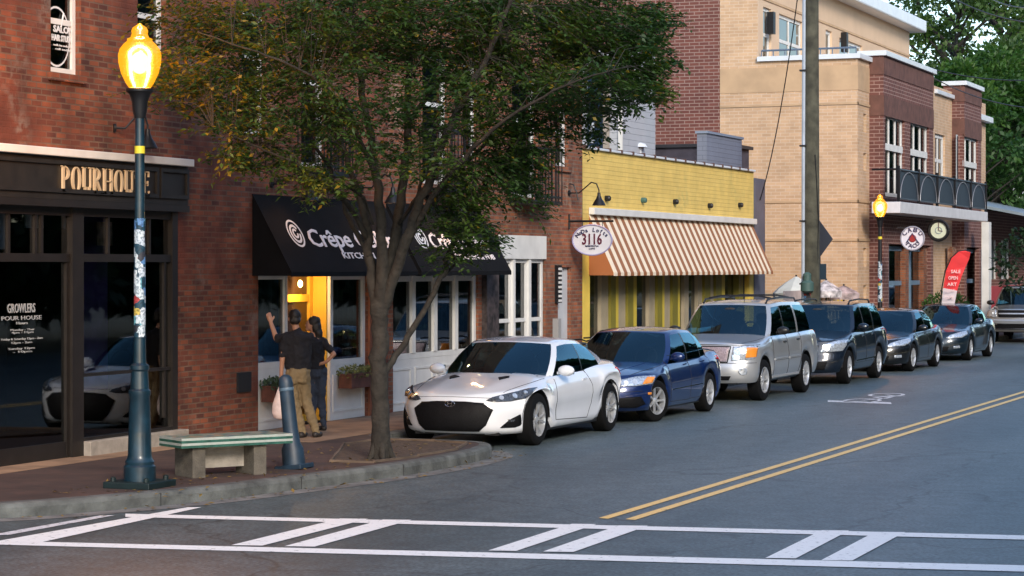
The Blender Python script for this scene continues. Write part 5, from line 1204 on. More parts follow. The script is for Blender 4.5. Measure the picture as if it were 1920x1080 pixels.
def roofrack(L0, L1, x, bars=True):
    def f(root, k):
        for sg in (1, -1):
            P_ = [(x*sg, L0, k['Rf'](x, L0)+.01), (x*sg, L0+.12, k['Rf'](x, L0+.12)+.07), (x*sg, (L0+L1)/2, k['Rf'](x, (L0+L1)/2)+.075), (x*sg, L1-.12, k['Rf'](x, L1-.12)+.07), (x*sg, L1, k['Rf'](x, L1)+.01)]
            MB().tube(P_, .018, 6).build('roof_rail', M['plastic'], root, smooth=True)
        if bars:
            for y in (L0+.35, L1-.45): z = k['Rf'](0, y); MB().tube([(-x, y, z+.04), (-x*.6, y, z+.085), (x*.6, y, z+.085), (x, y, z+.04)], .018, 6).build('cross_bar', M['plastic'], root, smooth=True)
        MB().tube([(.2, L0-.05, k['Rf'](.2, L0)-.02), (.2, L0+.02, k['Rf'](.2, L0)+.16)], .006, 4).build('antenna', M['plastic'], root)
    return f
silver = paint('silver paint', (.50, .51, .52), metal=.55)
f_env = [('patch', 'grille', [(-.49, .975), (.49, .975), (.45, .725), (-.45, .725)], 'f', 'pinkmesh', .008, False), ('line', 'grille_surround', [(-.51, .99), (.51, .99), (.465, .71), (-.465, .71)], 'f', .012, 'seam', False, True), ('line', 'emblem', [(-.10, .85), (.10, .85)], 'f', .022, 'red', False),
    ('light', [(.53, .74), (.55, .985), (.80, 1.0), (.90, .99), (.905, .78), (.8, .75)], 'f', [(.64, .89, .06, 'lens'), (.64, .80, .04, 'silver')]),
    ('patch', 'turn_signal', [(.76, .79), (.77, .965), (.905, .965), (.905, .80)], 'f', 'amber', .014), ('line', 'headlight_gap', [(-.9, 1.01), (-.5, 1.015), (0, 1.02), (.5, 1.015), (.9, 1.01)], 'f', .006, 'seam', False),
    ('line', 'bumper_gap', [(-.92, .70), (0, .69), (.92, .70)], 'f', .006, 'seam', False), ('patch', 'air_intake', [(-.50, .40), (.50, .40), (.54, .47), (-.54, .47)], 'f', 'mesh', .006, False),
    ('patch', 'fog_lamp', [(.66, .55), (.69, .60), (.74, .615), (.79, .60), (.81, .55), (.79, .50), (.74, .485), (.69, .50)], 'f', 'lens'), ('line', 'side_trim', [(1.5, .72), (2.42, .72)], 's', .022, 'paint'), ('line', 'side_trim', [(2.5, .72), (3.3, .72)], 's', .022, 'paint'),
    ('line', 'running_board', [(1.4, .40), (3.25, .40)], 's', .03, 'silver')]
car('parked_car', 'silver sport utility vehicle with a roof rack and amber turn signals', (CX_-.02, 40.2, 0), suv(silver, f_env, mm=M['plastic'], steer=-.05, extra=roofrack(2.1, 4.2, .60)))
navy = paint('dark navy paint', (.004, .010, .022), metal=.3)
f_blk = [('patch', 'grille', [(-.42, .80), (.42, .80), (.40, .66), (-.40, .66)], 'f', 'mesh', .006, False), ('line', 'grille_bar', [(-.40, .73), (.40, .73)], 'f', .02, 'chrome', False), ('patch', 'lower_grille', [(-.55, .32), (.55, .32), (.6, .48), (-.6, .48)], 'f', 'mesh', .006, False),
    ('light', [(.46, .66), (.50, .82), (.75, .90), (.88, .91), (.89, .80), (.84, .69)], 'f', [(.58, .74, .05, 'silver'), (.73, .79, .055, 'lens')]), ('line', 'side_trim', [(1.4, .46), (3.2, .48)], 's', .014, 'chrome')]
d_ = suv(navy, f_blk, L=4.53, W=1.82, H_=1.70, boxy=0, wr=.35, mm=navy, cl='paint', extra=roofrack(2.0, 3.9, .58, False)); d_['zc'] = [(0, .78), (.07, .84), (.3, .93), (.8, 1.02), (1.2, 1.08), (1.5, 1.11), (3, 1.14), (4.2, 1.16), (4.53, 1.14)]
d_['steer'] = .04
car('parked_car', 'dark navy sport utility vehicle parked between the silver one and a black sedan', (CX_+.02, 46.8, 0), d_)
black = paint('black paint', (.004, .005, .007), metal=.2)
f_lex = [('patch', 'grille', [(-.30, .68), (.30, .68), (.36, .45), (-.36, .45)], 'f', 'mesh', .006, False), ('line', 'grille_surround', [(-.30, .68), (.30, .68), (.36, .45), (-.36, .45)], 'f', .009, 'chrome', False, True),
    ('light', [(.42, .58), (.50, .66), (.70, .73), (.85, .77), (.87, .68), (.78, .60)], 'f', [(.58, .63, .035, 'silver'), (.70, .66, .035, 'lens')]), ('patch', 'fog_lamp', [(.60, .33), (.74, .34), (.74, .40), (.60, .39)], 'f', 'lens'), ('patch', 'lower_grille', [(-.45, .26), (.45, .26), (.5, .38), (-.5, .38)], 'f', 'mesh', .006, False)]
car('parked_car', 'black sedan parked just behind the dark navy sport utility vehicle', (CX_+.05, 53.0, 0), sedan(black, f_lex, L=4.66, W=1.80, steer=-.05))
tealb = paint('dark blue grey paint', (.005, .016, .028), metal=.4)
car('parked_car', 'dark blue grey sedan parked furthest along the kerb near the feather banner', (CX_+.1, 59.8, 0), sedan(tealb, f_lex, L=4.80, W=1.84, H_=1.45, twin=True, spokes=5))
f_run = [('patch', 'grille', [(-.50, 1.0), (.50, 1.0), (.47, .78), (-.47, .78)], 'f', 'mesh', .008, False), ('line', 'grille_bar', [(-.46, .89), (.46, .89)], 'f', .03, 'silver', False), ('light', [(.54, .78), (.56, 1.0), (.86, .99), (.90, .80)], 'f', [(.70, .89, .08, 'lens')]),
    ('line', 'bumper', [(-.9, .66), (-.5, .655), (0, .65), (.5, .655), (.9, .66)], 'f', .075, 'silver', False), ('patch', 'air_intake', [(-.5, .52), (.5, .52), (.5, .6), (-.5, .6)], 'f', 'mesh', .008, False), ('patch', 'lower_grille', [(-.6, .42), (.6, .42), (.6, .56), (-.6, .56)], 'f', 'mesh', .008, False), ('line', 'lower_bar', [(-.8, .44), (.8, .44)], 'f', .02, 'chrome', False)]
greyp = paint('pewter paint', (.30, .28, .26), metal=.5)
car('parked_car', 'pewter off road style vehicle with chunky bumper at the right edge', (-12.85, 75.2, 0), suv(greyp, f_run, L=4.6, W=1.80, H_=1.78, extra=roofrack(2.1, 4.0, .58)), sc=1.06)

# ================================================================== STREET LAMPS
def lamp_globe_mat():
    m = bpy.data.materials.new('amber lamp globe'); m.use_nodes = True; n = m.node_tree; n.nodes.clear(); L = n.links
    o = n.nodes.new('ShaderNodeOutputMaterial'); t = n.nodes.new('ShaderNodeBsdfTransparent'); t.inputs[0].default_value = (1, .80, .42, 1)
    e = n.nodes.new('ShaderNodeEmission'); e.inputs[0].default_value = (1, .40, .012, 1); e.inputs[1].default_value = .78
    x = n.nodes.new('ShaderNodeMixShader'); x.inputs[0].default_value = .5
    ad = n.nodes.new('ShaderNodeAddShader'); g = n.nodes.new('ShaderNodeBsdfGlossy'); g.inputs[0].default_value = (.06, .06, .06, 1); g.inputs['Roughness'].default_value = .15
    L.new(t.outputs[0], x.inputs[1]); L.new(e.outputs[0], x.inputs[2]); L.new(x.outputs[0], ad.inputs[0]); L.new(g.outputs[0], ad.inputs[1]); L.new(ad.outputs[0], o.inputs[0]); return m
M['globe'] = lamp_globe_mat()
M['postblue'] = mat('blue green lamp post paint', (.004, .022, .036), .4, var=.35, vs=8, coat=.3)
def sticker_mat():
    m, n, b = newmat('stickers and paper'); L = n.links; g = n.nodes.new('ShaderNodeTexCoord')
    v = n.nodes.new('ShaderNodeTexVoronoi'); v.inputs['Scale'].default_value = 11; v.distance = 'CHEBYCHEV'; L.new(g.outputs['Object'], v.inputs['Vector'])
    r = n.nodes.new('ShaderNodeValToRGB'); r.color_ramp.interpolation = 'CONSTANT'; sp_ = n.nodes.new('ShaderNodeSeparateColor'); L.new(v.outputs['Color'], sp_.inputs[0]); L.new(sp_.outputs[0], r.inputs[0])
    cs = [(0, (.01, .05, .08)), (.30, (.55, .60, .62)), (.48, (.10, .22, .42)), (.55, (.62, .65, .66)), (.70, (.45, .05, .05)), (.745, (.5, .55, .6)), (.86, (.60, .42, .08)), (.89, (.03, .03, .04)), (.95, (.15, .4, .45))]
    r.color_ramp.elements[0].color = (*cs[0][1], 1); r.color_ramp.elements[1].position = cs[1][0]; r.color_ramp.elements[1].color = (*cs[1][1], 1)
    for p_, c_ in cs[2:]: e_ = r.color_ramp.elements.new(p_); e_.color = (*c_, 1)
    t = n.nodes.new('ShaderNodeTexNoise'); t.inputs['Scale'].default_value = 45; L.new(g.outputs['Object'], t.inputs['Vector'])
    x = n.nodes.new('ShaderNodeMix'); x.data_type = 'RGBA'; x.blend_type = 'MULTIPLY'; x.inputs[0].default_value = .8; L.new(r.outputs[0], x.inputs[6])
    r2 = n.nodes.new('ShaderNodeValToRGB'); r2.color_ramp.elements[0].position = .42; r2.color_ramp.elements[1].position = .52; L.new(t.outputs[0], r2.inputs[0]); r2.color_ramp.elements[0].color = (.25, .3, .35, 1); L.new(r2.outputs[0], x.inputs[7])
    L.new(x.outputs[2], b.inputs['Base Color']); b.inputs['Roughness'].default_value = .6; return m
M['sticker'] = sticker_mat()
def street_lamp(label, x, y, h, energy, pm):
    e = empty('street_lamp', (x, y, SW), label, 'street lamp', 'old style street lamps')
    MB().box((-.28, -.28, -.004), (.28, .28, .07)).build('plinth', M['postdark'], e, bevel=.01)
    for sx in (-1, 1):
        for sy in (-1, 1): MB().lathe([(.03, .07), (.03, .11), (.01, .12)], (sx*.2, sy*.2, 0), 8).build('anchor_bolt', M['postdark'], e)
    s = h/4.9
    prof = [(.17, .07), (.17, .22), (.15, .24), (.155, .27), (.135, .30), (.125, .34), (.118, .60), (.108, .98*s), (.118, 1.0*s), (.118, 1.04*s), (.098, 1.06*s), (.088, 1.25*s), (.10, 1.27*s), (.10, 1.31*s), (.068, 1.34*s), (.062, 1.6*s), (.052, 4.02*s), (.06, 4.03*s)]
    q = MB().lathe(prof[:16], n=24); 
    # fluting on the base
    q.build('base', pm, e, smooth=30)
    MB().lathe([(.058, 1.58*s), (.050, 4.0*s)], n=20).build('pole', pm, e, smooth=True)
    MB().lathe([(.062, 1.62*s), (.061, 2.1*s), (.058, 2.9*s)], n=20).build('stickers', M['sticker'], e, smooth=True)
    MB().lathe([(.0555, 3.60*s), (.0550, 3.68*s)], n=20).build('yellow_sticker', mat('yellow sticker', (.7, .55, .03), .5), e, smooth=True)
    MB().lathe([(.058, 3.98*s), (.075, 4.06*s), (.085, 4.16*s), (.11, 4.24*s), (.145, 4.27*s), (.145, 4.30*s), (.10, 4.31*s)], n=24).build('capital', M['black_metal'], e, smooth=35)
    z0 = 4.31*s; g = [(.115, 0), (.15, .05), (.20, .16), (.228, .28), (.232, .36), (.215, .43), (.17, .49), (.135, .52), (.135, .545), (.10, .56), (.085, .60), (.09, .635), (.075, .67), (.03, .70), (.02, .715)]
    gs = s*.97; MB().lathe([(r_*s, z0+z*gs) for r_, z in g], n=32).build('globe', M['globe'], e, smooth=50)
    lm = MB().ball((0, 0, z0+.27*s), (.10*s, .10*s, .12*s), 16, 10); lm.build('bulb', emis('lamp bulb', (1, .66, .30), 7), e, smooth=True)
    l = bpy.data.lights.new('lamp_light', 'POINT'); l.energy = energy; l.color = (1, .46, .12); l.shadow_soft_size = .16
    for k, zz in ((0, z0+.27*s),):
        lo = bpy.data.objects.new('lamp_light', l); COL.objects.link(lo); lo.parent = e; lo.location = (0, 0, zz)
    for o in kids(e):
        if o.name.startswith('bulb'): o.visible_shadow = True
    return e
M['postdark'] = mat('dark green cast iron', (.003, .012, .013), .5, var=.3)
lp = gp(262, 913, SW)
street_lamp('blue lamp post with glowing amber globe and stickers at the left kerb', lp.x, lp.y, 4.80, 620, M['postblue'])
fp_ = fx(1650, 300, -13.9)
l2 = street_lamp('distant dark lamp post with glowing globe in front of the brown brick bay', -13.9, fp_.y, fx(1660, 372, -13.9).z-SW, 130, M['black_metal'])

# ================================================================== BENCH, BOLLARD
bp_ = gp(430, 893, SW); 
bn = empty('bench', (0, 0, 0), 'backless concrete bench with a green and white mosaic tile seat', 'bench')
A = gp(350, 893, SW); B = gp(505, 884, SW); d = (B-A).normalized(); a_ = math.atan2(d.y, d.x)
cx_, cy_ = (A+B)/2-Vector((0, 0, SW)) and ((A.x+B.x)/2, (A.y+B.y)/2)
bn.location = (cx_-.02, cy_-.14, SW); bn.scale = (1, 1, .84); bn.rotation_euler.z = a_; Lb = (B-A).length
def mosaic():
    m, n, b = newmat('mosaic tile seat'); L = n.links; tc = n.nodes.new('ShaderNodeTexCoord'); s_ = n.nodes.new('ShaderNodeSeparateXYZ'); L.new(tc.outputs['Object'], s_.inputs[0])
    v = n.nodes.new('ShaderNodeTexVoronoi'); v.inputs['Scale'].default_value = 14; L.new(tc.outputs['Object'], v.inputs['Vector']); r = n.nodes.new('ShaderNodeValToRGB'); r.color_ramp.interpolation = 'CONSTANT'
    sp_ = n.nodes.new('ShaderNodeSeparateColor'); L.new(v.outputs['Color'], sp_.inputs[0]); L.new(sp_.outputs[0], r.inputs[0])
    r.color_ramp.elements[0].color = (.22, .25, .22, 1); r.color_ramp.elements[1].position = .35; r.color_ramp.elements[1].color = (.10, .22, .17, 1)
    for p_, c_ in ((.55, (.27, .28, .25)), (.75, (.05, .12, .16)), (.85, (.30, .22, .14))): e_ = r.color_ramp.elements.new(p_); e_.color = (*c_, 1)
    L.new(r.outputs[0], b.inputs['Base Color']); b.inputs['Roughness'].default_value = .35; return m
seat = MB(); seat.box((-Lb/2-.10, -.27, .40), (Lb/2+.24, .27, .535)); seat.build('seat', mosaic(), bn, bevel=.012)
gt, wt2 = mat('green edge tile', (.03, .10, .075), .3, var=.4, vs=12), mat('white edge tile', (.36, .39, .35), .35, var=.12, vs=14)
for k, (z0, z1) in enumerate(((.500, .533), (.467, .500), (.434, .467), (.402, .434))):
    t_ = MB(); t_.box((-Lb/2-.103, -.274, z0+.001), (Lb/2+.243, .274, z1-.001)); t_.build('edge_stripe', wt2 if k % 2 == 0 else gt, bn)
for sx in (-1, 1):
    l_ = MB(); xx = sx*(Lb/2-.12); l_.box((xx-.10 if sx > 0 else xx-.06, -.22, -.004), (xx+.06 if sx > 0 else xx+.10, .22, .398)); l_.build('leg', mat('bench leg concrete', (.105, .09, .07), .85, var=.3, vs=8, bump=.4), bn, bevel=.008)
l_ = MB(); l_.box((-Lb/2+.08, .02, .10), (Lb/2-.2, .14, .40)); l_.build('stretcher', M['concrete'], bn)
c_ = gp(552, 878, SW)
bo = empty('bollard', c_, 'thick leaning blue grey bollard with a rounded top beside the bench', 'bollard')
bl_ = mat('blue grey bollard paint', (.011, .028, .05), .5, var=.35, vs=5)
q = MB().lathe([(.14, .0), (.135, .25), (.105, .32), (.092, .5), (.086, 1.0), (.088, 1.03), (.088, 1.10), (.075, 1.17), (.045, 1.20), (.01, 1.21)], n=22).build('post', bl_, bo, smooth=35); bo.rotation_euler = (0, R(-6.5), 0); bo.scale = (.95, .95, .90)
MB().box((-.18, -.18, -.012), (.18, .18, .05)).build('foot_plate', bl_, bo, bevel=.01)
MB().lathe([(.088, 1.0), (.091, 1.01), (.091, 1.03), (.088, 1.04)], n=22).build('band', mat('light blue band', (.07, .12, .17), .5), bo, smooth=True)

# ================================================================== UTILITY POLE, CABLES, SIGNS, PATIO
px_ = -13.95; pp = fx(1521, 400, px_); Zp = -px_/(ST-CT*(1521-CU)/F)
up = empty('utility_pole', (px_, pp.y, SW), 'tall weathered wooden utility pole with pale conduit beside the tan building', 'utility pole')
MB().lathe([(.21, -.02), (.20, 3), (.17, 10.5), (.16, 10.6)], n=18).build('post', mat('weathered pole wood', (.060, .058, .040), .9, var=.5, vs=4, bump=.6, bs=14), up, smooth=50)
MB().tube([(-.16, -.14, .2), (-.15, -.13, 5), (-.13, -.12, 10.4)], .05, 8).build('conduit', mat('pale conduit', (.33, .38, .45), .5, var=.15), up, smooth=True)
for z in (1.9, 3.4, 5.2, 7.0): MB().box((-.24, -.2, z), (-.08, -.02, z+.04)).build('strap', M['darkmetal'], up)
MB().tube([(.12, -.12, 1.0), (.19, -.06, 3.4), (.13, -.14, 5.0)], .018, 6).build('cable', M['black_metal'], up, smooth=True)
pm_ = mat('pale poster', (.42, .52, .60), .6, var=.5, vs=11)
for i, (z0, z1, w_) in enumerate(((.75, 1.15, .13), (1.17, 1.50, .12), (.35, .72, .13), (1.52, 1.72, .08))):
    MB().box((-.05-w_, -.205, z0), (-.05+w_*1.1, -.19, z1)).build('poster', pm_ if i % 2 == 0 else M['sticker'], up)
sg_ = empty('warning_sign', fx(1531, 448, px_+.05), 'back of a dark diamond road sign behind the utility pole', 'sign')
MB().prism([(0, .25, .46), (.34, .25, 0), (0, .25, -.46), (-.34, .25, 0)], (0, .015, 0)).build('panel', mat('dark sign back', (.03, .035, .05), .4), sg_)
MB().tube([(0, .29, .4), (0, .29, -2.6)], .03, 6).build('post', M['darkmetal'], sg_)
MB().box((-.06, .22, -.98), (.18, .24, -.60)).build('small_panel', mat('navy panel', (.02, .04, .06), .4), sg_)
bc = empty('meter_box', up.location+Vector((0, -.1, 1.95)), 'small transformer shaped fixture on the utility pole', 'meter')
MB().lathe([(.07, -.25), (.16, -.2), (.16, .0), (.1, .05), (.1, .2), (.04, .25)], (-.02, -.20, 0), 12).build('housing', mat('green grey metal', (.05, .10, .09), .5), bc, smooth=40)
# cables
def cable(label, a, b, sag, r=.014, n=20):
    a, b = Vector(a), Vector(b); e = empty('cable', a, label, 'cable')
    MB().tube([a+(b-a)*k/n-a-UP*sag*4*(k/n)*(1-k/n) for k in range(n+1)], r, 5).build('wire', M['black_metal'], e, smooth=True)
a0 = fx(1500, -40, px_); b0_ = fx(1425, 375, WX+.05)
cable('black drop cable curving from the pole down to the yellow shop', a0, b0_, .55)
for i, (ua, va, ub, vb, lb) in enumerate(((1760, -20, 1960, 45, 'thin overhead wire crossing the treetops, nearest the top right corner'), (1690, 110, 1960, 150, 'second overhead wire crossing in front of the trees'), (1740, 140, 1960, 205, 'lowest overhead wire right of the brown parapet'), (1830, -20, 1960, 12, 'short overhead wire cutting the top right corner'))):
    cable(lb, pt(ua, va, 78), pt(ub, vb, 66), .25, .018)
# patio beyond the yellow shop: fence, wall, folded umbrellas
pf = empty('patio_fence', (WX, Y1+1, 0), 'low wooden patio fence between the yellow shop and tan building', 'fence')
yy0, yy1 = Y1+1.0, YT-.2; n = 26
for k in range(n):
    y = yy0+(yy1-yy0)*k/n; P(MB().box((WX+.5, y, SW), (WX+.54, y+.14, 1.30)), 'picket', mat('weathered picket', (.26, .19, .13), .8, var=.3, vs=4), pf)
P(MB().box((WX+.43, yy0, 1.32), (WX+.62, yy1, 1.38)), 'top_rail', mat('picket rail', (.34, .25, .17), .8, var=.2), pf)
cq = empty('patio_wall', (WX-2, YT-4, 0), 'low pale block wall behind the patio fence', 'wall')
P(MB().box((WX-6, YT-3.0, 0), (WX-.2, YT-2.8, 1.75)), 'blocks', brick('pale block', (.42, .34, .24), (.38, .3, .2), (.3, .25, .2), bw=.4, bh=.2), cq)
def umbrella(label, u, v, w_, h_, cm, dep):
    Yd = dep; p = fy(u, v, Yd); e = empty('patio_umbrella', (p.x, p.y, SW), label, 'umbrella', 'patio umbrellas')
    q = MB(); zt = p.z-SW; n = 8; rr = [(0.03, 0), (w_*.45, -h_*.35), (w_*.8, -h_*.72), (w_, -h_), (w_*.97, -h_-.16)]
    for (r0, z0), (r1, z1) in zip(rr, rr[1:]):
        for k in range(n):
            a, b = 2*PI*k/n, 2*PI*(k+1)/n
            q.quad((math.cos(a)*r0, math.sin(a)*r0, zt+z0), (math.cos(b)*r0, math.sin(b)*r0, zt+z0), (math.cos(b)*r1, math.sin(b)*r1, zt+z1), (math.cos(a)*r1, math.sin(a)*r1, zt+z1))
    q.build('canopy', cm, e, solid=.01); MB().tube([(0, 0, 0), (0, 0, zt+.05)], .025, 8).build('pole', M['darkmetal'], e); MB().lathe([(.25, 0), (.25, .06), (.05, .08)], n=14).build('base', M['darkmetal'], e)
    return e
um = mat('pale umbrella cloth', (.55, .56, .52), .7, var=.15, vs=2)
umbrella('pale patio umbrella left of the utility pole', 1493, 519, .62, .42, um, 57.5)
umbrella('pale patio umbrella with dark print right of the utility pole', 1549, 526, .42, .28, mat('speckled umbrella cloth', (.48, .44, .44), .7, var=.7, vs=7), 58.5)
umbrella('maroon and white patio umbrella near the picket fence', 1582, 536, .42, .2, mat('maroon white cloth', (.36, .28, .27), .7, var=.9, vs=4), 59.5)
tb = empty('banner_board', fx(1560, 560, WX+.45), 'cream board with yellow sun shapes on the patio fence', 'banner')
MB().box((0, -1.2, -.16), (.03, 1.6, .22)).build('board', mat('cream board', (.58, .42, .25), .7, var=.3, vs=3), tb)
for k in range(3): MB().lathe([(.12, .034), (.10, .04)], (0, .1+k*.42, 0), 10, 'x').build('sun_shape', mat('yellow sun', (.75, .50, .05), .6), tb)
pk = empty('pink_sheet', fx(1490, 560, WX+.47), 'pink cloth hung on the patio fence', 'cloth')
MB().box((0, -1.1, -.35), (.04, 1.1, .2)).build('cloth', mat('pink cloth', (.52, .42, .38), .8, var=.15), pk)

# ================================================================== BICYCLE behind the blue sedan
def bicycle(label, x, y, rz):
    e = empty('bicycle', (x, y, SW), label, 'bicycle', None, rz); r = .34
    for cx in (-.52, .52):
        ring = [(cx+math.cos(2*PI*k/28)*r, 0, r+math.sin(2*PI*k/28)*r) for k in range(29)]
        o = MB().tube(ring, .02, 6).build('wheel', M['tyre'], e, smooth=True); sp_ = MB()
        for k in range(12): a = 2*PI*k/12; sp_.tube([(cx, 0, r), (cx+math.cos(a)*r, 0, r+math.sin(a)*r)], .002, 3)
        sp_.build('spokes', M['rim'], o)
    f = MB(); bb_ = (-.08, 0, .30); st = (-.22, 0, .82); hd = (.34, 0, .84)
    for a, b in ((bb_, st), (st, hd), (bb_, (.37, 0, .74)), ((-.52, 0, r), bb_), ((-.52, 0, r), st), ((.52, 0, r), (.32, 0, .95))): f.tube([a, b], .018, 6)
    f.build('frame', M['black_metal'], e, smooth=True)
    MB().tube([(.26, -.28, 1.02), (.32, -.12, 1.03), (.31, 0, 1.0), (.32, .12, 1.03), (.26, .28, 1.02)], .015, 6).build('handlebar', M['black_metal'], e, smooth=True)
    MB().ball((-.25, 0, .93), (.14, .07, .035)).build('saddle', M['plastic'], e, smooth=True); MB().tube([(-.22, 0, .8), (-.24, 0, .92)], .014, 6).build('seat_post', M['rim'], e)
    return e
q = fx(1085, 600, -14.3); bicycle('black bicycle parked on the sidewalk behind the blue sedan roof', -14.2, q.y-.4, R(75)); bicycle('second black bicycle leaning nearer the yellow corner pier', -14.35, q.y+.7, R(80))

#@@PART3@@
# ================================================================== TREES
def leaf_material(name, cols, trans=.35, vs=1.2, rough=.55):
    m = bpy.data.materials.new(name); m.use_nodes = True; n = m.node_tree; n.nodes.clear(); L = n.links
    o = n.nodes.new('ShaderNodeOutputMaterial'); g = n.nodes.new('ShaderNodeNewGeometry'); t = n.nodes.new('ShaderNodeTexNoise'); t.inputs['Scale'].default_value = vs; t.inputs['Detail'].default_value = 6; t.inputs['Roughness'].default_value = .75
    L.new(g.outputs['Position'], t.inputs['Vector']); r = n.nodes.new('ShaderNodeValToRGB'); k = len(cols)
    r.color_ramp.elements[0].position = .32; r.color_ramp.elements[0].color = (*cols[0], 1); r.color_ramp.elements[1].position = .72; r.color_ramp.elements[1].color = (*cols[-1], 1)
    for i, c in enumerate(cols[1:-1]): e_ = r.color_ramp.elements.new(.32+.4*(i+1)/(k-1)); e_.color = (*c, 1)
    L.new(t.outputs[0], r.inputs[0])
    d = n.nodes.new('ShaderNodeBsdfPrincipled'); d.inputs['Roughness'].default_value = rough; L.new(r.outputs[0], d.inputs['Base Color'])
    tr = n.nodes.new('ShaderNodeBsdfTranslucent'); x2 = n.nodes.new('ShaderNodeMix'); x2.data_type = 'RGBA'; x2.blend_type = 'MULTIPLY'; x2.inputs[0].default_value = 1; L.new(r.outputs[0], x2.inputs[6]); x2.inputs[7].default_value = (1.2, 1.25, .6, 1); L.new(x2.outputs[2], tr.inputs[0])
    x = n.nodes.new('ShaderNodeMixShader'); x.inputs[0].default_value = trans; L.new(d.outputs[0], x.inputs[1]); L.new(tr.outputs[0], x.inputs[2]); L.new(x.outputs[0], o.inputs[0]); return m
def leaves_mesh(name, pos, dirs, nrm, ln, wd, m, parent):
    """pos: Nx3 leaf bases, dirs: unit leaf axes, nrm: unit normals; folded two-facet leaves"""
    N = len(pos); side = np.cross(dirs, nrm); side /= np.linalg.norm(side, axis=1)[:, None]+1e-9
    l = ln[:, None]; w_ = wd[:, None]
    tip = pos+dirs*l; mid = pos+dirs*l*.45
    a = mid+side*w_*.5+nrm*w_*.15; b = mid-side*w_*.5+nrm*w_*.15
    V = np.stack([pos, a, tip, b], 1).reshape(-1, 3)
    base = np.arange(N)*4; T = np.stack([base, base+1, base+2, base, base+2, base+3], 1).reshape(-1)
    me = bpy.data.meshes.new(name); me.vertices.add(len(V)); me.vertices.foreach_set('co', V.astype(np.float32).ravel())
    me.loops.add(len(T)); me.loops.foreach_set('vertex_index', T.astype(np.int32)); nf = len(T)//3
    me.polygons.add(nf); me.polygons.foreach_set('loop_start', np.arange(0, nf*3, 3, dtype=np.int32)); me.update(calc_edges=True); me.validate()
    me.materials.append(m); o = bpy.data.objects.new(name, me); COL.objects.link(o); o.parent = parent; return o
def unit(a): return a/(np.linalg.norm(a, axis=-1, keepdims=True)+1e-9)

# ---- the street tree in front of the cafe
tb_ = gp(714, 861, SW); HT = empty('street_tree', tb_, 'large leafy street tree with many stems in front of the cafe awnings', 'tree')
Zt = -ST*tb_.x+CT*tb_.y
def tp(u, v, dz=0): return pt(u, v, Zt+dz)
limbs = [
 ([(714, 864, 0), (713, 780, 0), (711, 690, 0), (712, 600, 0), (716, 540, 0)], [.125, .108, .102, .105, .115], 12),
 ([(712, 600, 0), (698, 520, .05), (688, 430, .1), (662, 330, .3), (618, 230, .5), (560, 130, .7), (500, 60, 1.0)], [.085, .072, .055, .038, .024, .014, .007], 8),
 ([(714, 590, 0), (716, 500, -.1), (712, 400, -.2), (700, 280, -.3), (676, 150, -.3), (660, 30, -.2), (650, -80, 0)], [.085, .075, .06, .05, .04, .03, .02], 8),
 ([(716, 585, 0), (734, 490, .1), (748, 400, .3), (762, 300, .5), (765, 190, .7), (770, 60, .8), (775, -80, .9)], [.085, .078, .068, .055, .045, .035, .02], 8),
 ([(720, 575, 0), (756, 470, -.2), (790, 370, -.5), (830, 270, -.8), (880, 170, -1.0), (935, 60, -1.2), (980, -60, -1.4)], [.075, .068, .058, .05, .04, .03, .015], 8),
 ([(722, 700, 0), (748, 655, .1), (790, 590, .2), (826, 520, .2), (858, 440, .1), (900, 360, 0), (960, 270, 0)], [.042, .040, .036, .033, .030, .024, .012], 7),
 ([(738, 480, .1), (800, 400, .6), (870, 310, 1.0), (960, 220, 1.2), (1060, 150, 1.2), (1150, 100, 1.1)], [.045, .038, .028, .020, .012, .005], 7),
 ([(760, 465, -.1), (830, 340, -.8), (930, 240, -1.5), (1040, 170, -2.0), (1150, 130, -2.3)], [.040, .032, .022, .014, .006], 7),
 ([(690, 450, .1), (650, 380, -.4), (600, 340, -.8), (540, 300, -1.2), (470, 270, -1.4), (400, 240, -1.6)], [.040, .032, .024, .017, .011, .006], 7),
 ([(694, 480, 0), (655, 410, .5), (632, 350, .8), (590, 270, 1.3), (520, 190, 1.8), (430, 120, 2.1), (350, 80, 2.2)], [.040, .034, .026, .020, .013, .008, .004], 7),
 ([(705, 330, -.3), (640, 200, -1.0), (560, 130, -1.6), (460, 90, -2.1), (370, 60, -2.4)], [.032, .024, .016, .010, .005], 7),
 ([(766, 230, .7), (850, 120, 1.3), (960, 40, 1.9), (1080, 10, 2.2), (1190, 30, 2.2)], [.036, .03, .024, .018, .008], 7),
 ([(830, 520, .2), (870, 480, .4), (905, 460, .5)], [.02, .014, .006], 6),
 ([(700, 420, -.2), (680, 370, -.6), (640, 345, -.9), (600, 352, -1.1)], [.022, .017, .012, .006], 6),
 ([(742, 430, .3), (775, 380, -.2), (800, 330, -.6), (860, 300, -.8)], [.03, .024, .018, .008], 6),
 ([(560, 290, -1.1), (500, 310, -1.0), (440, 320, -1.2)], [.014, .01, .005], 5)]
q = MB(); nodes = []
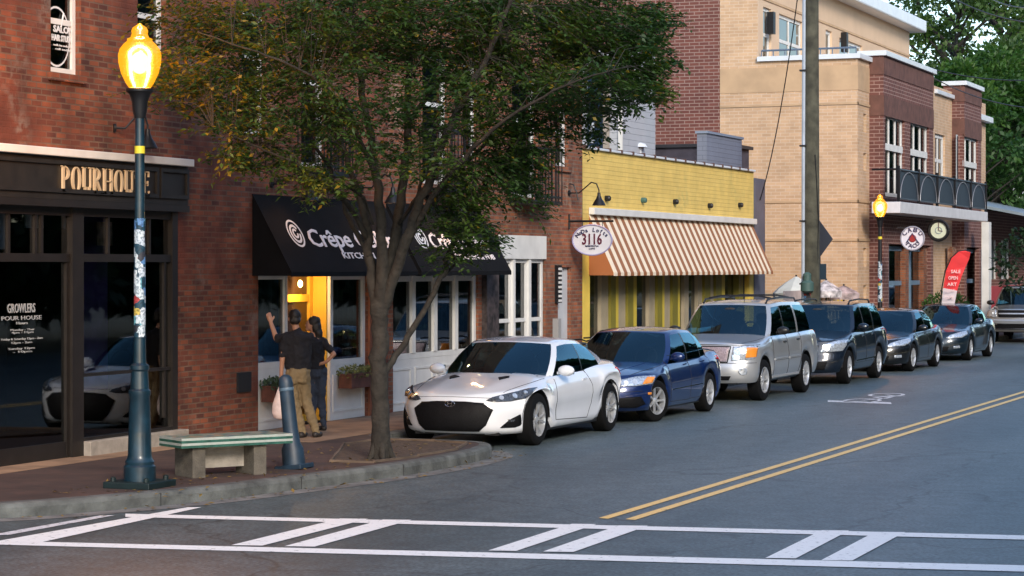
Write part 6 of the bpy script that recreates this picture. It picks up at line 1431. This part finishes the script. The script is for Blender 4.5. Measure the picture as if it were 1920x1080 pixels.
for pts_, rs, n_ in limbs:
    P_ = [tp(*p) for p in pts_]; fine = []; rf_ = []
    for i in range(len(P_)-1):
        a, b = P_[i], P_[i+1]; p0 = P_[max(i-1, 0)]; p3 = P_[min(i+2, len(P_)-1)]
        for k in range(5):
            t = k/5; c_ = .5*((2*a)+(b-p0)*t+(2*p0-5*a+4*b-p3)*t*t+(3*a-p0-3*b+p3)*t**3); w_ = .03 if i else .008
            fine.append(c_+Vector((random.gauss(0, w_*.5), random.gauss(0, w_*.5), 0))); rf_.append((rs[i]*(1-t)+rs[i+1]*t)*random.uniform(.94, 1.06))
    fine.append(P_[-1]); rf_.append(rs[-1]); q.tube(fine, rf_, n_)
    nodes += [(p, r_) for p, r_ in zip(fine, rf_) if p.z > 2.6]
for k in range(5):   # root flare
    a = 2*PI*k/5+.3; q.tube([tb_+Vector((math.cos(a)*.05, math.sin(a)*.05, .28)), tb_+Vector((math.cos(a)*.12, math.sin(a)*.12, .06)), tb_+Vector((math.cos(a)*.19, math.sin(a)*.19, -.03))], [.05, .045, .02], 6)
o = q.build('trunk', M['bark'], HT, smooth=70); o.matrix_parent_inverse = Matrix.Translation(-tb_)
# leaf masses: (u, v, depth, ru, rv, rdepth, number of sprays)
ms = [(300, 150, -.2, 75, 50, .6, 30), (330, 40, .6, 90, 55, .8, 60), (430, 60, .4, 110, 70, 1.2, 150), (400, 175, -.6, 110, 60, 1.0, 175), (350, 130, -1.6, 60, 45, .5, 55), (470, 130, 1.2, 120, 90, 1.2, 140), (560, 60, -.6, 140, 90, 1.4, 230), (540, 200, -1.0, 110, 80, 1.0, 190), (455, 240, -1.2, 80, 35, .7, 80), (470, 296, -1.0, 75, 24, .5, 60), (600, 262, 1.0, 100, 70, 1.0, 110),
 (430, 300, -1.4, 45, 18, .4, 22), (560, 325, -1.0, 60, 24, .6, 45), (620, 350, -1.0, 60, 28, .5, 40), (690, 50, 0, 160, 90, 1.8, 330), (680, 170, -1.2, 120, 70, .9, 150), (840, 60, .2, 160, 100, 1.8, 400), (830, 190, -1.0, 120, 70, .9, 150), (760, 260, 1.1, 110, 70, .8, 70), (990, 60, .2, 150, 90, 1.8, 420), (960, 180, -.4, 130, 75, 1.3, 270), (1120, 60, .2, 120, 75, 1.5, 320), (1190, 110, -.2, 75, 62, 1.1, 210), (1225, 40, .6, 45, 40, .8, 80),
 (1100, 165, -1.0, 115, 55, 1.0, 230), (1215, 168, -.6, 52, 26, .6, 50), (1070, 235, .2, 90, 32, .9, 85), (960, 270, -.3, 85, 55, .9, 170), (895, 335, -.3, 85, 55, .8, 165), (980, 330, .2, 55, 45, .6, 80), (860, 405, -.2, 65, 48, .6, 125), (900, 445, .3, 45, 40, .5, 60), (845, 470, 0, 50, 26, .4, 40), (800, 300, -1.2, 60, 50, .6, 55), (705, 300, -1.4, 60, 45, .5, 40), (640, 230, -1.4, 60, 45, .6, 50),
 (1010, 385, .2, 28, 25, .4, 14), (450, -90, 0, 180, 60, 2, 150), (700, -110, 0, 200, 80, 2, 260), (950, -100, 0, 200, 80, 2, 260), (1150, -60, 0, 110, 60, 1.5, 120)]
node_p = np.array([tuple(p) for p, r_ in nodes]); tw = MB(); LP, LD, LN = [], [], []
right = np.array([CT, ST, 0]); fwd = np.array([-ST, CT, 0])
for (u, v, dz, ru, rv, rd, ns) in ms:
    c_ = np.array(tp(u, v, dz)); sx = ru/F*Zt; sz_ = rv/F*Zt
    for s_ in range(int(ns*(1.2 if v < 170 else .82)*(.86 if u < 620 else 1))):
        d = unit(rng.normal(size=3))*rng.uniform(.15, 1.0)**.5
        cpt = c_+right*d[0]*sx+fwd*d[1]*rd+np.array([0, 0, 1])*d[2]*sz_
        i = np.argmin(np.linalg.norm((node_p-cpt)*[1, 1, .8], axis=1)); nb = node_p[i]; away = cpt-nb; dist = np.linalg.norm(away)
        ax = unit(away*[1, 1, .25]+rng.normal(size=3)*.35*max(dist, .3)); ln_ = rng.uniform(.30, .55)
        st = cpt-ax*ln_*.5; mid_ = st+ax*ln_*.5+[0, 0, .02]; en = st+ax*ln_-np.array([0, 0, .05])
        if s_ % 10 == 0:
            m1 = nb+(st-nb)*.5+np.array([0, 0, .10*min(dist, 1)]); tw.tube([nb, m1, st, en], [.005, .004, .003, .002], 4, False)
        else: tw.tube([st, en], [.003, .0015], 3, False)
        nl = rng.integers(11, 17); ts = np.linspace(.02, 1, nl)
        sd_ = unit(np.cross(ax, [0, 0, 1])+1e-6)
        for k, t in enumerate(ts):
            p = st+(en-st)*t; sgn = 1 if k % 2 else -1
            dr_ = unit(ax*.55+sd_*sgn*rng.uniform(.5, 1.1)+np.array([0, 0, -.22])+rng.normal(size=3)*.22)
            LP.append(p+rng.normal(size=3)*.012); LD.append(dr_); LN.append(unit(np.array([0, 0, 1])+rng.normal(size=3)*.42))
o = tw.build('twigs', M['bark'], HT); o.matrix_parent_inverse = Matrix.Translation(-tb_)
LP, LD, LN = np.array(LP), np.array(LD), np.array(LN); N = len(LP)
M['leaf'] = leaf_material('street tree leaves', [(.014, .042, .011), (.028, .075, .016), (.062, .115, .017), (.22, .18, .014)], .45, 1.3)
o = leaves_mesh('crown', LP, LD, LN, rng.uniform(.055, .108, N), rng.uniform(.026, .046, N), M['leaf'], HT)
o.data.materials.append(leaf_material('lamp gold leaves', [(.10, .10, .012), (.24, .17, .012), (.34, .22, .015)], .5, 2.5))  # golden colour paints the street lamp's warm glow onto leaves on its side
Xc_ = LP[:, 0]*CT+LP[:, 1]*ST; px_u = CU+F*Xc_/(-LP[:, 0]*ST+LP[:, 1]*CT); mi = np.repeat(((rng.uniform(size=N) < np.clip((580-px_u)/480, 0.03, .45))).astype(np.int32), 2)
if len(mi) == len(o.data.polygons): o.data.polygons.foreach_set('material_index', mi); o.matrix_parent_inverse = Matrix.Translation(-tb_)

# ---- background trees
def make_tree(name, label, loc, h, r, nclump, leafn, size, lm, seed, trunk_h=.35, squash=1.0, group='trees beyond the buildings', sparse=0):
    g = np.random.default_rng(seed); e = empty(name, loc, label, 'tree', group); q = MB()
    th = h*trunk_h; q.tube([(0, 0, -.3), (g.normal()*.1, 0, th), (g.normal()*.3, g.normal()*.3, h*.75)], [h*.022, h*.018, h*.006], 8)
    Cs = []
    for k in range(nclump):
        t = g.uniform(0, 1); z = th*.8+(h-th*.8)*t; rr = r*(math.sin(PI*min(1, .18+t*.85))**.7)*squash
        a = g.uniform(0, 2*PI); q_ = g.uniform(.25, 1)**.5*rr; c_ = np.array([math.cos(a)*q_, math.sin(a)*q_, z]); Cs.append(c_)
        s0 = np.array([0, 0, max(th*.7, z-q_*.8)])
        q.tube([s0, (s0+c_)/2+[0, 0, .1*h/10], c_], [h*.006, h*.004, h*.0015], 5, False)
    q.build('trunk', M['bark'], e, smooth=70)
    P_, D_, N_ = [], [], []
    for c_ in Cs:
        cr = r*g.uniform(.16, .32); n = leafn
        d = unit(g.normal(size=(n, 3))); p = c_+d*(g.uniform(.1, 1, (n, 1))**.45)*cr*[1, 1, .55]; P_.append(p); D_.append(unit(d+g.normal(size=(n, 3))*.6)); N_.append(unit(np.array([0, 0, 1])+g.normal(size=(n, 3))*.6))
    P_, D_, N_ = np.concatenate(P_), np.concatenate(D_), np.concatenate(N_); N = len(P_)
    leaves_mesh('crown', P_, D_, N_, g.uniform(.8, 1.3, N)*size, g.uniform(.45, .7, N)*size, lm, e); return e
lmA = leaf_material('pale green leaves', [(.02, .055, .018), (.06, .12, .028), (.13, .19, .04)], .45, .5)  # paler green mix, mottled at random
lmB = leaf_material('deep green leaves', [(.010, .026, .012), (.022, .055, .018), (.05, .10, .022)], .35, .35)
lmC = leaf_material('mid green leaves', [(.014, .045, .012), (.04, .11, .02), (.11, .20, .03)], .4, .4)
def bgt(label, u, vtop, Z, r, lm, seed, ncl=70, ln=170, size=.30, th=.3, sq=1.0):
    p = pt(u, 500, Z); h = pt(u, vtop, Z).z; return make_tree('tree', label, (p.x, p.y, 0), h, r, ncl, ln, size, lm, seed, th, sq)
bgt('tall thin tree with see through crown behind the tan building cornice', 1795, -90, 112, 4.8, lmA, 3, 60, 120, .30, .45)
bgt('loose pale green tree top left of the tall thin tree', 1722, -20, 125, 4.2, lmA, 4, 34, 100, .30, .5)
bgt('pale green tree against the sky at the right edge', 1880, -60, 120, 5.2, lmA, 5, 80, 130, .32, .4)
bgt('bushy mid green tree directly behind the right brown bay', 1800, 130, 102, 4.0, lmC, 6, 80, 170, .28, .15)
bgt('broad bright green tree behind the grey porch roof', 1865, 110, 108, 5.0, lmC, 7, 120, 190, .30, .12)
bgt('deep green tree at the right edge over the gabled house', 1925, 70, 128, 6.0, lmB, 8, 130, 190, .32, .12)
bgt('dark tree filling the gap between the gabled house and the bay', 1850, 230, 124, 4.0, lmB, 9, 90, 170, .3, .1)
bgt('distant dark tree low over the street end', 1990, 150, 150, 8.0, lmB, 12, 130, 170, .4, .1)
bgt('dark tree right of the street end beyond the frame edge', 1900, 190, 140, 7.0, lmB, 13, 130, 190, .36, .08)
# small street tree at the right edge with dark low branches
p = gp(1985, 650, SW); make_tree('tree', 'small dark street tree with low branches at the right edge', (p.x-.3, p.y, SW), 4.3, 1.5, 26, 90, .16, lmB, 21, .45)
# shrub by the feather banner
p = gp(1838, 650, SW); g_ = empty('shrub', (XT+1.5, p.y+3, SW), 'round green shrub between the feather banner and the off road vehicle', 'shrub')
n = 2600; d_ = unit(rng.normal(size=(n, 3))); pos = d_*(rng.uniform(.3, 1, (n, 1))**.4)*[.85, .95, .75]+[0, 0, .8]
leaves_mesh('foliage', pos, unit(d_+rng.normal(size=(n, 3))*.5), unit(rng.normal(size=(n, 3))+[0, 0, 1]), rng.uniform(.08, .14, n), rng.uniform(.04, .06, n), lmC, g_)
MB().tube([(0, 0, 0), (.05, 0, .5), (.2, .1, 1.1)], [.04, .03, .01], 6).build('stem', M['bark'], g_)
# trees across the street (their mirror images fill the car windows and shop glass)
src = make_tree('tree', 'tall tree across the street, mirrored in the shop glass', (9.0, 22, 0), 12.5, 5.0, 100, 130, .46, lmB, 31, .12, group='trees across the street')
for (x, y, s_) in ((10.5, 34, 1.1), (9.8, 43, 1.05), (9.6, 28, .9), (10.4, 50, 1.0), *[(10+(k%3), 98+k*9.5, 1.1+.12*(k%4)) for k in range(17)], (11, 57, 1.2), (11, 65, 1.1), (10.5, 4, 1.0), (11, 82, 1.2), (12, 72, 1.25), (10, 10, 1.0), (12, 92, 1.3)):
    t_ = copy_tree(src); t_.location = (x, y, 0); t_.scale = (s_, s_, s_); t_.rotation_euler.z = x*7

# ================================================================== PEOPLE
def figure(name, label, loc, rz, body, clothes, hair, group='people at the cafe door'):
    """body & clothes: lists of (part name, material, voxel, [capsules]); capsule = (p0, p1, r0, r1)"""
    e = empty(name, loc, label, 'person', group, rz)
    def blob(nm, m, caps, vox, par=e, fold=0):
        q = MB()
        for cp in caps:
            if len(cp) == 4:
                a, b, r0, r1 = Vector(cp[0]), Vector(cp[1]), cp[2], cp[3]; L_ = (b-a).length; pts = []; rr = []
                for k in range(5): f = k/4; pts.append(a-(b-a).normalized()*r0*math.cos(f*PI/2)*.97); rr.append(max(.001, r0*math.sin(f*PI/2)))
                for k in range(1, 5): f = k/4; pts.append(b+(b-a).normalized()*r1*math.sin(f*PI/2)*.97); rr.append(max(.001, r1*math.cos(f*PI/2)))
                q.tube(pts, rr, 14)
            else: q.ball(cp[0], cp[1], 16, 10)
        o = q.build(nm, m, par, smooth=True)
        r_ = o.modifiers.new('remesh', 'REMESH'); r_.mode = 'VOXEL'; r_.voxel_size = vox; r_.use_smooth_shade = True
        s_ = o.modifiers.new('smooth', 'SMOOTH'); s_.factor = .6; s_.iterations = 3
        if fold:
            t_ = bpy.data.textures.new('folds', 'CLOUDS'); t_.noise_scale = .075; t_.noise_depth = 2; d_ = o.modifiers.new('folds', 'DISPLACE'); d_.texture = t_; d_.strength = fold; d_.mid_level = .5; d_.texture_coords = 'LOCAL'
        return o
    bo = blob('body', M['skin'], body, .009)
    for nm, m, vox, caps in clothes: blob(nm, m, caps, vox, e, .045 if nm in ('shirt', 'trousers', 'jeans') else 0)
    blob('hair', M['hair'], hair, .010, e, .03); return e
M['hair'] = mat('dark hair', (.012, .009, .007), .55, bump=.4, bs=60)
def hand(w, d, sd, s=1.0, curl=.5):
    """palm and five fingers from wrist w along direction d, side vector sd"""
    w, d, sd = Vector(w), Vector(d).normalized(), Vector(sd).normalized(); n = d.cross(sd); out = [(tuple(w), tuple(w+d*.085*s), .028*s, .034*s), (tuple(w+d*.04*s+sd*.02*s), tuple(w+d*.085*s+sd*.028*s), .016*s, .014*s), (tuple(w+d*.04*s-sd*.02*s), tuple(w+d*.085*s-sd*.028*s), .016*s, .014*s)]
    for k, (off, ln) in enumerate(((.032, .062), (.011, .075), (-.011, .070), (-.032, .055))):
        a = w+d*.09*s+sd*off*s; b = a+(d*(1-curl*.4)+n*curl*.5)*ln*.55*s; c_ = b+(d*(1-curl)+n*curl)*ln*.45*s
        out += [(tuple(a), tuple(b), .0095*s, .0088*s), (tuple(b), tuple(c_), .0088*s, .0078*s)]
    a = w+d*.03*s+sd*.03*s; b = a+(d*.6+sd*.7)*.04*s; out += [(tuple(a), tuple(b), .012*s, .011*s), (tuple(b), tuple(b+(d*.9+sd*.25)*.035*s), .011*s, .009*s)]
    return out
# local axes: +x = facing the shop (local frame rotated), y = person's left... built in world-aligned axes: -x faces the shop, +y up the street
tee = mat('black cotton', (.010, .010, .014), .9, bump=.3, bs=12); khaki = mat('khaki trousers', (.20, .145, .075), .85, var=.15, vs=6, bump=.5, bs=9); jean = mat('dark jeans', (.03, .04, .065), .85, var=.2, vs=8, bump=.4, bs=10); shoe = mat('dark shoes', (.02, .016, .014), .6)
# man: seen from behind-left, right arm raised to the glass (towards -y), leaning forward towards the shop
m0 = gp(574, 822, SW)
# axes used: X = image right (CT,ST), Y = away from camera (-ST,CT) -> rz = TH
bodyM = [((0, .02, 1.02), (.0, .03, 1.36), .125, .15), ((-.13, .02, 1.42), (.13, .04, 1.42), .07, .07), ((0, .03, 1.44), (-.03, .06, 1.56), .058, .052),
  ((-.045, .075, 1.685), (.080, .098, .118)), ((-.055, .15, 1.665), (.016, .03, .016)), ((-.06, .12, 1.62), (.05, .045, .035)), ((.036, .065, 1.675), (.012, .022, .03)), ((-.125, .065, 1.675), (.012, .022, .03)),
  ((-.17, .03, 1.42), (-.30, .12, 1.40), .052, .045), ((-.30, .12, 1.40), (-.37, .20, 1.60), .042, .032), *hand((-.375, .205, 1.62), (-.25, .25, .9), (.9, 0, .25), 1, .2),
  ((-.175, .0, 1.40), (-.22, -.04, 1.12), .05, .042), ((-.22, -.04, 1.12), (-.235, -.02, .88), .040, .028), *hand((-.235, -.02, .86), (0, .05, -1), (.3, 1, 0), 1, .8),
  ((-.08, 0, .95), (-.06, .0, .50), .08, .055), ((-.05, 0, .50), (.04, -.03, .08), .05, .035), ((.08, 0, .95), (.12, .02, .50), .08, .055), ((.12, .02, .5), (.24, .0, .08), .05, .035)]
bodyM = [b for b in bodyM]
teeM = ('shirt', tee, .010, [((0, .02, .98), (0, .02, 1.16), .162, .165), ((0, .02, 1.16), (0, .03, 1.36), .165, .165), ((-.06, .02, 1.02), (-.09, .02, 1.38), .125, .12), ((.06, .02, 1.02), (.09, .03, 1.38), .125, .12), ((-.15, .02, 1.41), (.15, .04, 1.41), .088, .088), ((-.16, .02, 1.41), (-.27, .095, 1.40), .075, .066), ((-.17, .0, 1.40), (-.205, -.02, 1.18), .075, .068), ((0, .035, 1.46), (-.01, .04, 1.49), .075, .066)])
pantM = ('trousers', khaki, .011, [((0, .0, .90), (0, .01, .99), .15, .155), ((-.07, 0, .92), (-.06, .0, .50), .105, .078), ((-.05, 0, .50), (.05, -.03, .09), .078, .066), ((.07, 0, .92), (.12, .02, .50), .105, .078), ((.12, .02, .50), (.25, .0, .09), .078, .066), ((.06, -.08, .92), (.06, -.07, .84), .08, .09), ((-.06, -.08, .92), (-.06, -.07, .84), .08, .09)])
beltM = ('belt', shoe, .010, [((-.09, 0, .985), (.09, 0, .985), .128, .128)])
shoesM = ('shoe', shoe, .008, [((.24, -.04, .045), (.31, .11, .04), .048, .042)]); shoesM2 = ('shoe', shoe, .008, [((.04, -.08, .045), (.10, .09, .04), .048, .042)])
hairM = [((-.045, .055, 1.72), (.088, .100, .100)), ((-.045, .02, 1.66), (.078, .075, .07)), ((-.045, .06, 1.785), (.05, .06, .03))]
man = figure('person', 'man in a black tee shirt and khaki trousers, one arm raised to the window', (m0.x-.16, m0.y+.07, SW), TH+.12, bodyM, [teeM, pantM, shoesM, shoesM2], hairM)
w0 = gp(597, 812, SW)
bodyW = [((0, 0, .98), (-.02, 0, 1.28), .105, .115), ((-.12, .0, 1.32), (.10, .0, 1.32), .055, .055), ((-.02, .0, 1.34), (-.05, .02, 1.45), .048, .042),
  ((-.07, .02, 1.56), (.088, .075, .108)), ((-.155, .03, 1.55), (.022, .014, .016)), ((-.13, .03, 1.50), (.035, .045, .035)), ((-.145, .045, 1.58), (.012, .012, .01)), ((-.06, -.055, 1.555), (.02, .012, .026)),
  ((.11, -.01, 1.30), (.26, -.08, 1.13), .042, .036), ((.26, -.08, 1.13), (.15, -.10, 1.02), .034, .026), *hand((.145, -.10, 1.015), (-1, .1, -.35), (0, 1, 0), .9, .6),
  ((-.13, 0, 1.30), (-.16, .05, 1.08), .042, .035), ((-.16, .05, 1.08), (-.20, .12, .95), .033, .026), *hand((-.20, .12, .95), (-.3, .3, -.8), (0, 1, 0), .9, .6),
  ((-.07, 0, .90), (-.07, 0, .48), .085, .055), ((-.07, 0, .48), (-.05, -.01, .08), .05, .034), ((.06, 0, .90), (.06, .02, .48), .085, .055), ((.06, .02, .48), (.10, .03, .08), .05, .034)]
shirtW = ('shirt', tee, .010, [((0, 0, .94), (0, 0, 1.08), .135, .118), ((0, 0, 1.08), (-.01, 0, 1.26), .12, .13), ((-.11, .0, 1.31), (.10, .0, 1.31), .072, .072), ((.10, -.01, 1.30), (.215, -.06, 1.18), .062, .054), ((-.12, 0, 1.30), (-.15, .03, 1.14), .062, .056)])
jeanW = ('jeans', jean, .010, [((0, 0, .86), (0, 0, .96), .135, .13), ((-.065, 0, .88), (-.07, 0, .48), .098, .068), ((-.07, 0, .48), (-.05, -.01, .08), .066, .05), ((.065, 0, .88), (.06, .02, .48), .098, .068), ((.06, .02, .48), (.10, .03, .08), .066, .05)])
shW = ('shoe', shoe, .008, [((.11, .0, .04), (.04, .10, .035), .042, .036)])
hairW = [((-.035, .01, 1.60), (.092, .088, .095)), ((.0, .0, 1.52), (.07, .075, .10)), ((.03, .0, 1.42), (.055, .065, .13)), ((.045, -.01, 1.30), (.04, .055, .11))]
figure('person', 'woman in a black shirt and dark jeans with her hand on her hip', (w0.x-.22, w0.y+.38, SW), TH, bodyW, [shirtW, jeanW, shW], hairW)
for q_ in bpy.data.objects:
    if q_.get('category') == 'person': q_.scale = (.97, .97, .965)
# plastic bag hanging from the man's hand
bg_ = empty('plastic_bag', (0, 0, 0), 'white plastic shopping bag hanging from the hand of the man', 'bag')
Rm = Matrix.Rotation(TH+.12, 3, 'Z'); hw_ = man.location+Rm @ Vector((-.235, .0, .77)); bg_.location = hw_; bg_.rotation_euler.z = TH
q = MB().lathe([(.012, .02), (.02, -.06), (.06, -.16), (.105, -.30), (.115, -.42), (.09, -.50), (.02, -.52)], (0, 0, 0), 14, sx=1, sy=.6)
for i, v in enumerate(q.v): k = 1+.10*math.sin(i*2.7); q.v[i] = (v[0]*k, v[1]*k, v[2])
pb_ = mat('thin white plastic', (.62, .50, .48), .45, var=.1, vs=12, bump=.6, bs=14); q.build('sack', pb_, bg_, smooth=60)
MB().tube([(-.02, 0, -.02), (-.015, 0, .06), (0, 0, .085), (.015, 0, .06), (.02, 0, -.02)], .006, 5).build('handle', pb_, bg_)

# the building roots sit at their bases while their parts were modelled in place
for o in bpy.data.objects:
    if o.get('label') and not o.get('category'): o['category'] = 'object'

# dark cover plate on the brick pier and litter along the gutter
P(MB().box((WX+.002, y_at(443), z_at(455, 735)), (WX+.03, y_at(468), z_at(455, 698))), 'cover_plate', M['darkmetal'], B1)
P(MB().box((WX+.002, y_at(903), SW), (WX+.10, y_at(926), 3.0)), 'downpipe', mat('sticker covered dark pipe', (.04, .03, .03), .7, var=.9, vs=9), B1)
n = 420; g2 = np.random.default_rng(5); ii = g2.integers(8, len(KS)-6, n); pos = np.array([[*KS[i], .012] for i in ii])+np.stack([g2.normal(size=n)*.10+.14, g2.uniform(-.5, .5, n), np.zeros(n)], 1)
b1_ = g2.uniform(size=n) < .45; pos[b1_] = np.stack([g2.uniform(-13.3, -11.7, b1_.sum()), g2.uniform(20, 28, b1_.sum()), np.full(b1_.sum(), SW+.012)], 1)
dd = unit(np.stack([g2.normal(size=n), g2.normal(size=n), g2.normal(size=n)*.15], 1)); nn_ = unit(np.stack([g2.normal(size=n)*.2, g2.normal(size=n)*.2, np.ones(n)], 1))
tag(leaves_mesh('fallen_leaves', pos, dd, nn_, g2.uniform(.05, .09, n), g2.uniform(.025, .04, n), leaf_material('dry leaves', [(.12, .07, .02), (.20, .13, .03), (.09, .10, .03)], .1, 8), None), 'dry leaves scattered along the gutter and the bulb out', 'leaves', kind='stuff')
